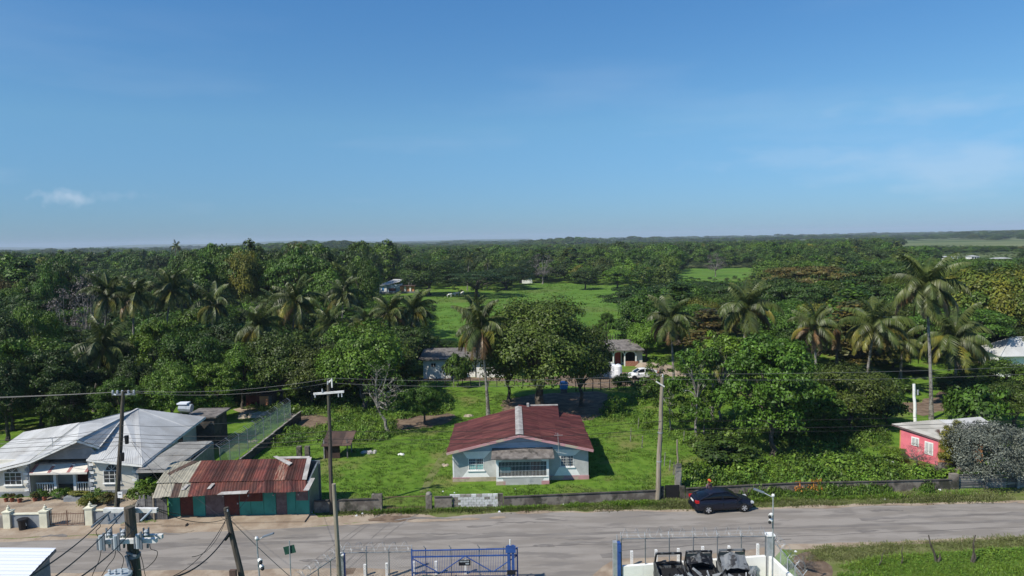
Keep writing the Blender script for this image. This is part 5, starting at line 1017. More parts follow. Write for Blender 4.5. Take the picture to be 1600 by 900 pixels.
# wrecked vehicles in the near yard: nose-on, bonnets or tailgates open, crumpled panels
def wreck(x, label, m, seed, zt_, up=True):
    rw = random.Random(seed); Yw = 37.1; p = at(x, 900, Yw); c = thing('wrecked_vehicle', (p.x, Yw, 0), label, 'wrecked vehicle')
    def crumple(name, x0, x1, y0, y1, zf, nx, ny, mm, amp):
        v = []; f = []
        for j in range(ny + 1):
            for i in range(nx + 1): u, w_ = i / nx, j / ny; v.append((x0 + (x1 - x0) * u + rw.uniform(-1, 1) * amp * .5, y0 + (y1 - y0) * w_ + rw.uniform(-1, 1) * amp * .4, zf(u, w_) + rw.uniform(-1, 1) * amp))
        for j in range(ny):
            for i in range(nx): a = j * (nx + 1) + i; f.append((a, a + 1, a + nx + 2, a + nx + 1))
        me = bpy.data.meshes.new(name); me.from_pydata(v, [], f); me.materials.append(mm); o = linkmesh(name, me, c); so_ = o.modifiers.new('t', 'SOLIDIFY'); so_.thickness = .03; return o
    crumple('body_side', -.82, -.78, -2.6, .7, lambda u, w_: .45 + .85 * u + .2 * w_, 3, 8, m, .05); crumple('body_side', .78, .82, -2.6, .7, lambda u, w_: 1.3 - .85 * u + .2 * w_, 3, 8, m, .05)
    crumple('tailgate', -.8, .8, .72, .80, lambda u, w_: .55 + .85 * w_, 6, 4, m, .04)
    if seed > 1: crumple('roof', -.72, .72, .12 if seed == 2 else -.25, .55, lambda u, w_: zt_ - .1 - .35 * abs(u - .5) - (.35 if seed == 2 else .55) * (1 - w_), 7, 4, m, .05)
    crumple('bonnet', -.75, .75, -2.5, -1.0, lambda u, w_: 1.2 + .3 * math.sin(5 * u + seed) * w_, 9, 8, m, .13)
    mb = MB()
    for sx in (-.74, .74):
        mb.bar((sx, .75, 1.32), (sx * .95, .5, zt_ + .02), .09)
    mb.bar((-.72, .55, zt_ - .02), (.72, .55, zt_ - .02), .1); mb.bar((-.74, .75, 1.35), (.74, .75, 1.35), .08); o = linkmesh('window_frame', mb.mesh('window_frame', m), c)
    mb = MB(); mb.box(-.78, -2.4, .25, .78, .7, 1.05); linkmesh('interior', mb.mesh('interior', M['dark']), c)
    for k in range(16):
        a = Vector((rw.uniform(-.7, .7), rw.uniform(-2.3, -.6), rw.uniform(1.2, 1.5))); mb = MB(); mb.bar(a, a + Vector((rw.uniform(-.5, .5), rw.uniform(-.5, .5), rw.uniform(.1, .45))), .04, .12); linkmesh('torn_panel', mb.mesh('torn_panel', M['galv'] if k % 2 else m), c)
    for sx in (-.78, .78):
        for y in (-1.9, .1): wheel(c, sx, y, .3, -1 if sx < 0 else 1, 'dark')
    for sx in ((-.45, .45) if seed > 1 else ()): mb = MB(); mb.box(sx - .28, .49, 1.42, sx + .28, .50, zt_ - .1); linkmesh('window', mb.mesh('window', M['glass'] if seed != 1 else M['white_paint']), c)
    return c
def topz(x, y): return at(x, y, 37.6).z
wreck(1048, 'burnt black wreck, left of the three in the yard, see-through rear window', M['wreck'], 1, 2.02)
wreck(1096, 'burnt black wrecked vehicle in the middle of the three in the yard', M['wreck'], 2, 2.1)
wreck(1148, 'crumpled silver-grey wrecked vehicle, right of the three in the yard', M['wreck_grey'], 3, 2.15)
tg = thing('rubble_heap', at(1180, 905, 37.3) * 1, 'dark debris heap to the right of the silver-grey wreck', 'debris'); tg.location.z = 0
rr = random.Random(6)
for k in range(10):
    p = tg.location + Vector((rr.uniform(-.8, .9), rr.uniform(-.5, .5), 0)); s_ = rr.uniform(.2, .5); MB().hexa([(p.x - s_, p.y - s_ * .6, 0), (p.x + s_, p.y - s_ * .5, 0), (p.x + s_ * .8, p.y + s_ * .6, 0), (p.x - s_ * .7, p.y + s_ * .5, 0)], [(p.x - s_ * .6, p.y - s_ * .3, s_ * 1.3), (p.x + s_ * .5, p.y - s_ * .4, s_ * .9), (p.x + s_ * .6, p.y + s_ * .4, s_ * 1.1), (p.x - s_ * .4, p.y + s_ * .4, s_ * 1.4)]).build('scrap', M['wreck'], tg)
# pale bonnet glimpsed under the blue gate
cw = at(668, 903, 36.4); car(Vector((cw.x, 36.2, 0)), 0.05, 'dark green car mostly below the bottom edge behind the blue gate', mat('car_green', (.02, .05, .045), rough=.25), M['car_glass'])

# ------------------------------------------------------------------ person behind the black car
pp = at(1108, 753, 49.9); H0 = 1.76; base = Vector((pp.x, 49.9, 0)); sc_ = 1.0
person = thing('person', base, 'person in an orange cap and dusky shirt standing behind the dark car, by the wall', 'person', rz=.5)
def skin_fig(verts, edges, radii, name, m, parent, sub=2):
    me = bpy.data.meshes.new(name); me.from_pydata(verts, edges, []); me.materials.append(m); o = linkmesh(name, me, parent); md = o.modifiers.new('skin', 'SKIN'); md.use_smooth_shade = True
    for i, r in enumerate(radii): me.skin_vertices[0].data[i].radius = (r, r * .8) if isinstance(r, float) else r
    me.skin_vertices[0].data[0].use_root = True; s_ = o.modifiers.new('s', 'SUBSURF'); s_.levels = sub; s_.render_levels = sub; return o
V = [(0, 0, .95), (0, 0, 1.15), (0, 0, 1.38), (0, .01, 1.5), (0, -.01, 1.58), (0, -.015, 1.68), (.2, 0, 1.42), (.25, .03, 1.14), (.2, -.12, .95), (-.2, 0, 1.42), (-.26, .02, 1.15), (-.24, -.1, .93), (.1, 0, .88), (.11, -.02, .5), (.12, .02, .1), (.13, -.12, .04), (-.1, 0, .88), (-.11, -.02, .5), (-.12, .02, .1), (-.13, -.12, .04)]
Ed = [(0, 1), (1, 2), (2, 3), (3, 4), (4, 5), (2, 6), (6, 7), (7, 8), (2, 9), (9, 10), (10, 11), (0, 12), (12, 13), (13, 14), (14, 15), (0, 16), (16, 17), (17, 18), (18, 19)]
Rd = [(.15, .1), (.15, .1), (.17, .11), .055, .085, .095, .065, .045, .033, .065, .045, .033, .085, .06, .042, .04, .085, .06, .042, .04]
skin_fig(V, Ed, Rd, 'body', M['skin'], person)
skin_fig([(0, 0, 1.0), (0, 0, 1.18), (0, 0, 1.4), (.2, 0, 1.43), (.25, .03, 1.18), (-.2, 0, 1.43), (-.26, .02, 1.18)], [(0, 1), (1, 2), (2, 3), (3, 4), (2, 5), (5, 6)], [(.175, .12), (.17, .12), (.185, .125), .078, .062, .078, .062], 'shirt', M['shirt'], person)
skin_fig([(0, 0, .98), (.1, 0, .86), (.11, -.02, .5), (.12, .01, .12), (-.1, 0, .86), (-.11, -.02, .5), (-.12, .01, .12)], [(0, 1), (1, 2), (2, 3), (0, 4), (4, 5), (5, 6)], [(.17, .12), .1, .078, .065, .1, .078, .065], 'trousers', M['trousers'], person)
mb = MB(); mb.lathe((0, -.01, 1.70), [(0, .115), (.05, .118), (.1, .09), (.13, .03)], 12); mb.tube([(0, -.1, 1.71), (0, -.2, 1.69)], [.08, .05], 8); linkmesh('cap', mb.mesh('cap', M['cap'], smooth=True), person)
for s in (-1, 1):
    hb = (.2 if s > 0 else -.24, -.12 if s > 0 else -.1, .95 if s > 0 else .93)
    for k in range(5):
        an = (k - 2) * .018; l = (.055, .075, .08, .072, .05)[k]; o_ = (hb[0] + an, hb[1] - .02, hb[2] - .03); mb = MB(); mb.tube([o_, (o_[0] + an * .3 + (s * -.03 if k == 0 else 0), o_[1] - .012, o_[2] - l * .6), (o_[0] + an * .3, o_[1] + .005, o_[2] - l)], [.011, .01, .007], 5); linkmesh('finger', mb.mesh('finger', M['skin'], smooth=True), person)

# ------------------------------------------------------------------ smaller things in the plots
t = thing('tool_shed', gp(528, 716), 'small dark tumbledown hut with a rusty tilted roof on the lawn behind the white-armed pole', 'hut'); p = t.location
B('wall', M['plank'], t, (p.x - 1.3, p.y, 0, p.x - 1.2, p.y + 1.6, 1.3)); B('wall', M['zinc_old'], t, (p.x - 1.2, p.y, 0, p.x + .2, p.y + .05, 1.2))
for x, y in ((.9, 0), (.9, 1.6), (-1.25, -.02)): MB().bar((p.x + x, p.y + y, 0), (p.x + x, p.y + y, 1.75), .09).build('post', M['plank'], t)
for k in range(3): a = -1.4 + k * .9; MB().hexa([(p.x + a, p.y - .4, 1.25), (p.x + a + .93, p.y - .4, 1.25 + .03 * k), (p.x + a + .93, p.y + 1.9, 2.0), (p.x + a, p.y + 1.9, 2.0)], [(p.x + a, p.y - .4, 1.29), (p.x + a + .93, p.y - .4, 1.29 + .03 * k), (p.x + a + .93, p.y + 1.9, 2.04), (p.x + a, p.y + 1.9, 2.04)]).build('roof_sheet', M['zinc_old'], t)
t = thing('block_pillars', gp(472, 722), 'unfinished U-shaped concrete block pillar standing on the lawn just behind the shop', 'pillar'); p = t.location; bmB = MB().box(0, 0, 0, .4, .2, .195).mesh('block', M['concrete_old'])
for j in range(7):
    for x, y in ((-.5, 0), (-.5, .25), (.25, 0), (.25, .25)): linkmesh('block', bmB, t, (x + (.02 if j % 2 else 0), y, j * .2))
t = thing('hen_house', gp(410, 636), 'tiny rusty shed with a pale door under the trees beyond the chain link fence', 'shed'); p = t.location
B('wall', M['rust_door'], t, (p.x - 2, p.y, 0, p.x - .3, p.y + 1.6, 1.5)); B('door', M['peach_wall'], t, (p.x - .3, p.y - .05, 0, p.x + .8, p.y, 1.35)); B('side', M['plank'], t, (p.x - .28, p.y + .01, 0, p.x + 1.2, p.y + 1.6, 1.4)); B('roof', M['zinc_old'], t, (p.x - 2.3, p.y - .3, 1.52, p.x + 1.5, p.y + 1.9, 1.62))
for (x, y, nm, lb, m, s_) in ((578, 707, 'rubble_heap', 'whitish rubble lump on the lawn between the hut and the red-roofed house, left one', 'flash', .55), (627, 710, 'rubble_heap', 'scattered white stones on the lawn, right of the larger rubble lump', 'white_wall', .3), (697, 728, 'boulder', 'small pale boulder at the left wall of the red-roofed house', 'rubble', .3), (731, 651, 'boulder', 'pale flat boulder behind the red roof beside the palm trunk', 'rubble', .5), (805, 764, 'litter', 'white plastic scrap on the grass in front of the barred porch', 'tank_white', .12), (1388, 722, 'litter', 'white bundle in the dry bush left of the pink house', 'tank_white', .3), (1470, 765, 'litter', 'white board lying on the verge in front of the gate pier', 'tank_white', .28), (1070, 611, 'rubble_heap', 'white stone pile beside the far yard', 'white_wall', .3), (395, 650, 'boulder', 'large flat pale boulder beyond the chain link fence', 'rubble', 1.3), (395, 690, 'boulder', 'small pinkish stone heap beside the boundary wall', 'rubble', .35), (457, 650, 'rubble_heap', 'grey scrap heap at the dark end of the boundary wall', 'concrete_old', .7)):
    p = gp(x, y); t = thing(nm, p, lb, nm.replace('_', ' ')); rr = random.Random(x)
    for k in range(1 if s_ < .2 else 6):
        c = p + Vector((rr.uniform(-1, 1) * s_, rr.uniform(-.7, .7) * s_, 0)) * (1 if k else 0); a = s_ * rr.uniform(.4, .8)
        pts = [(c.x + a * math.cos(q) * rr.uniform(.7, 1.1), c.y + a * .7 * math.sin(q) * rr.uniform(.7, 1.1)) for q in [i * math.pi / 3 for i in range(6)]]; hh = min(a * .6, .35)
        MB().hexa([(x_, y_, 0) for x_, y_ in pts], [((x_ - c.x) * .6 + c.x, (y_ - c.y) * .6 + c.y, hh * rr.uniform(.7, 1.1)) for x_, y_ in pts]).build('stone' if s_ > .2 else 'scrap', M[m], t)
# bits of litter on the verges
gl2 = 'white litter scraps on the verges'; rr = random.Random(21)
for (x, y) in ((487, 801), (557, 806), (566, 803), (625, 800), (692, 768), (780, 800), (1100, 760), (970, 789), (1383, 781), (1460, 757), (1440, 782), (1250, 705), (1243, 862), (710, 770), (880, 789)):
    p = gp(x, y); a = rr.uniform(.06, .12); tag(MB().hexa([(p.x - a, p.y - a * .6, 0.0), (p.x + a, p.y - a * .5, 0), (p.x + a * .8, p.y + a * .6, 0), (p.x - a * .7, p.y + a * .5, 0)], [(p.x - a * .5, p.y - a * .3, a * .7), (p.x + a * .5, p.y - a * .3, a * .5), (p.x + a * .4, p.y + a * .4, a * .8), (p.x - a * .4, p.y + a * .4, a * .6)]).build('litter', M['tank_white']), 'small white scrap of litter lying on the grass verge', 'litter', gl2)
# water tanks and drums in the far yard
gt = 'white water tanks in the far yard'
for k, (x, y) in enumerate(((948, 588), (957, 590), (966, 591))):
    p = gp(x, y); t = thing('water_tank', p, ('white upright water tank, leftmost of the row of three in the far yard', 'white upright water tank, middle of the row of three in the far yard', 'white upright water tank, rightmost of the three, nearest the white car')[k], 'water tank', gt)
    mb = MB(); mb.lathe((0, 0, 0), [(0, .52), (.05, .55), (.5, .55), (.55, .52), (.6, .55), (1.2, .55), (1.25, .52), (1.3, .55), (1.75, .55), (1.95, .35), (2.0, .2)], 14); linkmesh('body', mb.mesh('body', M['tank_white'], smooth=False), t); mb = MB(); mb.cyl((0, 0, 2.0), .18, .08, 10); linkmesh('lid', mb.mesh('lid', M['insul_grey']), t)
p = gp(881, 613); t = thing('water_drum', p, 'bright blue plastic drum on a stand at the right foot of the big round tree', 'drum'); mb = MB(); mb.lathe((p.x, p.y, .5), [(0, .5), (.3, .55), (.6, .55), (.9, .5)], 12); mb.build('body', M['tank_blue'], t); B('stand', M['plank'], t, (p.x - .4, p.y - .4, 0, p.x + .4, p.y + .4, .48))
# bank of pale earth behind the white car
p = gp(1050, 588); t = tag(MB().hexa([(p.x - 2.5, p.y, -.1), (p.x + 3.2, p.y - 1, -.1), (p.x + 2.5, p.y + 7, -.1), (p.x - 4, p.y + 8, -.1)], [(p.x - 2, p.y + 2, .3), (p.x + 2.3, p.y + 1, .35), (p.x + 0, p.y + 6, .9), (p.x - 3.3, p.y + 7, .8)]).build('earth_bank', M['sand']), kind='structure')
# far cattle
for k, (x, y) in enumerate(((702, 463), (708, 462), (714, 461), (722, 460))):
    p = gp(x, y + 1.5); t = thing('cow', p, ('white cow at the left end of the little herd at the far pasture edge', 'white cow second from the left in the little far herd', 'white cow third from the left in the little far herd', 'white cow at the right end of the little far herd')[k], 'cow', 'white cattle at the far pasture edge', rz=.3 * k)
    skin_fig([(-.7, 0, 1.1), (0, 0, 1.05), (.6, 0, 1.15), (1.0, 0, 1.35), (1.35, 0, 1.15), (-.6, .2, .65), (-.65, .2, .35), (-.6, .2, .0), (-.6, -.2, .65), (-.65, -.2, .35), (-.6, -.2, 0), (.55, .2, .6), (.55, .2, 0), (.55, -.2, .6), (.55, -.2, 0)], [(0, 1), (1, 2), (2, 3), (3, 4), (0, 5), (5, 6), (6, 7), (0, 8), (8, 9), (9, 10), (2, 11), (11, 12), (2, 13), (13, 14)], [(.32, .36), (.36, .4), (.3, .36), .16, .11, .12, .07, .06, .12, .07, .06, .1, .06, .1, .06], 'body', M['white_wall'], t, 1)
# pasture fence posts near the barn
t = thing('post_and_wire_fence', gp(620, 606), 'crooked wooden post and wire fence in front of the white barn', 'fence'); rr = random.Random(3); pts = []
for k in range(15):
    p = gp(628 + k * 13.5, 607 - .3 * k + rr.uniform(-1, 1)); tp = p + Vector((rr.uniform(-.15, .15), 0, rr.uniform(1.2, 1.7))); MB().tube([p, tp], .06, 5).build('post', M['bark_pale'] if k % 3 == 0 else M['bark'], t); pts.append(p)
for z in (.5, .9): MB().tube([p + hz * z for p in pts], .012, 3).build('wire', M['wire_alu'], t)
t = thing('post_and_wire_fence', gp(900, 600), 'wire fence with dark posts along the yard in front of the white car', 'fence'); pts = []
for k in range(12):
    p = gp(900 + k * 13, 612 - .9 * k + rr.uniform(-1, 1)); tp = p + Vector((rr.uniform(-.1, .1), 0, rr.uniform(1.2, 1.5))); MB().tube([p, tp], .06, 5).build('post', M['bark'], t); pts.append(p)
for z in (.5, 1.0): MB().tube([p + hz * z for p in pts], .012, 3).build('wire', M['wire_alu'], t)
# far fence lines across the pasture
for (xa, ya, xb, yb2, n, lb) in ((905, 541, 1010, 530, 26, 'row of dark fence posts across the near end of the pasture'),):
    t = thing('pasture_fence', gp(xa, ya), lb, 'fence'); pts = []
    for k in range(n + 1):
        p = gp(xa + (xb - xa) * k / n, ya + (yb2 - ya) * k / n); MB().tube([p, p + hz * rr.uniform(1.3, 1.7)], .09, 4).build('post', M['bark'], t); pts.append(p)
    MB().tube([p + hz * 1.0 for p in pts], .02, 3).build('wire', M['wire_alu'], t)
# crooked fence stakes in the near right verge
for (xb, yb2, xt, yt, lb) in ((1372, 885, 1383, 860, 'leaning thin bare stake, leftmost of four in the near right grass'), (1408, 883, 1411, 853, 'thin upright bare stake, second of four in the near right grass'), (1463, 880, 1451, 836, 'forked dark stake leaning left, third of four in the near right grass'), (1518, 880, 1524, 836, 'knobbly dark stake with a thick top, rightmost of four in the near right grass')):
    p = gp(xb, yb2); tp = at(xt, yt, p.y); t = thing('fence_stake', p, lb, 'stake'); th = .035 if xb < 1440 else .065
    MB().tube([p, p.lerp(tp, .35) + Vector((.05, 0, 0)), p.lerp(tp, .7) + Vector((-.05, 0, 0)), tp], [th * 1.3, th, th * .8, th * .5], 6).build('stem', M['bark'], t)
    if xb > 1440: MB().tube([p + Vector((.05, 0, 0)), p + Vector((.22, 0, .35)), p + Vector((.2, 0, .6))], [th * 1.4, th, th * .4], 6).build('fork', M['bark'], t)
for x, y in ((1105, 700), (1068, 690), (985, 690), (997, 670), (1003, 700), (1046, 735), (1052, 742), (1038, 728)):
    p = gp(x, y); tag(MB().tube([p, p + Vector((.08, 0, rr.uniform(.9, 1.4)))], .04, 5).build('fence_stake', M['bark_pale']), 'short pale wooden stake standing in the grass right of the red-roofed house', 'stake', 'pale stakes right of the red-roofed house')
# zinc and board fence at the right
t = thing('board_fence', (34.4, 51.7, 0), 'dark patchwork fence of horizontal boards and zinc strips in front of the silver-leaved tree', 'fence'); rr = random.Random(12)
for (xa, xb, n, hh) in ((34.3, 36.4, 6, 1.15), (36.5, 38.1, 7, 1.1), (38.15, 38.9, 6, 1.3), (38.95, 41.6, 7, 1.35)):
    for k in range(n):
        z = hh * k / n; MB().hexa([(xa, 51.75, z), (xb, 51.78, z + rr.uniform(-.03, .03)), (xb, 51.82, z), (xa, 51.79, z)], [(xa, 51.69, z + hh / n * .96), (xb, 51.7, z + hh / n * .96), (xb, 51.74, z + hh / n), (xa, 51.73, z + hh / n)]).build('board', M['plank'] if rr.random() < .75 else M['zinc_grey'], t)
for x in (36.45, 38.92, 41.7): B('post', M['concrete'], t, (x - .1, 51.55, 0, x + .08, 51.68, 1.15))
# flower pots in front of the large house
rr = random.Random(17); gpn = 'potted plants along the front of the large grey-roofed house'
pots = []
for x, y in ((10, 784), (19, 784), (31, 785), (70, 782), (55, 783), (122, 782), (132, 780), (208, 777)): pots.append(gp(x, y))

# ------------------------------------------------------------------ foliage
def leaf_mesh(name, C, Nn, size, rng, mats, extra=None, aspect=.55, bend=.25):
    """numpy builder: one folded leaf blade (two quads' worth as a 4-gon rhomb) per centre"""
    n = len(C); a = rng.normal(size=(n, 3)); t = np.cross(Nn, a); t /= np.linalg.norm(t, axis=1)[:, None] + 1e-9; b = np.cross(Nn, t)
    s = (size * rng.uniform(.65, 1.3, n))[:, None]
    v = np.empty((n, 4, 3)); v[:, 0] = C - t * s; v[:, 1] = C + b * s * aspect + Nn * s * bend; v[:, 2] = C + t * s; v[:, 3] = C - b * s * aspect + Nn * s * bend * .3
    v = v.reshape(-1, 3); nv = 4 * n; me = bpy.data.meshes.new(name); me.vertices.add(nv); me.vertices.foreach_set('co', v.ravel())
    me.loops.add(nv); me.loops.foreach_set('vertex_index', np.arange(nv)); me.polygons.add(n); me.polygons.foreach_set('loop_start', np.arange(0, nv, 4)); me.polygons.foreach_set('loop_total', np.full(n, 4))
    at_ = me.attributes.new('var', 'FLOAT', 'FACE'); at_.data.foreach_set('value', np.clip(rng.normal(.5, .22, n) if extra is None else extra, 0, 1))
    me.update(calc_edges=True)
    for m in mats: me.materials.append(m)
    return me
def crown(name, seed, R, H0, H1, nc, per, leaf, kind='round', clump=.3, m='leaf_mid', flat=.75, drop=0.0, sm=.55, rn=.42):
    rng = np.random.default_rng(seed); cs = []; cr = []
    hh = (H1 - H0) / 2; cz = (H1 + H0) / 2
    for i in range(nc):
        u = rng.uniform(-1, 1) if kind != 'flat' else rng.uniform(-.1, 1); th = rng.uniform(0, 2 * math.pi)
        if kind == 'round':
            u = rng.uniform(-.75, 1); rad = math.sqrt(max(0, 1 - u * u)); q = rng.uniform(.55, 1) ** .6; wob = 1 + (.22 * math.sin(3 * th + seed) + .13 * math.sin(5 * th + 2 * u * 3)) * rad
            c = (R * rad * q * wob * math.cos(th) * .85, R * rad * q * wob * math.sin(th) * .85, cz + hh * u * q * .85)
        elif kind == 'flat':
            rad = math.sqrt(rng.uniform(.02, 1)); lvl = rng.integers(0, 4) / 4.; c = (R * rad * math.cos(th) * .9, R * rad * math.sin(th) * .9, H1 - (H1 - H0) * (.25 * rad ** 2 + .6 * lvl * rad + .05))
        elif kind == 'open':
            rad = rng.uniform(.25, 1) ** .7; c = (R * rad * math.cos(th) * math.sqrt(max(.05, 1 - u * u * .8)), R * rad * math.sin(th) * math.sqrt(max(.05, 1 - u * u * .8)), cz + hh * u * .9)
        else:
            u2 = rng.uniform(0, 1); w = (1 - u2) ** .5 * (.35 + .65 * min(1, u2 * 4)); c = (R * w * math.cos(th) * rng.uniform(.5, 1), R * w * math.sin(th) * rng.uniform(.5, 1), H0 + (H1 - H0) * u2)
        cs.append(c); cr.append(R * clump * rng.uniform(.65, 1.3))
    P = []; Q = []; E_ = []
    for c, r in zip(cs, cr):
        n = int(per * rng.uniform(.7, 1.3)); d = rng.normal(size=(n, 3)); d[:, 2] = np.where(d[:, 2] < -.35, -d[:, 2], d[:, 2]); d /= np.linalg.norm(d, axis=1)[:, None]
        rr_ = r * rng.uniform(.45, 1.08, n)[:, None]; p = np.array(c) + d * rr_ * np.array([1, 1, flat]); p[:, 2] -= drop * (1 - d[:, 2]) * r
        oc = (p - np.array([0, 0, cz])) / np.array([R, R, hh]); nn = d * .8 + oc * sm + rng.normal(size=(n, 3)) * rn + np.array([0, 0, .3]); nn /= np.linalg.norm(nn, axis=1)[:, None]
        P.append(p); Q.append(nn); E_.append(np.clip(rng.normal(rng.uniform(.3, .7), .16, n), 0, 1))
    me = leaf_mesh(name, np.concatenate(P), np.concatenate(Q), leaf, rng, [M[m]], np.concatenate(E_)); me['r'] = R
    return me, cs
def trunk_mesh(name, seed, H0, cs, r0, m='bark', lean=(0, 0), nl=9, wob=.15, twigs=0, segs=5):
    rg = random.Random(seed); mb = MB(); fork = H0 * rg.uniform(.75, 1.0)
    tp = Vector((lean[0], lean[1], fork)); pts = [Vector((tp.x * (k / segs) ** 1.3 + wob * rg.uniform(-1, 1) * (0 < k < segs), tp.y * (k / segs) + wob * rg.uniform(-1, 1) * (0 < k < segs), fork * k / segs)) for k in range(segs + 1)]
    mb.tube(pts, [r0 * 1.45] + [r0 * (1.05 - .45 * k / segs) for k in range(1, segs + 1)], 7)
    sel = rg.sample(cs, min(nl, len(cs)))
    for c in sel:
        c = Vector(c); a = pts[rg.choice([-1, -1, -2])]; mid = a.lerp(c, .5) + Vector((rg.uniform(-.3, .3), rg.uniform(-.3, .3), rg.uniform(.0, .5))); mb.tube([a, a.lerp(mid, .5) + Vector((0, 0, .15)), mid, mid.lerp(c, .6), c], [r0 * .5, r0 * .4, r0 * .3, r0 * .18, r0 * .06], 5)
        for _ in range(twigs):
            s = mid.lerp(c, rg.uniform(0, .9)); e = s + Vector((rg.uniform(-1, 1), rg.uniform(-1, 1), rg.uniform(-.1, 1))) * rg.uniform(.5, 1.1); mb.tube([s, s.lerp(e, .5) + Vector((.08, 0, .06)), e], [r0 * .16, r0 * .1, r0 * .03], 4)
    return mb.mesh(name, M[m])
PROTO = {}
def proto(key, seed, R, H0, H1, nc, per, leaf, kind, clump, m, tr, r0=.22, nl=9, flat=.75, drop=0, twigs=0, lean=(0, 0), bark='bark'):
    cm, cs = crown('crown', seed, R, H0, H1, nc, per, leaf, kind, clump, m, flat, drop, *((.25, .75) if key in ('broad', 'open', 'bare', 'silver') else (.45, .5))); PROTO[key] = (cm, trunk_mesh('trunk', seed, tr, cs, r0, bark, lean, nl, twigs=twigs), R, H1)
proto('mango', 1, 5.2, .5, 9.4, 120, 330, .115, 'round', .27, 'leaf_olive', 2.6, .42, 12)
proto('round', 2, 3.6, .9, 7.2, 58, 290, .12, 'round', .31, 'leaf_mid', 2.2, .24)
proto('round2', 3, 4.0, 1.1, 8.0, 54, 310, .125, 'round', .33, 'leaf_mid', 2.6, .26)
proto('broad', 4, 3.8, .4, 8.6, 110, 210, .12, 'round', .2, 'leaf_mid', 2.8, .2, 12, twigs=2)
proto('open', 5, 2.6, 1.6, 7.6, 34, 90, .15, 'open', .26, 'leaf_mid', 3.4, .13, 13, twigs=4, bark='bark_pale')
proto('flat', 6, 6.5, 3.2, 8.0, 90, 170, .15, 'flat', .17, 'leaf_dark', 3.2, .34, 16, flat=.35)
proto('flat2', 7, 6.0, 3.6, 8.4, 70, 170, .15, 'flat', .2, 'leaf_dark', 3.2, .34, 14, flat=.4)
proto('bush', 8, 2.0, .1, 2.6, 34, 90, .15, 'round', .36, 'leaf_mid', .8, .08)
proto('column', 9, 1.9, .8, 8.5, 44, 120, .15, 'column', .45, 'leaf_mid', 2.5, .16)
proto('bare', 10, 2.6, 1.4, 7.6, 34, 50, .11, 'open', .22, 'leaf_mid', 3.6, .17, 16, twigs=9, bark='bark_pale', lean=(-1.2, .3))
proto('grey', 11, 3.2, 1.8, 7.2, 44, 34, .10, 'open', .3, 'leaf_grey', 2.4, .16, 18, twigs=8, bark='bark_pale')
proto('silver', 12, 3.5, .3, 5.6, 110, 190, .085, 'round', .24, 'leaf_silver', 1.2, .14, 12, drop=.25)
# lighter crowns for the distance
def fproto(key, seed, R, H0, H1, kind, nc=34, per=95, leaf=.27, flat=.75): proto(key, seed, R, H0, H1, nc, per, leaf, kind, .33 if kind != 'flat' else .2, 'leaf_mid', 3, .3, 4, flat=flat)
fproto('f_round', 21, 4.6, 1.0, 9, 'round'); fproto('f_round2', 22, 4.2, .5, 9.6, 'round', 26); fproto('f_flat', 23, 7.0, 3.0, 8.8, 'flat', 55, 80, .26, .4); fproto('f_col', 24, 3.0, .8, 10.5, 'column')
TREES = []
def plant(key, loc, R, H, m, label, cat='tree', group=None, name='tree', rz=None, rnd=random.Random(99)):
    cm, tm, pr, ph = PROTO[key]; t = thing(name, loc, label, cat, group, rz=rnd.uniform(0, 6.28) if rz is None else rz)
    s = (R / pr, R / pr, H / ph); linkmesh('crown', cm, t, scl=s, mat=M[m]); linkmesh('trunk', tm, t, scl=s); TREES.append((loc[0], loc[1], R)); return t
def T(key, m, x, Y, top, width, label, base=None, cat='tree', group=None, name='tree', rz=None):
    """tree whose trunk foot stands at depth Y under pixel column x, crown top at pixel row top, crown width in pixels"""
    p = gp(x, base) if base else ground_at(x, Y); Y = p.y; H = at(x, top, Y).z; R = width / 2 * Y / FPX
    return plant(key, p, R, max(H, .8), m, label, cat, group, name, rz)

# --- coconut palms
def frond_mesh(seed, L, arch, droop, m):
    rng = random.Random(seed); mb = MB(); pts = []; n = 12
    for k in range(n + 1):
        t = k / n; ang = arch - droop * t ** 1.3; 
        if k == 0: p = Vector((0, 0, 0))
        else: p = pts[-1] + Vector((math.cos(ang), 0, math.sin(ang))) * L / n
        pts.append(p)
    mb.tube(pts, [.05 * (1 - .8 * k / n) for k in range(n + 1)], 4, cap=False)
    N_ = 46
    for k in range(N_):
        t = .14 + .84 * k / N_; i = min(int(t * n), n - 1); p = pts[i].lerp(pts[i + 1], t * n - i); tg_ = (pts[i + 1] - pts[i]).normalized(); l = L * .25 * math.sin(math.pi * min(1, .18 + .80 * t)) ** .7
        for s in (-1, 1):
            d = (Vector((0, s, 0)) * .8 + tg_ * .45 + Vector((0, 0, -.55 - .7 * rng.random()))).normalized(); w = tg_ * .04; e = p + d * l * rng.uniform(.85, 1.1) + Vector((0, 0, -l * .12)); md_ = p.lerp(e, .5) + Vector((0, 0, l * .06))
            b = len(mb.v); mb.v += [tuple(p - w), tuple(p + w), tuple(md_ + w * 1.2), tuple(e), tuple(md_ - w * 1.2)]; mb.f.append((b, b + 1, b + 2, b + 3, b + 4)); mb.m.append(0)
    me = mb.mesh('frond', M[m]); a = me.attributes.new('var', 'FLOAT', 'FACE'); a.data.foreach_set('value', [min(1, max(0, rng.gauss(.5, .15))) for _ in me.polygons]); return me
FR = {'up': frond_mesh(1, 4.4, 1.42, 1.25, 'frond_green'), 'mid': frond_mesh(2, 4.6, .85, 2.0, 'frond_green'), 'out': frond_mesh(3, 4.5, .35, 2.1, 'frond_green'), 'hang': frond_mesh(4, 4.2, -.15, 1.5, 'frond_green'), 'dead': frond_mesh(5, 3.6, -.85, .7, 'frond_dry')}
NUTS = MB(); 
for k in range(7): a = k * .9; NUTS.ball((.28 * math.cos(a), .28 * math.sin(a), -.35 - .1 * (k % 2)), .15, 6, 1.2)
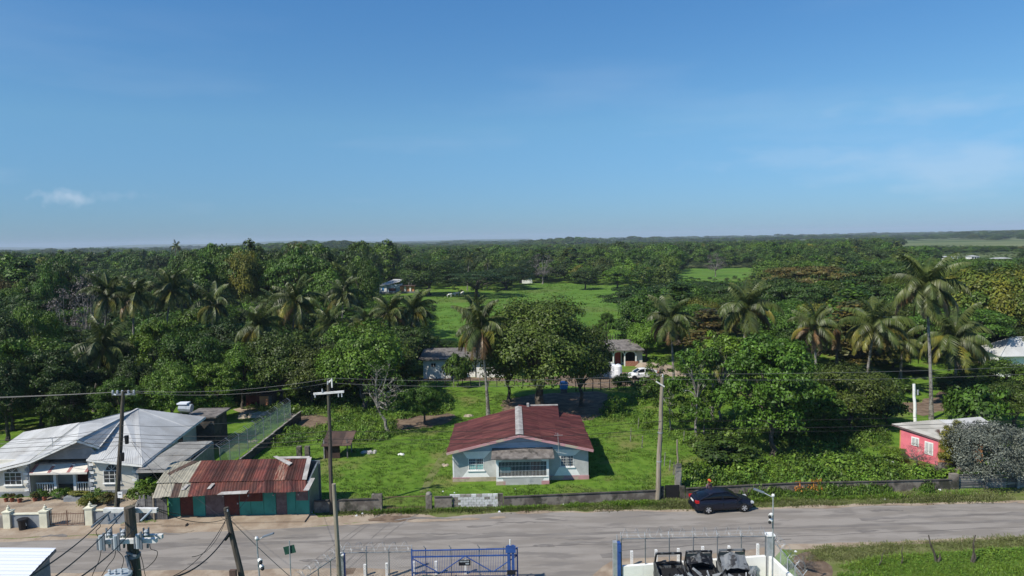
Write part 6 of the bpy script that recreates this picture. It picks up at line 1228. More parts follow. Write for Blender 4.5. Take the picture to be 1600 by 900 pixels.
NUTS = NUTS.mesh('coconuts', M['frond_yellow'])
_tk = {}
def palm(x, y, r, Y, label, yel=.2, dry=.15, group=None, rz=None, base=None, n=27, lean=None):
    top = at(x, y, Y); b = gp(*base) if base else ground_at(x + random.uniform(-.3, .3) * r, Y); top.y = b.y if base else Y
    if base: top = at(x, y, b.y)
    t = thing('coconut_palm', b, label, 'palm tree', group); H = top.z; ln = top - b; sc = r * b.y / FPX / 3.75; rg = random.Random(int(x * 7 + y))
    pts = [Vector((ln.x * (k / 7) ** 1.4, ln.y * (k / 7), H * k / 7)) for k in range(8)]
    mb = MB(); mb.tube(pts, [.27, .2, .17, .15, .14, .135, .13, .15], 8); linkmesh('trunk', mb.mesh('trunk', M['bark_pale']), t)
    hd = Vector((ln.x, ln.y, H)); tx_, ty_ = rg.uniform(-.22, .22), rg.uniform(-.2, .2); wnd = rg.uniform(0, 6.28)
    linkmesh('coconuts', NUTS, t, hd)
    for k in range(n):
        u = k / n; az = k * 2.399 + rg.uniform(-.25, .25); kind = 'up' if u < .22 else 'mid' if u < .42 else 'out' if u < .62 else 'hang'
        mm = M['frond_green']
        if u > .5 and rg.random() < yel * 1.6: mm = M['frond_yellow']
        if u > .7 and rg.random() < dry * 1.6: mm = M['frond_dry']
        s = sc * rg.uniform(.85, 1.1); linkmesh('frond', FR[kind], t, hd + Vector((0, 0, .1)), (rg.uniform(-.3, .3) + tx_ * math.sin(az), rg.uniform(-.22, .22) + ty_ * math.cos(az - wnd), az), (s, s * rg.uniform(.8, 1.15), s), mm)
    for k in range(int(dry * 12)): az = rg.uniform(0, 6.28); linkmesh('frond', FR['dead'], t, hd - Vector((0, 0, .15)), (0, 0, az), (sc * .9,) * 3, M['frond_dry'])
    TREES.append((b.x, b.y, 1.5)); return t
palm(752, 515, 52, 77, 'tall coconut palm with yellow-brown lower fronds right behind the red roof', .5, .45, base=(763, 650), n=31)
palm(742, 487, 32, 112, 'coconut palm peeking just behind the single tall one left of the big round tree', .1, .05)
palm(1047, 500, 44, 88, 'coconut palm with yellowing lower fronds above the white car yard', .4, .2, base=(1053, 603), n=31)
palm(1168, 482, 52, 86, 'large dark coconut palm with arching fronds, third palm left of the tallest one', .15, .15, n=31)
palm(1272, 512, 42, 84, 'coconut palm with dry brown fronds hanging, left of the dead frond bundle', .3, .5, n=31)
palm(1366, 512, 56, 82, 'bushy yellow-green coconut palm just left of the tallest palm', .5, .15, n=31)
palm(1447, 448, 60, 78, 'tallest coconut palm with a long bare pale trunk behind the pink house', .1, .35, base=(1455, 655), n=31)
palm(1492, 530, 58, 84, 'heavy coconut palm with golden hanging fronds right of the tallest palm', .55, .15, n=31)
palm(1410, 535, 40, 92, 'smaller coconut palm squeezed between the yellow-green one and the tallest one', .3, .1)
for a in ((170, 462, 42, 100, 'coconut palm at the left, leftmost of the close pair at the wood edge'), (209, 466, 40, 100, 'coconut palm at the left, right one of the close pair at the wood edge'), (267, 455, 42, 104, 'coconut palm standing alone right of the close pair in the left wood'), (333, 478, 40, 100, 'grey-fronded drooping coconut palm midway between the left palms and the central cluster'), (161, 545, 54, 82, 'large low coconut palm right above the grey roof of the left house'), (463, 472, 48, 95, 'broad coconut palm at the left of the central palm cluster'), (536, 460, 36, 112, 'slender coconut palm standing above the middle of the central palm cluster'), (608, 490, 38, 103, 'sunlit coconut palm left of the last one in the central cluster'), (646, 488, 40, 106, 'rightmost coconut palm of the central cluster, next to the pasture'), (572, 505, 34, 98, 'low coconut palm in the middle of the central cluster'), (517, 512, 40, 92, 'low yellow-green coconut palm in front of the slender one')):
    palm(*a, yel=.26, dry=.07, n=22 + int(a[0]) % 9)
palm(405, 512, 46, 88, 'low palm with two bright yellow fronds at the left foot of the central cluster', .95, .1)
palm(843, 545, 20, 100, 'small palm frond crown in the shade at the left edge of the big round tree') if False else None
palm(430, 480, 34, 108, 'coconut palm just behind and left of the broad one in the central cluster', .2, .1)
palm(1115, 565, 34, 72, 'low drooping palm between the bare pale trees and the bright leafy tree', .4, .1)
for a in ((389, 404, 15, 250), (275, 386, 11, 300), (326, 388, 9, 320), (527, 410, 14, 235), (645, 405, 10, 290), (733, 405, 12, 270), (640, 416, 10, 270), (985, 392, 7, 420), (1060, 400, 7, 400), (1205, 440, 12, 240), (30, 415, 12, 200), (762, 412, 10, 280), (1000, 388, 7, 430)):
    palm(*a, label='small distant coconut palm rising out of the woodland canopy below the horizon', group='distant coconut palms in the woodland', yel=.3, dry=.1, n=14)
# dead hanging palm bundle
t = thing('dead_palm', ground_at(1306, 88), 'dead palm with a bundle of reddish brown fronds hanging straight down between two green palms', 'palm tree'); hh = at(1306, 505, 88).z
mb = MB(); mb.tube([(0, 0, 0), (.1, 0, hh)], [.22, .14], 7); linkmesh('trunk', mb.mesh('trunk', M['bark']), t)
for k in range(11): linkmesh('frond', FR['dead'], t, (0, 0, hh), (.0, .55, k * .57), (1, 1, 1), M['frond_dry'])

# --- trees that can be told apart
T('mango', 'leaf_olive', 843, 0, 462, 205, 'big round mango-like tree with dense dark olive foliage behind the red-roofed house', base=640)
T('round2', 'leaf_olive', 795, 83, 495, 90, 'olive shoulder tree merging with the left side of the big round tree')
T('round2', 'leaf_olive', 908, 80, 500, 100, 'olive tree merging with the right side of the big round tree')
T('bare', 'leaf_mid', 607, 0, 556, 82, 'half bare leaning tree with pale branching limbs on the lawn left of the red-roofed house', base=678, rz=.2)
T('round', 'leaf_mid', 664, 0, 601, 58, 'small round tree standing on a bare earth patch left of the red-roofed house', base=664)
T('bush', 'leaf_mid', 715, 92, 552, 44, 'small green tree in front of the white barn, left of the single tall palm')
T('broad', 'leaf_mid', 1207, 0, 512, 165, 'large sunlit broad-leaved tree with bright green foliage right of the bare pale trees', base=712)
T('broad', 'leaf_mid', 1255, 66, 590, 120, 'mid green leafy tree at the right foot of the large sunlit broad-leaved tree')
T('round2', 'leaf_olive', 1328, 68, 566, 120, 'dense olive tree left of the pink house and below the dead palm')
T('round', 'leaf_mid', 1275, 70, 572, 80, 'round green tree between the large sunlit tree and the dense olive tree')
T('open', 'leaf_bright', 1046, 0, 585, 62, 'thin pale-trunked sapling nearest the tall pale pole', base=675)
T('open', 'leaf_mid', 1089, 0, 535, 85, 'tall sparse tree with pale forking limbs, second from the tall pale pole', base=685)
T('open', 'leaf_bright', 1101, 0, 600, 50, 'short pale-trunked sapling in front of the tall sparse tree', base=680)
T('open', 'leaf_bright', 1126, 0, 520, 95, 'sparse tree with light trunk between the forked tree and the large sunlit tree', base=662)
T('broad', 'leaf_bright', 1150, 88, 515, 90, 'loose bright tree behind the sparse pale-trunked trees')
T('bush', 'leaf_dark', 1135, 0, 684, 100, 'low dark spreading bush in front of the pale-trunked trees', base=728, cat='bush', name='bush')
T('bush', 'leaf_olive', 1105, 0, 680, 60, 'low olive bush with reddish tips left of the low dark one', base=712, cat='bush', name='bush')
T('bush', 'leaf_bright', 962, 0, 618, 36, 'small bright bush at the right rear of the red-roofed house', base=645, cat='bush', name='bush')
T('open', 'leaf_bright', 1028, 84, 556, 44, 'slender bright tree half hiding the tail of the white car')
T('bush', 'leaf_mid', 975, 88, 583, 30, 'small bush in front of the white water tanks', cat='bush', name='bush')
T('bush', 'leaf_mid', 1010, 0, 590, 50, 'green shrub under the white car yard', base=622, cat='bush', name='bush')
T('silver', 'leaf_silver', 1545, 0, 657, 128, 'wide silver-grey leaved tree beside the pink house at the right edge', base=757)
T('silver', 'leaf_silver', 1592, 56, 672, 70, 'silver-grey leaved tree cut by the right edge of the photo')
T('flat', 'leaf_dark', 1010, 152, 448, 150, 'dark flat-topped spreading tree jutting into the pasture from the right')
T('flat2', 'leaf_dark', 1075, 165, 440, 150, 'dark layered spreading tree just right of the one jutting into the pasture')
T('round2', 'leaf_yellow', 1098, 120, 462, 62, 'yellow-green tree between the two tall palms right of the pasture')
T('round', 'leaf_bright', 1010, 108, 500, 60, 'bright green tree at the pasture edge behind the porch house')
T('round2', 'leaf_amber', 1545, 108, 410, 150, 'large amber and green tree at the right, in front of the far white roofs')
T('round2', 'leaf_amber', 1590, 102, 440, 110, 'amber tree cut by the right edge behind the white house')
T('round2', 'leaf_olive', 1500, 118, 412, 90, 'olive-yellow tree directly right of the tallest palm head')
T('round2', 'leaf_yellow', 1300, 112, 462, 120, 'yellowish tree behind the dry-fronded palm')
T('flat', 'leaf_orange', 1262, 165, 415, 150, 'brown-orange flat-topped tree, larger of the two rusty coloured ones')
T('flat2', 'leaf_orange', 1350, 150, 436, 70, 'small rusty orange flat tree, right of the larger brown-orange one')
T('flat2', 'leaf_dark', 1400, 150, 412, 170, 'very dark wide tree behind the tallest palm')
T('round', 'leaf_mid', 1575, 78, 562, 95, 'clipped looking dark green tree in front of the white hip-roofed house at the right edge')
T('round2', 'leaf_olive', 1585, 68, 596, 90, 'olive tree at the right edge behind the silver-leaved tree')
T('bush', 'leaf_mid', 1528, 66, 600, 80, 'dark green bushy tree behind the pink house roof')
for i_, (x_, Y_, t_, w_, k_, m_) in enumerate(((1345, 84, 570, 70, 'round', 'leaf_dark'), (1395, 80, 592, 60, 'bush', 'leaf_mid'), (1490, 80, 585, 70, 'round', 'leaf_dark'), (1430, 95, 575, 60, 'round', 'leaf_dark'), (1520, 88, 575, 60, 'round', 'leaf_dark'), (1240, 90, 545, 70, 'round', 'leaf_mid'), (1385, 70, 615, 60, 'bush', 'leaf_dark'), (1500, 70, 612, 50, 'bush', 'leaf_mid'), (1190, 96, 520, 70, 'round2', 'leaf_mid'), (1075, 90, 545, 50, 'round', 'leaf_mid'), (1120, 98, 530, 60, 'round', 'leaf_bright'), (1395, 100, 555, 60, 'round2', 'leaf_olive'))):
    T(k_, m_, x_, Y_, t_, w_, ('dark round shrub under the yellow-green palm', 'low green shrub left of the white painted pole', 'dark shrub at the foot of the golden-fronded palm', 'dark shrub between the yellow-green palm and the tallest palm trunk', 'dark shrub left of the white hip-roofed house', 'green tree under the dry-fronded palm', 'low dark shrub behind the dense olive tree', 'low green shrub right of the tallest palm trunk', 'green dome between the large dark palm and the dry-fronded palm', 'small green tree right of the palm over the car yard', 'bright green tree between the two palms over the car yard', 'olive tree low between the yellow-green and the tallest palm')[i_], cat='shrub' if k_ == 'bush' else 'tree')
T('column', 'leaf_yellow', 1478, 0, 668, 26, 'spiky yellow-green yucca-like plant at the right wall of the pink house', base=735, cat='plant', name='yucca')
T('column', 'leaf_yellow', 1492, 0, 660, 28, 'taller spiky yucca-like plant touching the silver-leaved tree', base=733, cat='plant', name='yucca')
T('bush', 'leaf_bright', 1398, 0, 700, 40, 'light green bush at the left front of the pink house', base=718, cat='bush', name='bush')
T('grey', 'leaf_grey', 1432, 0, 695, 44, 'dry brown twiggy shrub below the pink wall', base=728, cat='bush', name='dry_shrub')
T('grey', 'leaf_grey', 1465, 0, 716, 36, 'dry leafless shrub in front of the steps of the pink house', base=742, cat='bush', name='dry_shrub')
T('grey', 'leaf_grey', 1258, 0, 866, 40, 'brown dead scrub at the foot of the razor wire fence in the bottom right', base=893, cat='bush', name='dry_shrub')
T('grey', 'leaf_grey', 848, 300, 398, 46, 'leafless pinkish grey tree beyond the pasture, above the ruin')
T('grey', 'leaf_grey', 1118, 330, 396, 36, 'leafless pale grey tree by the small far pasture')
T('grey', 'leaf_grey', 108, 118, 452, 75, 'leafless grey tree in the left wood, left of the palm pair')
T('grey', 'leaf_grey', 140, 112, 430, 70, 'bare whitish branched tree right behind the palm pair')
T('round', 'leaf_bright', 965, 265, 418, 46, 'bright yellow-green tree standing free at the far pasture edge')
T('round', 'leaf_dark', 915, 262, 420, 44, 'dark round tree left of the bright one at the far pasture edge')
T('round2', 'leaf_dark', 815, 310, 405, 50, 'dark tree beside the ruin at the far pasture edge')
T('flat', 'leaf_dark', 745, 238, 425, 130, 'dark spreading tree over the white cattle at the far pasture edge')
T('round2', 'leaf_dark', 670, 250, 398, 95, 'tall dark tree right of the tiny blue house')
T('round2', 'leaf_dark', 790, 270, 415, 80, 'dark tree between the cattle and the ruin')
# left house back row and central wood edge
HAND = ['leftmost tall tree behind the grey-roofed house', 'second tall tree from the left behind the grey-roofed house', 'lower tree over the left half of the grey roof', 'standing further back than the palm by the grey roof', 'between the large low palm and the lone palm', 'below the lone palm in the left wood', 'right of the lone palm, low above the water tank', 'above the hen house beyond the fence', 'right of the dark pole top', 'directly under the large low palm', 'left of two olive domes at the central wood front', 'left of the olive domes, under the yellow-fronded palm', 'right of two olive domes at the central wood front', 'just above the white crossarm of the tall pole', 'between the tall pole and the leaning bare tree', 'behind the leaning bare tree', 'at the feet of the central palms', 'small one right of the large low palm', 'at the near pasture edge by the last palm', 'at the very left edge beside the grey roof', 'right behind the left ridge of the grey roof', 'right behind the peak of the grey roof', 'below the grey drooping palm', 'at the left edge, behind the leftmost tall tree', 'near pasture edge, left of the single tall palm', 'small one behind the white barn roof', 'between the big round tree and the porch house']
for a in (('broad', 'leaf_mid', 20, 74, 520, 100), ('broad', 'leaf_dark', 85, 74, 540, 110), ('broad', 'leaf_mid', 65, 76, 580, 90), ('round2', 'leaf_bright', 60, 92, 470, 70), ('broad', 'leaf_bright', 250, 84, 490, 80), ('round2', 'leaf_mid', 300, 82, 510, 95), ('round', 'leaf_bright', 270, 74, 570, 80), ('broad', 'leaf_bright', 335, 76, 560, 90), ('round', 'leaf_dark', 215, 76, 560, 70), ('broad', 'leaf_dark', 150, 78, 570, 90), ('round2', 'leaf_olive', 440, 84, 512, 110), ('round', 'leaf_bright', 380, 82, 540, 70), ('round2', 'leaf_olive', 488, 83, 535, 100), ('round', 'leaf_dark', 520, 88, 520, 80), ('open', 'leaf_mid', 565, 86, 535, 60), ('round', 'leaf_mid', 630, 102, 520, 60), ('round', 'leaf_dark', 570, 96, 525, 80), ('bush', 'leaf_yellow', 250, 90, 555, 50), ('bush', 'leaf_dark', 660, 106, 528, 50), ('round', 'leaf_dark', 12, 70, 560, 90), ('broad', 'leaf_dark', 110, 71, 590, 80), ('broad', 'leaf_mid', 190, 72, 585, 80), ('round', 'leaf_dark', 360, 92, 500, 80), ('round', 'leaf_dark', 5, 84, 490, 90), ('round', 'leaf_dark', 700, 118, 530, 44), ('bush', 'leaf_mid', 735, 104, 540, 40), ('round', 'leaf_dark', 925, 96, 545, 50)):
    cn = {'leaf_mid': 'mid green', 'leaf_dark': 'very dark green', 'leaf_bright': 'bright green', 'leaf_olive': 'olive green', 'leaf_yellow': 'yellow-green'}[a[1]]; kn = {'broad': 'large-leaved tree', 'round2': 'dense domed tree', 'round': 'dense round tree', 'open': 'sparse tree', 'bush': 'low bushy tree'}[a[0]]
    lb = f'{cn} {kn}, ' + HAND.pop(0); T(*a, lb, group='trees at the front edge of the wood')

# --- woodland fill: individual trees first (the ones showing largest), then the mass beyond
def inpoly(x, y, P):
    c = False
    for i in range(len(P)):
        a, b = P[i], P[i - 1]
        if (a[1] > y) != (b[1] > y) and x < (b[0] - a[0]) * (y - a[1]) / (b[1] - a[1]) + a[0]: c = not c
    return c
PAST = [(p.x, p.y) for p in XY((655, 565), (640, 490), (655, 468), (700, 461), (790, 457), (812, 442), (900, 445), (1000, 449), (985, 475), (975, 545))]
FARP = [(p.x, p.y) for p in XY((1050, 436), (1070, 420), (1175, 419), (1200, 426), (1130, 438))]
FARP2 = [(p.x, p.y) for p in XY((1410, 381), (1450, 376), (1560, 372), (1800, 366), (1800, 384), (1600, 386), (1480, 384))]
BLUE = [(p.x, p.y) for p in XY((575, 475), (570, 455), (700, 452), (700, 468), (650, 475))]
YARD = [(-16, 60), (-15, 104), (-2, 106), (12, 112), (30, 112), (32, 92), (70, 95), (90, 115), (90, 60), (60, 55)]
def clear(x, y): return inpoly(x, y, PAST) or inpoly(x, y, FARP) or inpoly(x, y, FARP2) or inpoly(x, y, BLUE) or inpoly(x, y, YARD) or (abs(y - 50) < 16)
rw = random.Random(42)
def front(X):  # nearest depth of the wood as a function of column
    x, _ = px((X, 90, 0)); return 70 if x < 230 else 80 if x < 640 else 118 if x < 1000 else 92
cand = []
for k in range(60000):
    Y = 68 + (900 - 68) * rw.random() ** 1.6; X = (rw.random() * 2 - 1) * (Y * .80 + 12)
    if Y < front(X * 90 / Y) or clear(X, Y): continue
    cand.append((Y, X))
GR = {}
def free(X, Y, R):
    g = 9.0; i, j = int(X // g), int(Y // g)
    for a in range(i - 2, i + 3):
        for b in range(j - 2, j + 3):
            for (x, y, r) in GR.get((a, b), ()):
                if (x - X) ** 2 + (y - Y) ** 2 < (r + R) ** 2 * .42: return False
    GR.setdefault((i, j), []).append((X, Y, R)); return True
for x, y, r in TREES: GR.setdefault((int(x // 9), int(y // 9)), []).append((x, y, r))
sel = []
for Y, X in cand:
    R = rw.uniform(2.8, 5.0) * (1 + min(Y, 500) / 1200)
    if free(X, Y, R): sel.append((Y, X, R))
sel.sort()
def region(x, Y):
    a = 'at the left of the view' if x < 330 else 'behind the central palm cluster' if x < 640 else 'beyond the pasture' if x < 1000 else 'right of the pasture' if x < 1330 else 'behind the tall palms at the right'
    return a
CMIX = [('leaf_dark', 28), ('leaf_mid', 36), ('leaf_olive', 18), ('leaf_bright', 12), ('leaf_yellow', 3), ('leaf_grey', .3), ('leaf_orange', 1)]
def pickm(): 
    r = rw.random() * 99
    for m, w in CMIX:
        r -= w
        if r < 0: return m
    return 'leaf_mid'
LM = [(170, 462, 'the close palm pair in the left wood'), (267, 455, 'the lone palm in the left wood'), (333, 478, 'the grey drooping palm'), (161, 545, 'the low palm above the grey roof'), (463, 472, 'the broad central palm'), (536, 460, 'the slender central palm'), (389, 404, 'the small far left palm'), (275, 386, 'the skyline palm'), (612, 450, 'the tiny blue house'), (708, 462, 'the white cattle'), (824, 437, 'the pale ruin'), (848, 410, 'the leafless pinkish tree'), (965, 430, 'the bright pasture-edge tree'), (1010, 480, 'the flat tree at the pasture'), (1118, 428, 'the small far pasture'), (1168, 482, 'the large dark palm'), (1262, 425, 'the brown-orange flat tree'), (1447, 448, 'the tallest palm'), (1520, 404, 'the far white roofs'), (1545, 470, 'the large amber tree'), (105, 460, 'the leafless left tree'), (40, 440, 'the left edge of the wood'), (670, 420, 'the dark tree near the blue house'), (745, 440, 'the tree over the cattle'), (1366, 512, 'the yellow-green palm')]
def spot(x, y):
    d, lx, ly, nm = min(((x - a) ** 2 + (1.6 * (y - b)) ** 2, a, b, c) for a, b, c in LM); d = math.sqrt(d); q = 'close' if d < 30 else 'a little' if d < 60 else 'some way' if d < 100 else 'well'
    w = ('above' if q == 'close' else 'beyond') if ly - y > abs(lx - x) else ('below') if y - ly > abs(lx - x) else 'left of' if x < lx else 'right of'
    return f'{q} {w} {nm}'
def fit(s):
    return s if len(s.replace('-', ' ').split()) <= 16 else s.replace('some way ', '').replace('a little ', '').replace('close ', '').replace('well ', '')
VIEWS = ((655, 985, 545, 140), (575, 655, 463, 262), (1055, 1190, 438, 370), (690, 735, 466, 295), (1440, 1610, 403.5, 560), (995, 1055, 452, 240), (655, 1000, 446, 262), (1380, 1620, 384, 900))
seen = set()
for o in COL.objects:
    if o.get('group') == 'distant coconut palms in the woodland':
        hx, hy = px(o.location + Vector((0, 0, 12))); LM2 = LM; LM[:] = [q for q in LM if 'palm' not in q[2] or abs(q[0] - hx) > 14]; o['label'] = f'small distant coconut palm {spot(hx, hy)}'; 
LM.append((275, 386, 'the skyline palm'))
far = {}; cnt = 0; NIND = 210
for Y, X, R in sel:
    x, _ = px((X, Y, 0)); vis = -40 < x < 1640; m = pickm(); H = R * rw.uniform(1.6, 2.3)
    if x < 640: H *= 1.25 if Y > 130 else 1.0
    if 640 <= x < 1000 and Y < 135: H = min(H, 5)
    if 120 < Y < 420: H = min(max(H, 8), 15 + rw.uniform(-2, 4))
    if 330 < x < 620 and 150 < Y < 330 and noise.noise((x * .02, Y * .01, 2)) > 0: H = rw.uniform(15, 20.5); R *= 1.2
    elif x < 330 and 120 < Y < 300: H = min(H, 11) if 110 < x < 280 else rw.uniform(12, 18.5)
    elif Y > 300: H = min(H * 1.15, 18)
    H = min(H, 22)
    for xa, xb, ym, Ym in VIEWS:
        if xa + (70 * noise.noise((Y * .013, 3, 1)) if xb > 1600 else 0) < x < xb and Y < Ym: H = min(H, max(1.5, at(x, ym + rw.uniform(0, 5), Y).z)); R = min(R, H * .75)
    if vis and cnt < NIND:
        cnt += 1; key = rw.choice(['round', 'round2', 'broad', 'round2', 'flat', 'flat2', 'round', 'column'])
        if m in ('leaf_grey',): key = 'grey'
        if key in ('flat', 'flat2'): m = rw.choice(['leaf_dark', 'leaf_mid', 'leaf_dark']); R *= 1.3; H = max(H * .9, 7)
        cn = {'leaf_mid': 'mid green', 'leaf_dark': 'dark green', 'leaf_bright': 'bright green', 'leaf_olive': 'olive', 'leaf_yellow': 'yellow-green', 'leaf_grey': 'leafless grey', 'leaf_orange': 'rusty brown'}[m]; kn = {'flat': 'flat-topped', 'flat2': 'flat-topped', 'round': 'round', 'round2': 'round', 'broad': 'large-leaved', 'column': 'narrow', 'grey': 'twiggy'}[key]
        xc, yc = px((X, Y, H * .7)); lb = fit(f'{cn} {kn} tree {spot(xc, yc)}'); plant(key, Vector((X, Y, 0)), R, H, m, lb, group='woodland trees ' + region(x, Y), rnd=rw)
    else:
        key = rw.choice(['f_round', 'f_round2', 'f_flat', 'f_col', 'f_round', 'f_round2', 'f_flat']); 
        if key == 'f_flat': m = rw.choice(['leaf_dark', 'leaf_mid'])
        if Y > 450: H = min(H, 13); 
        far.setdefault((key, m), []).append((X, Y, R, H, rw.uniform(0, 6.28)))
# the horizon belt: coarse canopy out to several kilometres
for k in range(9000):
    Y = 900 + 5600 * rw.random() ** 1.5; X = (rw.random() * 2 - 1) * (Y * .8)
    if (inpoly(X, Y, FARP2) and noise.noise((X * .0022, Y * .005, 7)) > .0 and rw.random() < .8) or noise.noise((X * .0011, Y * .0009, 4)) > .10: continue
    R = rw.uniform(7, 14) * (1 + Y / 6000); far.setdefault((rw.choice(['f_round', 'f_flat']), rw.choice(['leaf_dark', 'leaf_mid', 'leaf_dark', 'leaf_olive'])), []).append((X, Y, R, rw.uniform(6, 12) + 16 * max(0, noise.noise((X * .004, Y * .002, 9))), rw.uniform(0, 6.28)))

def gn_scatter(name, me_src, pts, rots, scls, kind='stuff', label=None, cat=None):
    """stuff: instances of one mesh on a cloud of points"""
    src = bpy.data.objects.new(name + '_unit', me_src)
    me = bpy.data.meshes.new(name); me.from_pydata([tuple(p) for p in pts], [], [])
    for nm, arr in (('rot', rots), ('scl', scls)):
        a = me.attributes.new(nm, 'FLOAT_VECTOR', 'POINT'); a.data.foreach_set('vector', np.array(arr, dtype=float).ravel())
    o = linkmesh(name, me); ng = bpy.data.node_groups.new(name, 'GeometryNodeTree'); ng.interface.new_socket('Geometry', in_out='INPUT', socket_type='NodeSocketGeometry'); ng.interface.new_socket('Geometry', in_out='OUTPUT', socket_type='NodeSocketGeometry')
    gi = ng.nodes.new('NodeGroupInput'); go = ng.nodes.new('NodeGroupOutput'); ip = ng.nodes.new('GeometryNodeInstanceOnPoints'); ob = ng.nodes.new('GeometryNodeObjectInfo'); ob.inputs[0].default_value = src
    ar = ng.nodes.new('GeometryNodeInputNamedAttribute'); ar.data_type = 'FLOAT_VECTOR'; ar.inputs[0].default_value = 'rot'; as_ = ng.nodes.new('GeometryNodeInputNamedAttribute'); as_.data_type = 'FLOAT_VECTOR'; as_.inputs[0].default_value = 'scl'
    L = ng.links.new; L(gi.outputs[0], ip.inputs['Points']); L(ob.outputs['Geometry'], ip.inputs['Instance']); L(ar.outputs[0], ip.inputs['Rotation']); L(as_.outputs[0], ip.inputs['Scale']); L(ip.outputs[0], go.inputs[0])
    o.modifiers.new('scatter', 'NODES').node_group = ng; o['kind'] = kind
    if label: tag(o, label, cat)
    return o
for (key, m), L_ in far.items():
    cm, tm, pr, ph = PROTO[key]; me = cm.copy(); me.materials[0] = M[m]; me.name = 'distant_woodland'
    lk = {'f_round': 'rounded', 'f_round2': 'tall rounded', 'f_flat': 'flat-topped', 'f_col': 'narrow'}[key]; lc = {'leaf_mid': 'mid green', 'leaf_dark': 'dark green', 'leaf_bright': 'bright green', 'leaf_olive': 'olive', 'leaf_yellow': 'yellow-green', 'leaf_grey': 'greyish', 'leaf_orange': 'rusty brown'}[m]
    gn_scatter('distant_woodland', me, [(a[0], a[1], 0) for a in L_], [(0, 0, a[4]) for a in L_], [(a[2] / pr, a[2] / pr, a[3] / ph) for a in L_], label=f'far woodland canopy of {lc} {lk} crowns reaching to the horizon', cat='woodland')

# --- ground plants
def tuft_mesh(name, seed, n, h, w, m, spread):
    rng = random.Random(seed); mb = MB()
    for k in range(n):
        a = rng.uniform(0, 6.28); r = rng.uniform(0, spread); b = Vector((r * math.cos(a), r * math.sin(a), 0)); d = Vector((math.cos(a + rng.uniform(-1, 1)), math.sin(a + rng.uniform(-1, 1)), 0)); s = Vector((-d.y, d.x, 0)) * w; hh = h * rng.uniform(.5, 1.1)
        mb.poly([b - s, b + s, b + s * .6 + d * hh * .3 + hz * hh * .7, b + d * hh * .6 + hz * hh, b - s * .6 + d * hh * .3 + hz * hh * .7])
    me = mb.mesh(name, M[m]); a = me.attributes.new('var', 'FLOAT', 'FACE'); a.data.foreach_set('value', [min(1, max(0, rng.gauss(.5, .2))) for _ in me.polygons]); return me
rng = np.random.default_rng(5)
def weed_unit(seed, m, n=80, r=.5, h=.35, leaf=.065):
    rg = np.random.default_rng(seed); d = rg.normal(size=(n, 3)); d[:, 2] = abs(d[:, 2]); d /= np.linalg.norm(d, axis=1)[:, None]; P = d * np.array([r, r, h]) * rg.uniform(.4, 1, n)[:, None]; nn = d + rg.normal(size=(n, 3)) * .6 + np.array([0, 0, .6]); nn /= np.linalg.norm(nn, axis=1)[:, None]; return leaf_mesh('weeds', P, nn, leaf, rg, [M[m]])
def fill(poly, n, f=None, seed=1):
    rg = random.Random(seed); xs = [p[0] for p in poly]; ys = [p[1] for p in poly]; out = []
    while len(out) < n:
        x, y = rg.uniform(min(xs), max(xs)), rg.uniform(min(ys), max(ys))
        if inpoly(x, y, poly) and (f is None or f(x, y, rg)): out.append((x, y))
    return out
BARE = [pl_ for pl_ in ([(p.x, p.y) for p in XY((612, 668), (620, 656), (650, 651), (690, 647), (708, 649), (700, 658), (672, 666), (640, 669))], [(p.x, p.y) for p in XY((780, 652), (795, 628), (840, 618), (925, 616), (960, 624), (955, 638), (905, 656))], [(p.x, p.y) for p in XY((450, 655), (480, 648), (525, 656), (515, 666), (472, 668))])]
def cover(name, unit, poly, n, s0, s1, label, cat, f=None, seed=1, zs=1.0, z=0.0):
    P = [q for q in fill(poly, n, f, seed) if not any(inpoly(q[0], q[1], b) for b in BARE)]; rg = random.Random(seed + 50); R3 = [(0, 0, rg.uniform(0, 6.28)) for _ in P]; S3 = []
    for p in P: s = rg.uniform(s0, s1) * (1 + .8 * noise.noise((p[0] * .35, p[1] * .35, seed))); S3.append((s, s, s * zs * rg.uniform(.7, 1.3)))
    return gn_scatter(name, unit, [(p[0], p[1], z) for p in P], R3, S3, label=label, cat=cat)
pl = lambda *l: [(p.x, p.y) for p in XY(*l)]
nzf = lambda th, s=.3, z=0: (lambda x, y, rg: noise.noise((x * s, y * s, z)) > th + rg.uniform(-.25, .25))
# vines and weeds behind and over the right wall
w1 = weed_unit(1, 'weed'); w2 = weed_unit(2, 'weed_dark'); w3 = weed_unit(3, 'flower_orange', 40, .4, .4, .05)
cover('weeds', w1, pl((1065, 768), (1075, 735), (1180, 735), (1300, 705), (1370, 722), (1430, 742), (1495, 749), (1495, 754), (1380, 758), (1250, 767)), 1500, .8, 1.8, 'dense bright green vines and weeds behind the long roadside wall at the right', 'weeds', zs=1.25)
cover('weeds', w2, pl((1065, 768), (1075, 735), (1180, 735), (1300, 705), (1370, 722), (1430, 742), (1495, 749), (1495, 754), (1380, 758), (1250, 767)), 700, .8, 1.7, 'darker vines mixed in behind the long roadside wall at the right', 'weeds', seed=3, zs=1.6)
cover('weeds', w2, [(17, 50.55), (17, 51.15), (22, 51.45), (32, 51.5), (32, 50.9), (24, 50.6)], 300, .5, 1.1, 'vines hanging over the road side of the long wall at the right', 'vines', f=nzf(-.05, .5), seed=6, zs=2.6)
cover('weeds', w1, [(-1, 49.5), (3.5, 49.75), (10.4, 50.2), (10.4, 50.45), (3.5, 50.02), (-1, 49.75)], 110, .2, .5, 'weeds at the foot of the wall before the red-roofed house', 'weeds', f=nzf(-.1, .6), seed=61, zs=1.2)
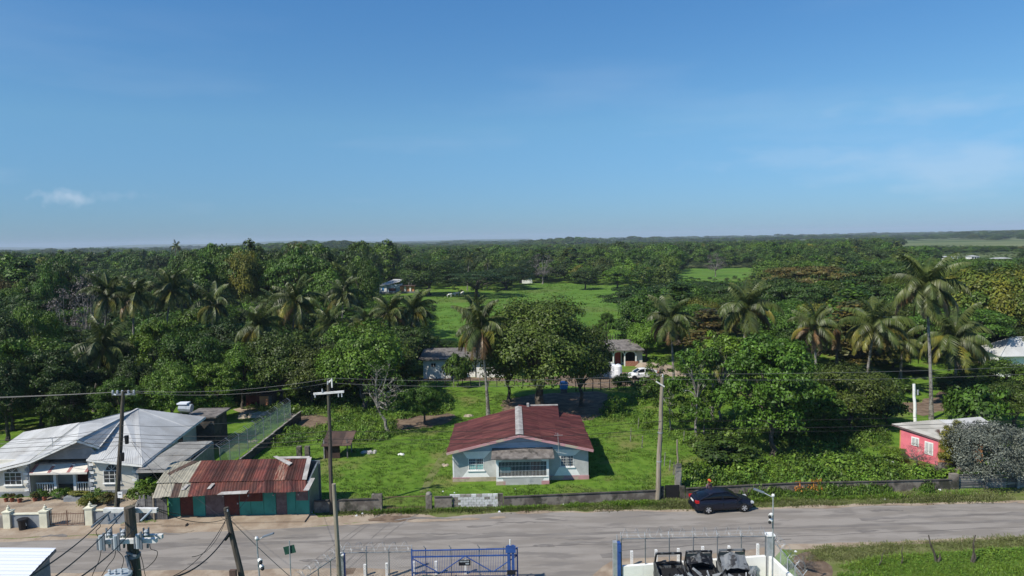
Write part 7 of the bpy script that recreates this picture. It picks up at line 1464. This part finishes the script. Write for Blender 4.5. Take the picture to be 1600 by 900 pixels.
cover('flowers', w3, [(21.6, 51.0), (21.6, 51.7), (23.4, 51.8), (23.4, 50.9)], 26, .7, 1.1, 'orange flowering vine on top of the roadside wall', 'flowers', zs=2.4)
# weeds in the back of the lawn
cover('weeds', w1, pl((420, 700), (440, 675), (520, 655), (620, 610), (700, 612), (705, 640), (600, 690), (500, 690)), 900, .5, 1.4, 'leafy bright weeds at the back of the left lawn', 'weeds', f=nzf(-.1), seed=8, zs=1.4)
cover('weeds', w2, pl((420, 700), (440, 675), (520, 655), (620, 610), (700, 612), (705, 640), (600, 690), (500, 690)), 400, .5, 1.4, 'darker weeds at the back of the left lawn', 'weeds', f=nzf(0, .3, 4), seed=9, zs=1.5)
cover('weeds', w1, pl((935, 640), (1010, 610), (1200, 600), (1200, 690), (1060, 700), (960, 665)), 800, .5, 1.4, 'leafy weeds under the pale-trunked trees right of the red-roofed house', 'weeds', f=nzf(-.05), seed=10, zs=1.4)
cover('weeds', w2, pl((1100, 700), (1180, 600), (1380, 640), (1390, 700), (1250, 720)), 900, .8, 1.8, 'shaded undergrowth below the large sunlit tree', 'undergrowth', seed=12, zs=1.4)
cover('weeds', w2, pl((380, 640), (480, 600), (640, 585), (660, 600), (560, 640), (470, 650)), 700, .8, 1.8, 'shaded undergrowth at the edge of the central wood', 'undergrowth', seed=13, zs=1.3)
cover('weeds', w1, pl((350, 705), (352, 690), (440, 640), (455, 650)), 260, .4, 1.0, 'weeds at the foot of the chain link fence', 'weeds', f=nzf(-.1, .5), seed=14, zs=1.3)
# grass tufts over lawns and verges
for (nm, m) in (('grass', 'weed'), ('grass_dark', 'weed_dark')): pass
g1_ = tuft_mesh('grass', 1, 16, .11, .02, 'weed', .3); g2_ = tuft_mesh('grass', 2, 16, .10, .02, 'weed_dark', .3); g3_ = tuft_mesh('grass', 3, 20, .09, .016, 'grass_dry', .35)
lawnp = [(-25, 52), (-15, 50.2), (-10, 50), (0, 50.4), (12, 51), (18, 51.8), (22, 56), (22, 76), (-10, 92), (-24, 82)]
nohouse = lambda x, y: not (-5.4 < x < 6.2 and 54.3 < y < 65)
cover('grass', g1_, lawnp, 6500, .45, 1.25, 'bright short grass of the lawn around the red-roofed house', 'grass', f=lambda x, y, rg: nohouse(x, y) and noise.noise((x * .4, y * .4, 0)) > rg.uniform(-.7, .1), seed=21)
cover('grass', g2_, lawnp, 3000, .45, 1.25, 'darker grass patches of the lawn around the red-roofed house', 'grass', f=lambda x, y, rg: nohouse(x, y) and noise.noise((x * .3, y * .3, 7)) > rg.uniform(-.3, .3), seed=22)
cover('grass', g3_, [(-14.5, 49.0), (0, 49.0), (14, 48.9), (37, 49.3), (37, 51.2), (20, 50.9), (10, 50.5), (0, 49.75), (-14.5, 49.5)], 2600, .6, 1.6, 'dry olive grass of the far roadside verge', 'grass', seed=23)
cover('grass', g1_, [(-14.5, 49.1), (0, 49.4), (14, 49.8), (37, 50.3), (37, 51.2), (20, 50.9), (10, 50.5), (0, 49.75), (-14.5, 49.5)], 1500, .7, 1.9, 'greener grass at the foot of the roadside wall', 'grass', f=nzf(-.1, .5), seed=24)
cover('grass', g1_, [(17.6, 38), (19, 39.6), (22, 40.7), (26, 41.2), (34, 41.6), (34, 36), (17.6, 36)], 5200, .6, 1.3, 'lush grass in the near right corner', 'grass', f=lambda x, y, rg: x > 20.3 + 1.6 * noise.noise((x * .4, y * .5, 3)) + rg.uniform(-.9, .6), seed=25)
cover('grass', g3_, [(17.6, 40.5), (19, 42.3), (25, 42.7), (34, 43.2), (34, 41.4), (26, 41.0), (21, 40.4)], 1200, .6, 1.5, 'dry olive grass strip between the road and the near right grass', 'grass', seed=26)
cover('weeds', w1, [(18.5, 38.5), (22, 40.2), (26, 41), (34, 41.3), (34, 36), (18.5, 36)], 3000, .25, .6, 'low leafy weeds in the near right corner', 'weeds', f=lambda x, y, rg: x > 20.6 + 1.6 * noise.noise((x * .4, y * .5, 3)) + rg.uniform(-1.2, .6), seed=27)
cover('weeds', w1, [(-28.4, 47.9), (-28.2, 48.6), (-26, 48.5), (-25.9, 48.0)], 60, .3, .5, 'grass strip in front of the grey plank fence', 'weeds', seed=28)
g4_ = tuft_mesh('grass', 4, 18, .5, .05, 'weed', 1.2)
cover('grass', g4_, PAST, 1600, .4, .9, 'pasture grass beyond the houses', 'grass', f=nzf(-.2, .05), seed=29)
# front garden plants of the large house
bu = PROTO['bush']
for k, (x, y, s, m) in enumerate(((93, 778, .7, 'leaf_mid'), (62, 778, .6, 'leaf_mid'), (140, 790, .8, 'leaf_yellow'), (152, 785, .9, 'leaf_mid'), (168, 787, .8, 'leaf_orange'), (225, 785, 1.2, 'leaf_bright'), (240, 772, 1.3, 'leaf_bright'), (250, 762, 1.2, 'leaf_mid'))):
    lb = ('dark leafy bush left of the veranda step', 'small bush at the left corner of the veranda', 'yellowish shrub inside the cream garden wall', 'green shrub inside the cream garden wall', 'reddish flowering shrub beside the dark pole', 'bright bush at the left end of the plank fence', 'bright creeper bush under the carport edge', 'green bush beside the left end of the shop roof')[k]
    plant('bush', gp(x, y), s, s * 1.1, m, lb, 'bush', name='bush')
for k, p in enumerate(pots):
    t = thing('potted_plant', p, ('terracotta potted plant furthest left below the left arched window', 'terracotta potted plant second from the left, below the left arched window', 'terracotta potted plant third from the left, by the left quoined corner', 'terracotta potted plant at the left of the veranda front, right of the quoined corner', 'terracotta potted plant right under the left quoined corner', 'terracotta potted plant left of the shrub inside the cream garden wall', 'terracotta potted plant next to the planter of the veranda', 'terracotta potted plant alone beside the right arched window')[k], 'potted plant', gpn); mb = MB(); mb.lathe((0, 0, 0), [(0, .12), (.25, .17), (.28, .18)], 10); linkmesh('pot', mb.mesh('pot', M['terracotta']), t); cm = PROTO['bush'][0]; linkmesh('foliage', cm, t, (0, 0, .24), scl=(.14, .14, .17), mat=M[('leaf_mid', 'leaf_orange', 'leaf_olive')[k % 3]])
t = thing('planter', gp(115, 784), 'low grey planter wall with flowering plants at the veranda of the large house', 'planter'); p = t.location; B('wall', M['grey_trim'], t, (p.x - .8, p.y, 0, p.x + 1.4, p.y + .5, .35)); linkmesh('foliage', PROTO['bush'][0], t, (.3, .25, .3), scl=(.5, .14, .2), mat=M['leaf_yellow'])

# ------------------------------------------------------------------ haze: one closed box of air round everything
hm = bpy.data.materials.new('haze'); hm.use_nodes = True; ht = hm.node_tree; ht.nodes.clear(); ho = N(ht, 'ShaderNodeOutputMaterial'); hv = N(ht, 'ShaderNodeVolumePrincipled'); hv.inputs['Density'].default_value = HAZE = 0.00011; hv.inputs['Color'].default_value = (.72, .84, 1, 1); ht.links.new(hv.outputs[0], ho.inputs['Volume'])
mb = MB(); mb.box(-9500, -80, -3, 9500, 9500, 75); tag(mb.build('haze', hm), kind='stuff')
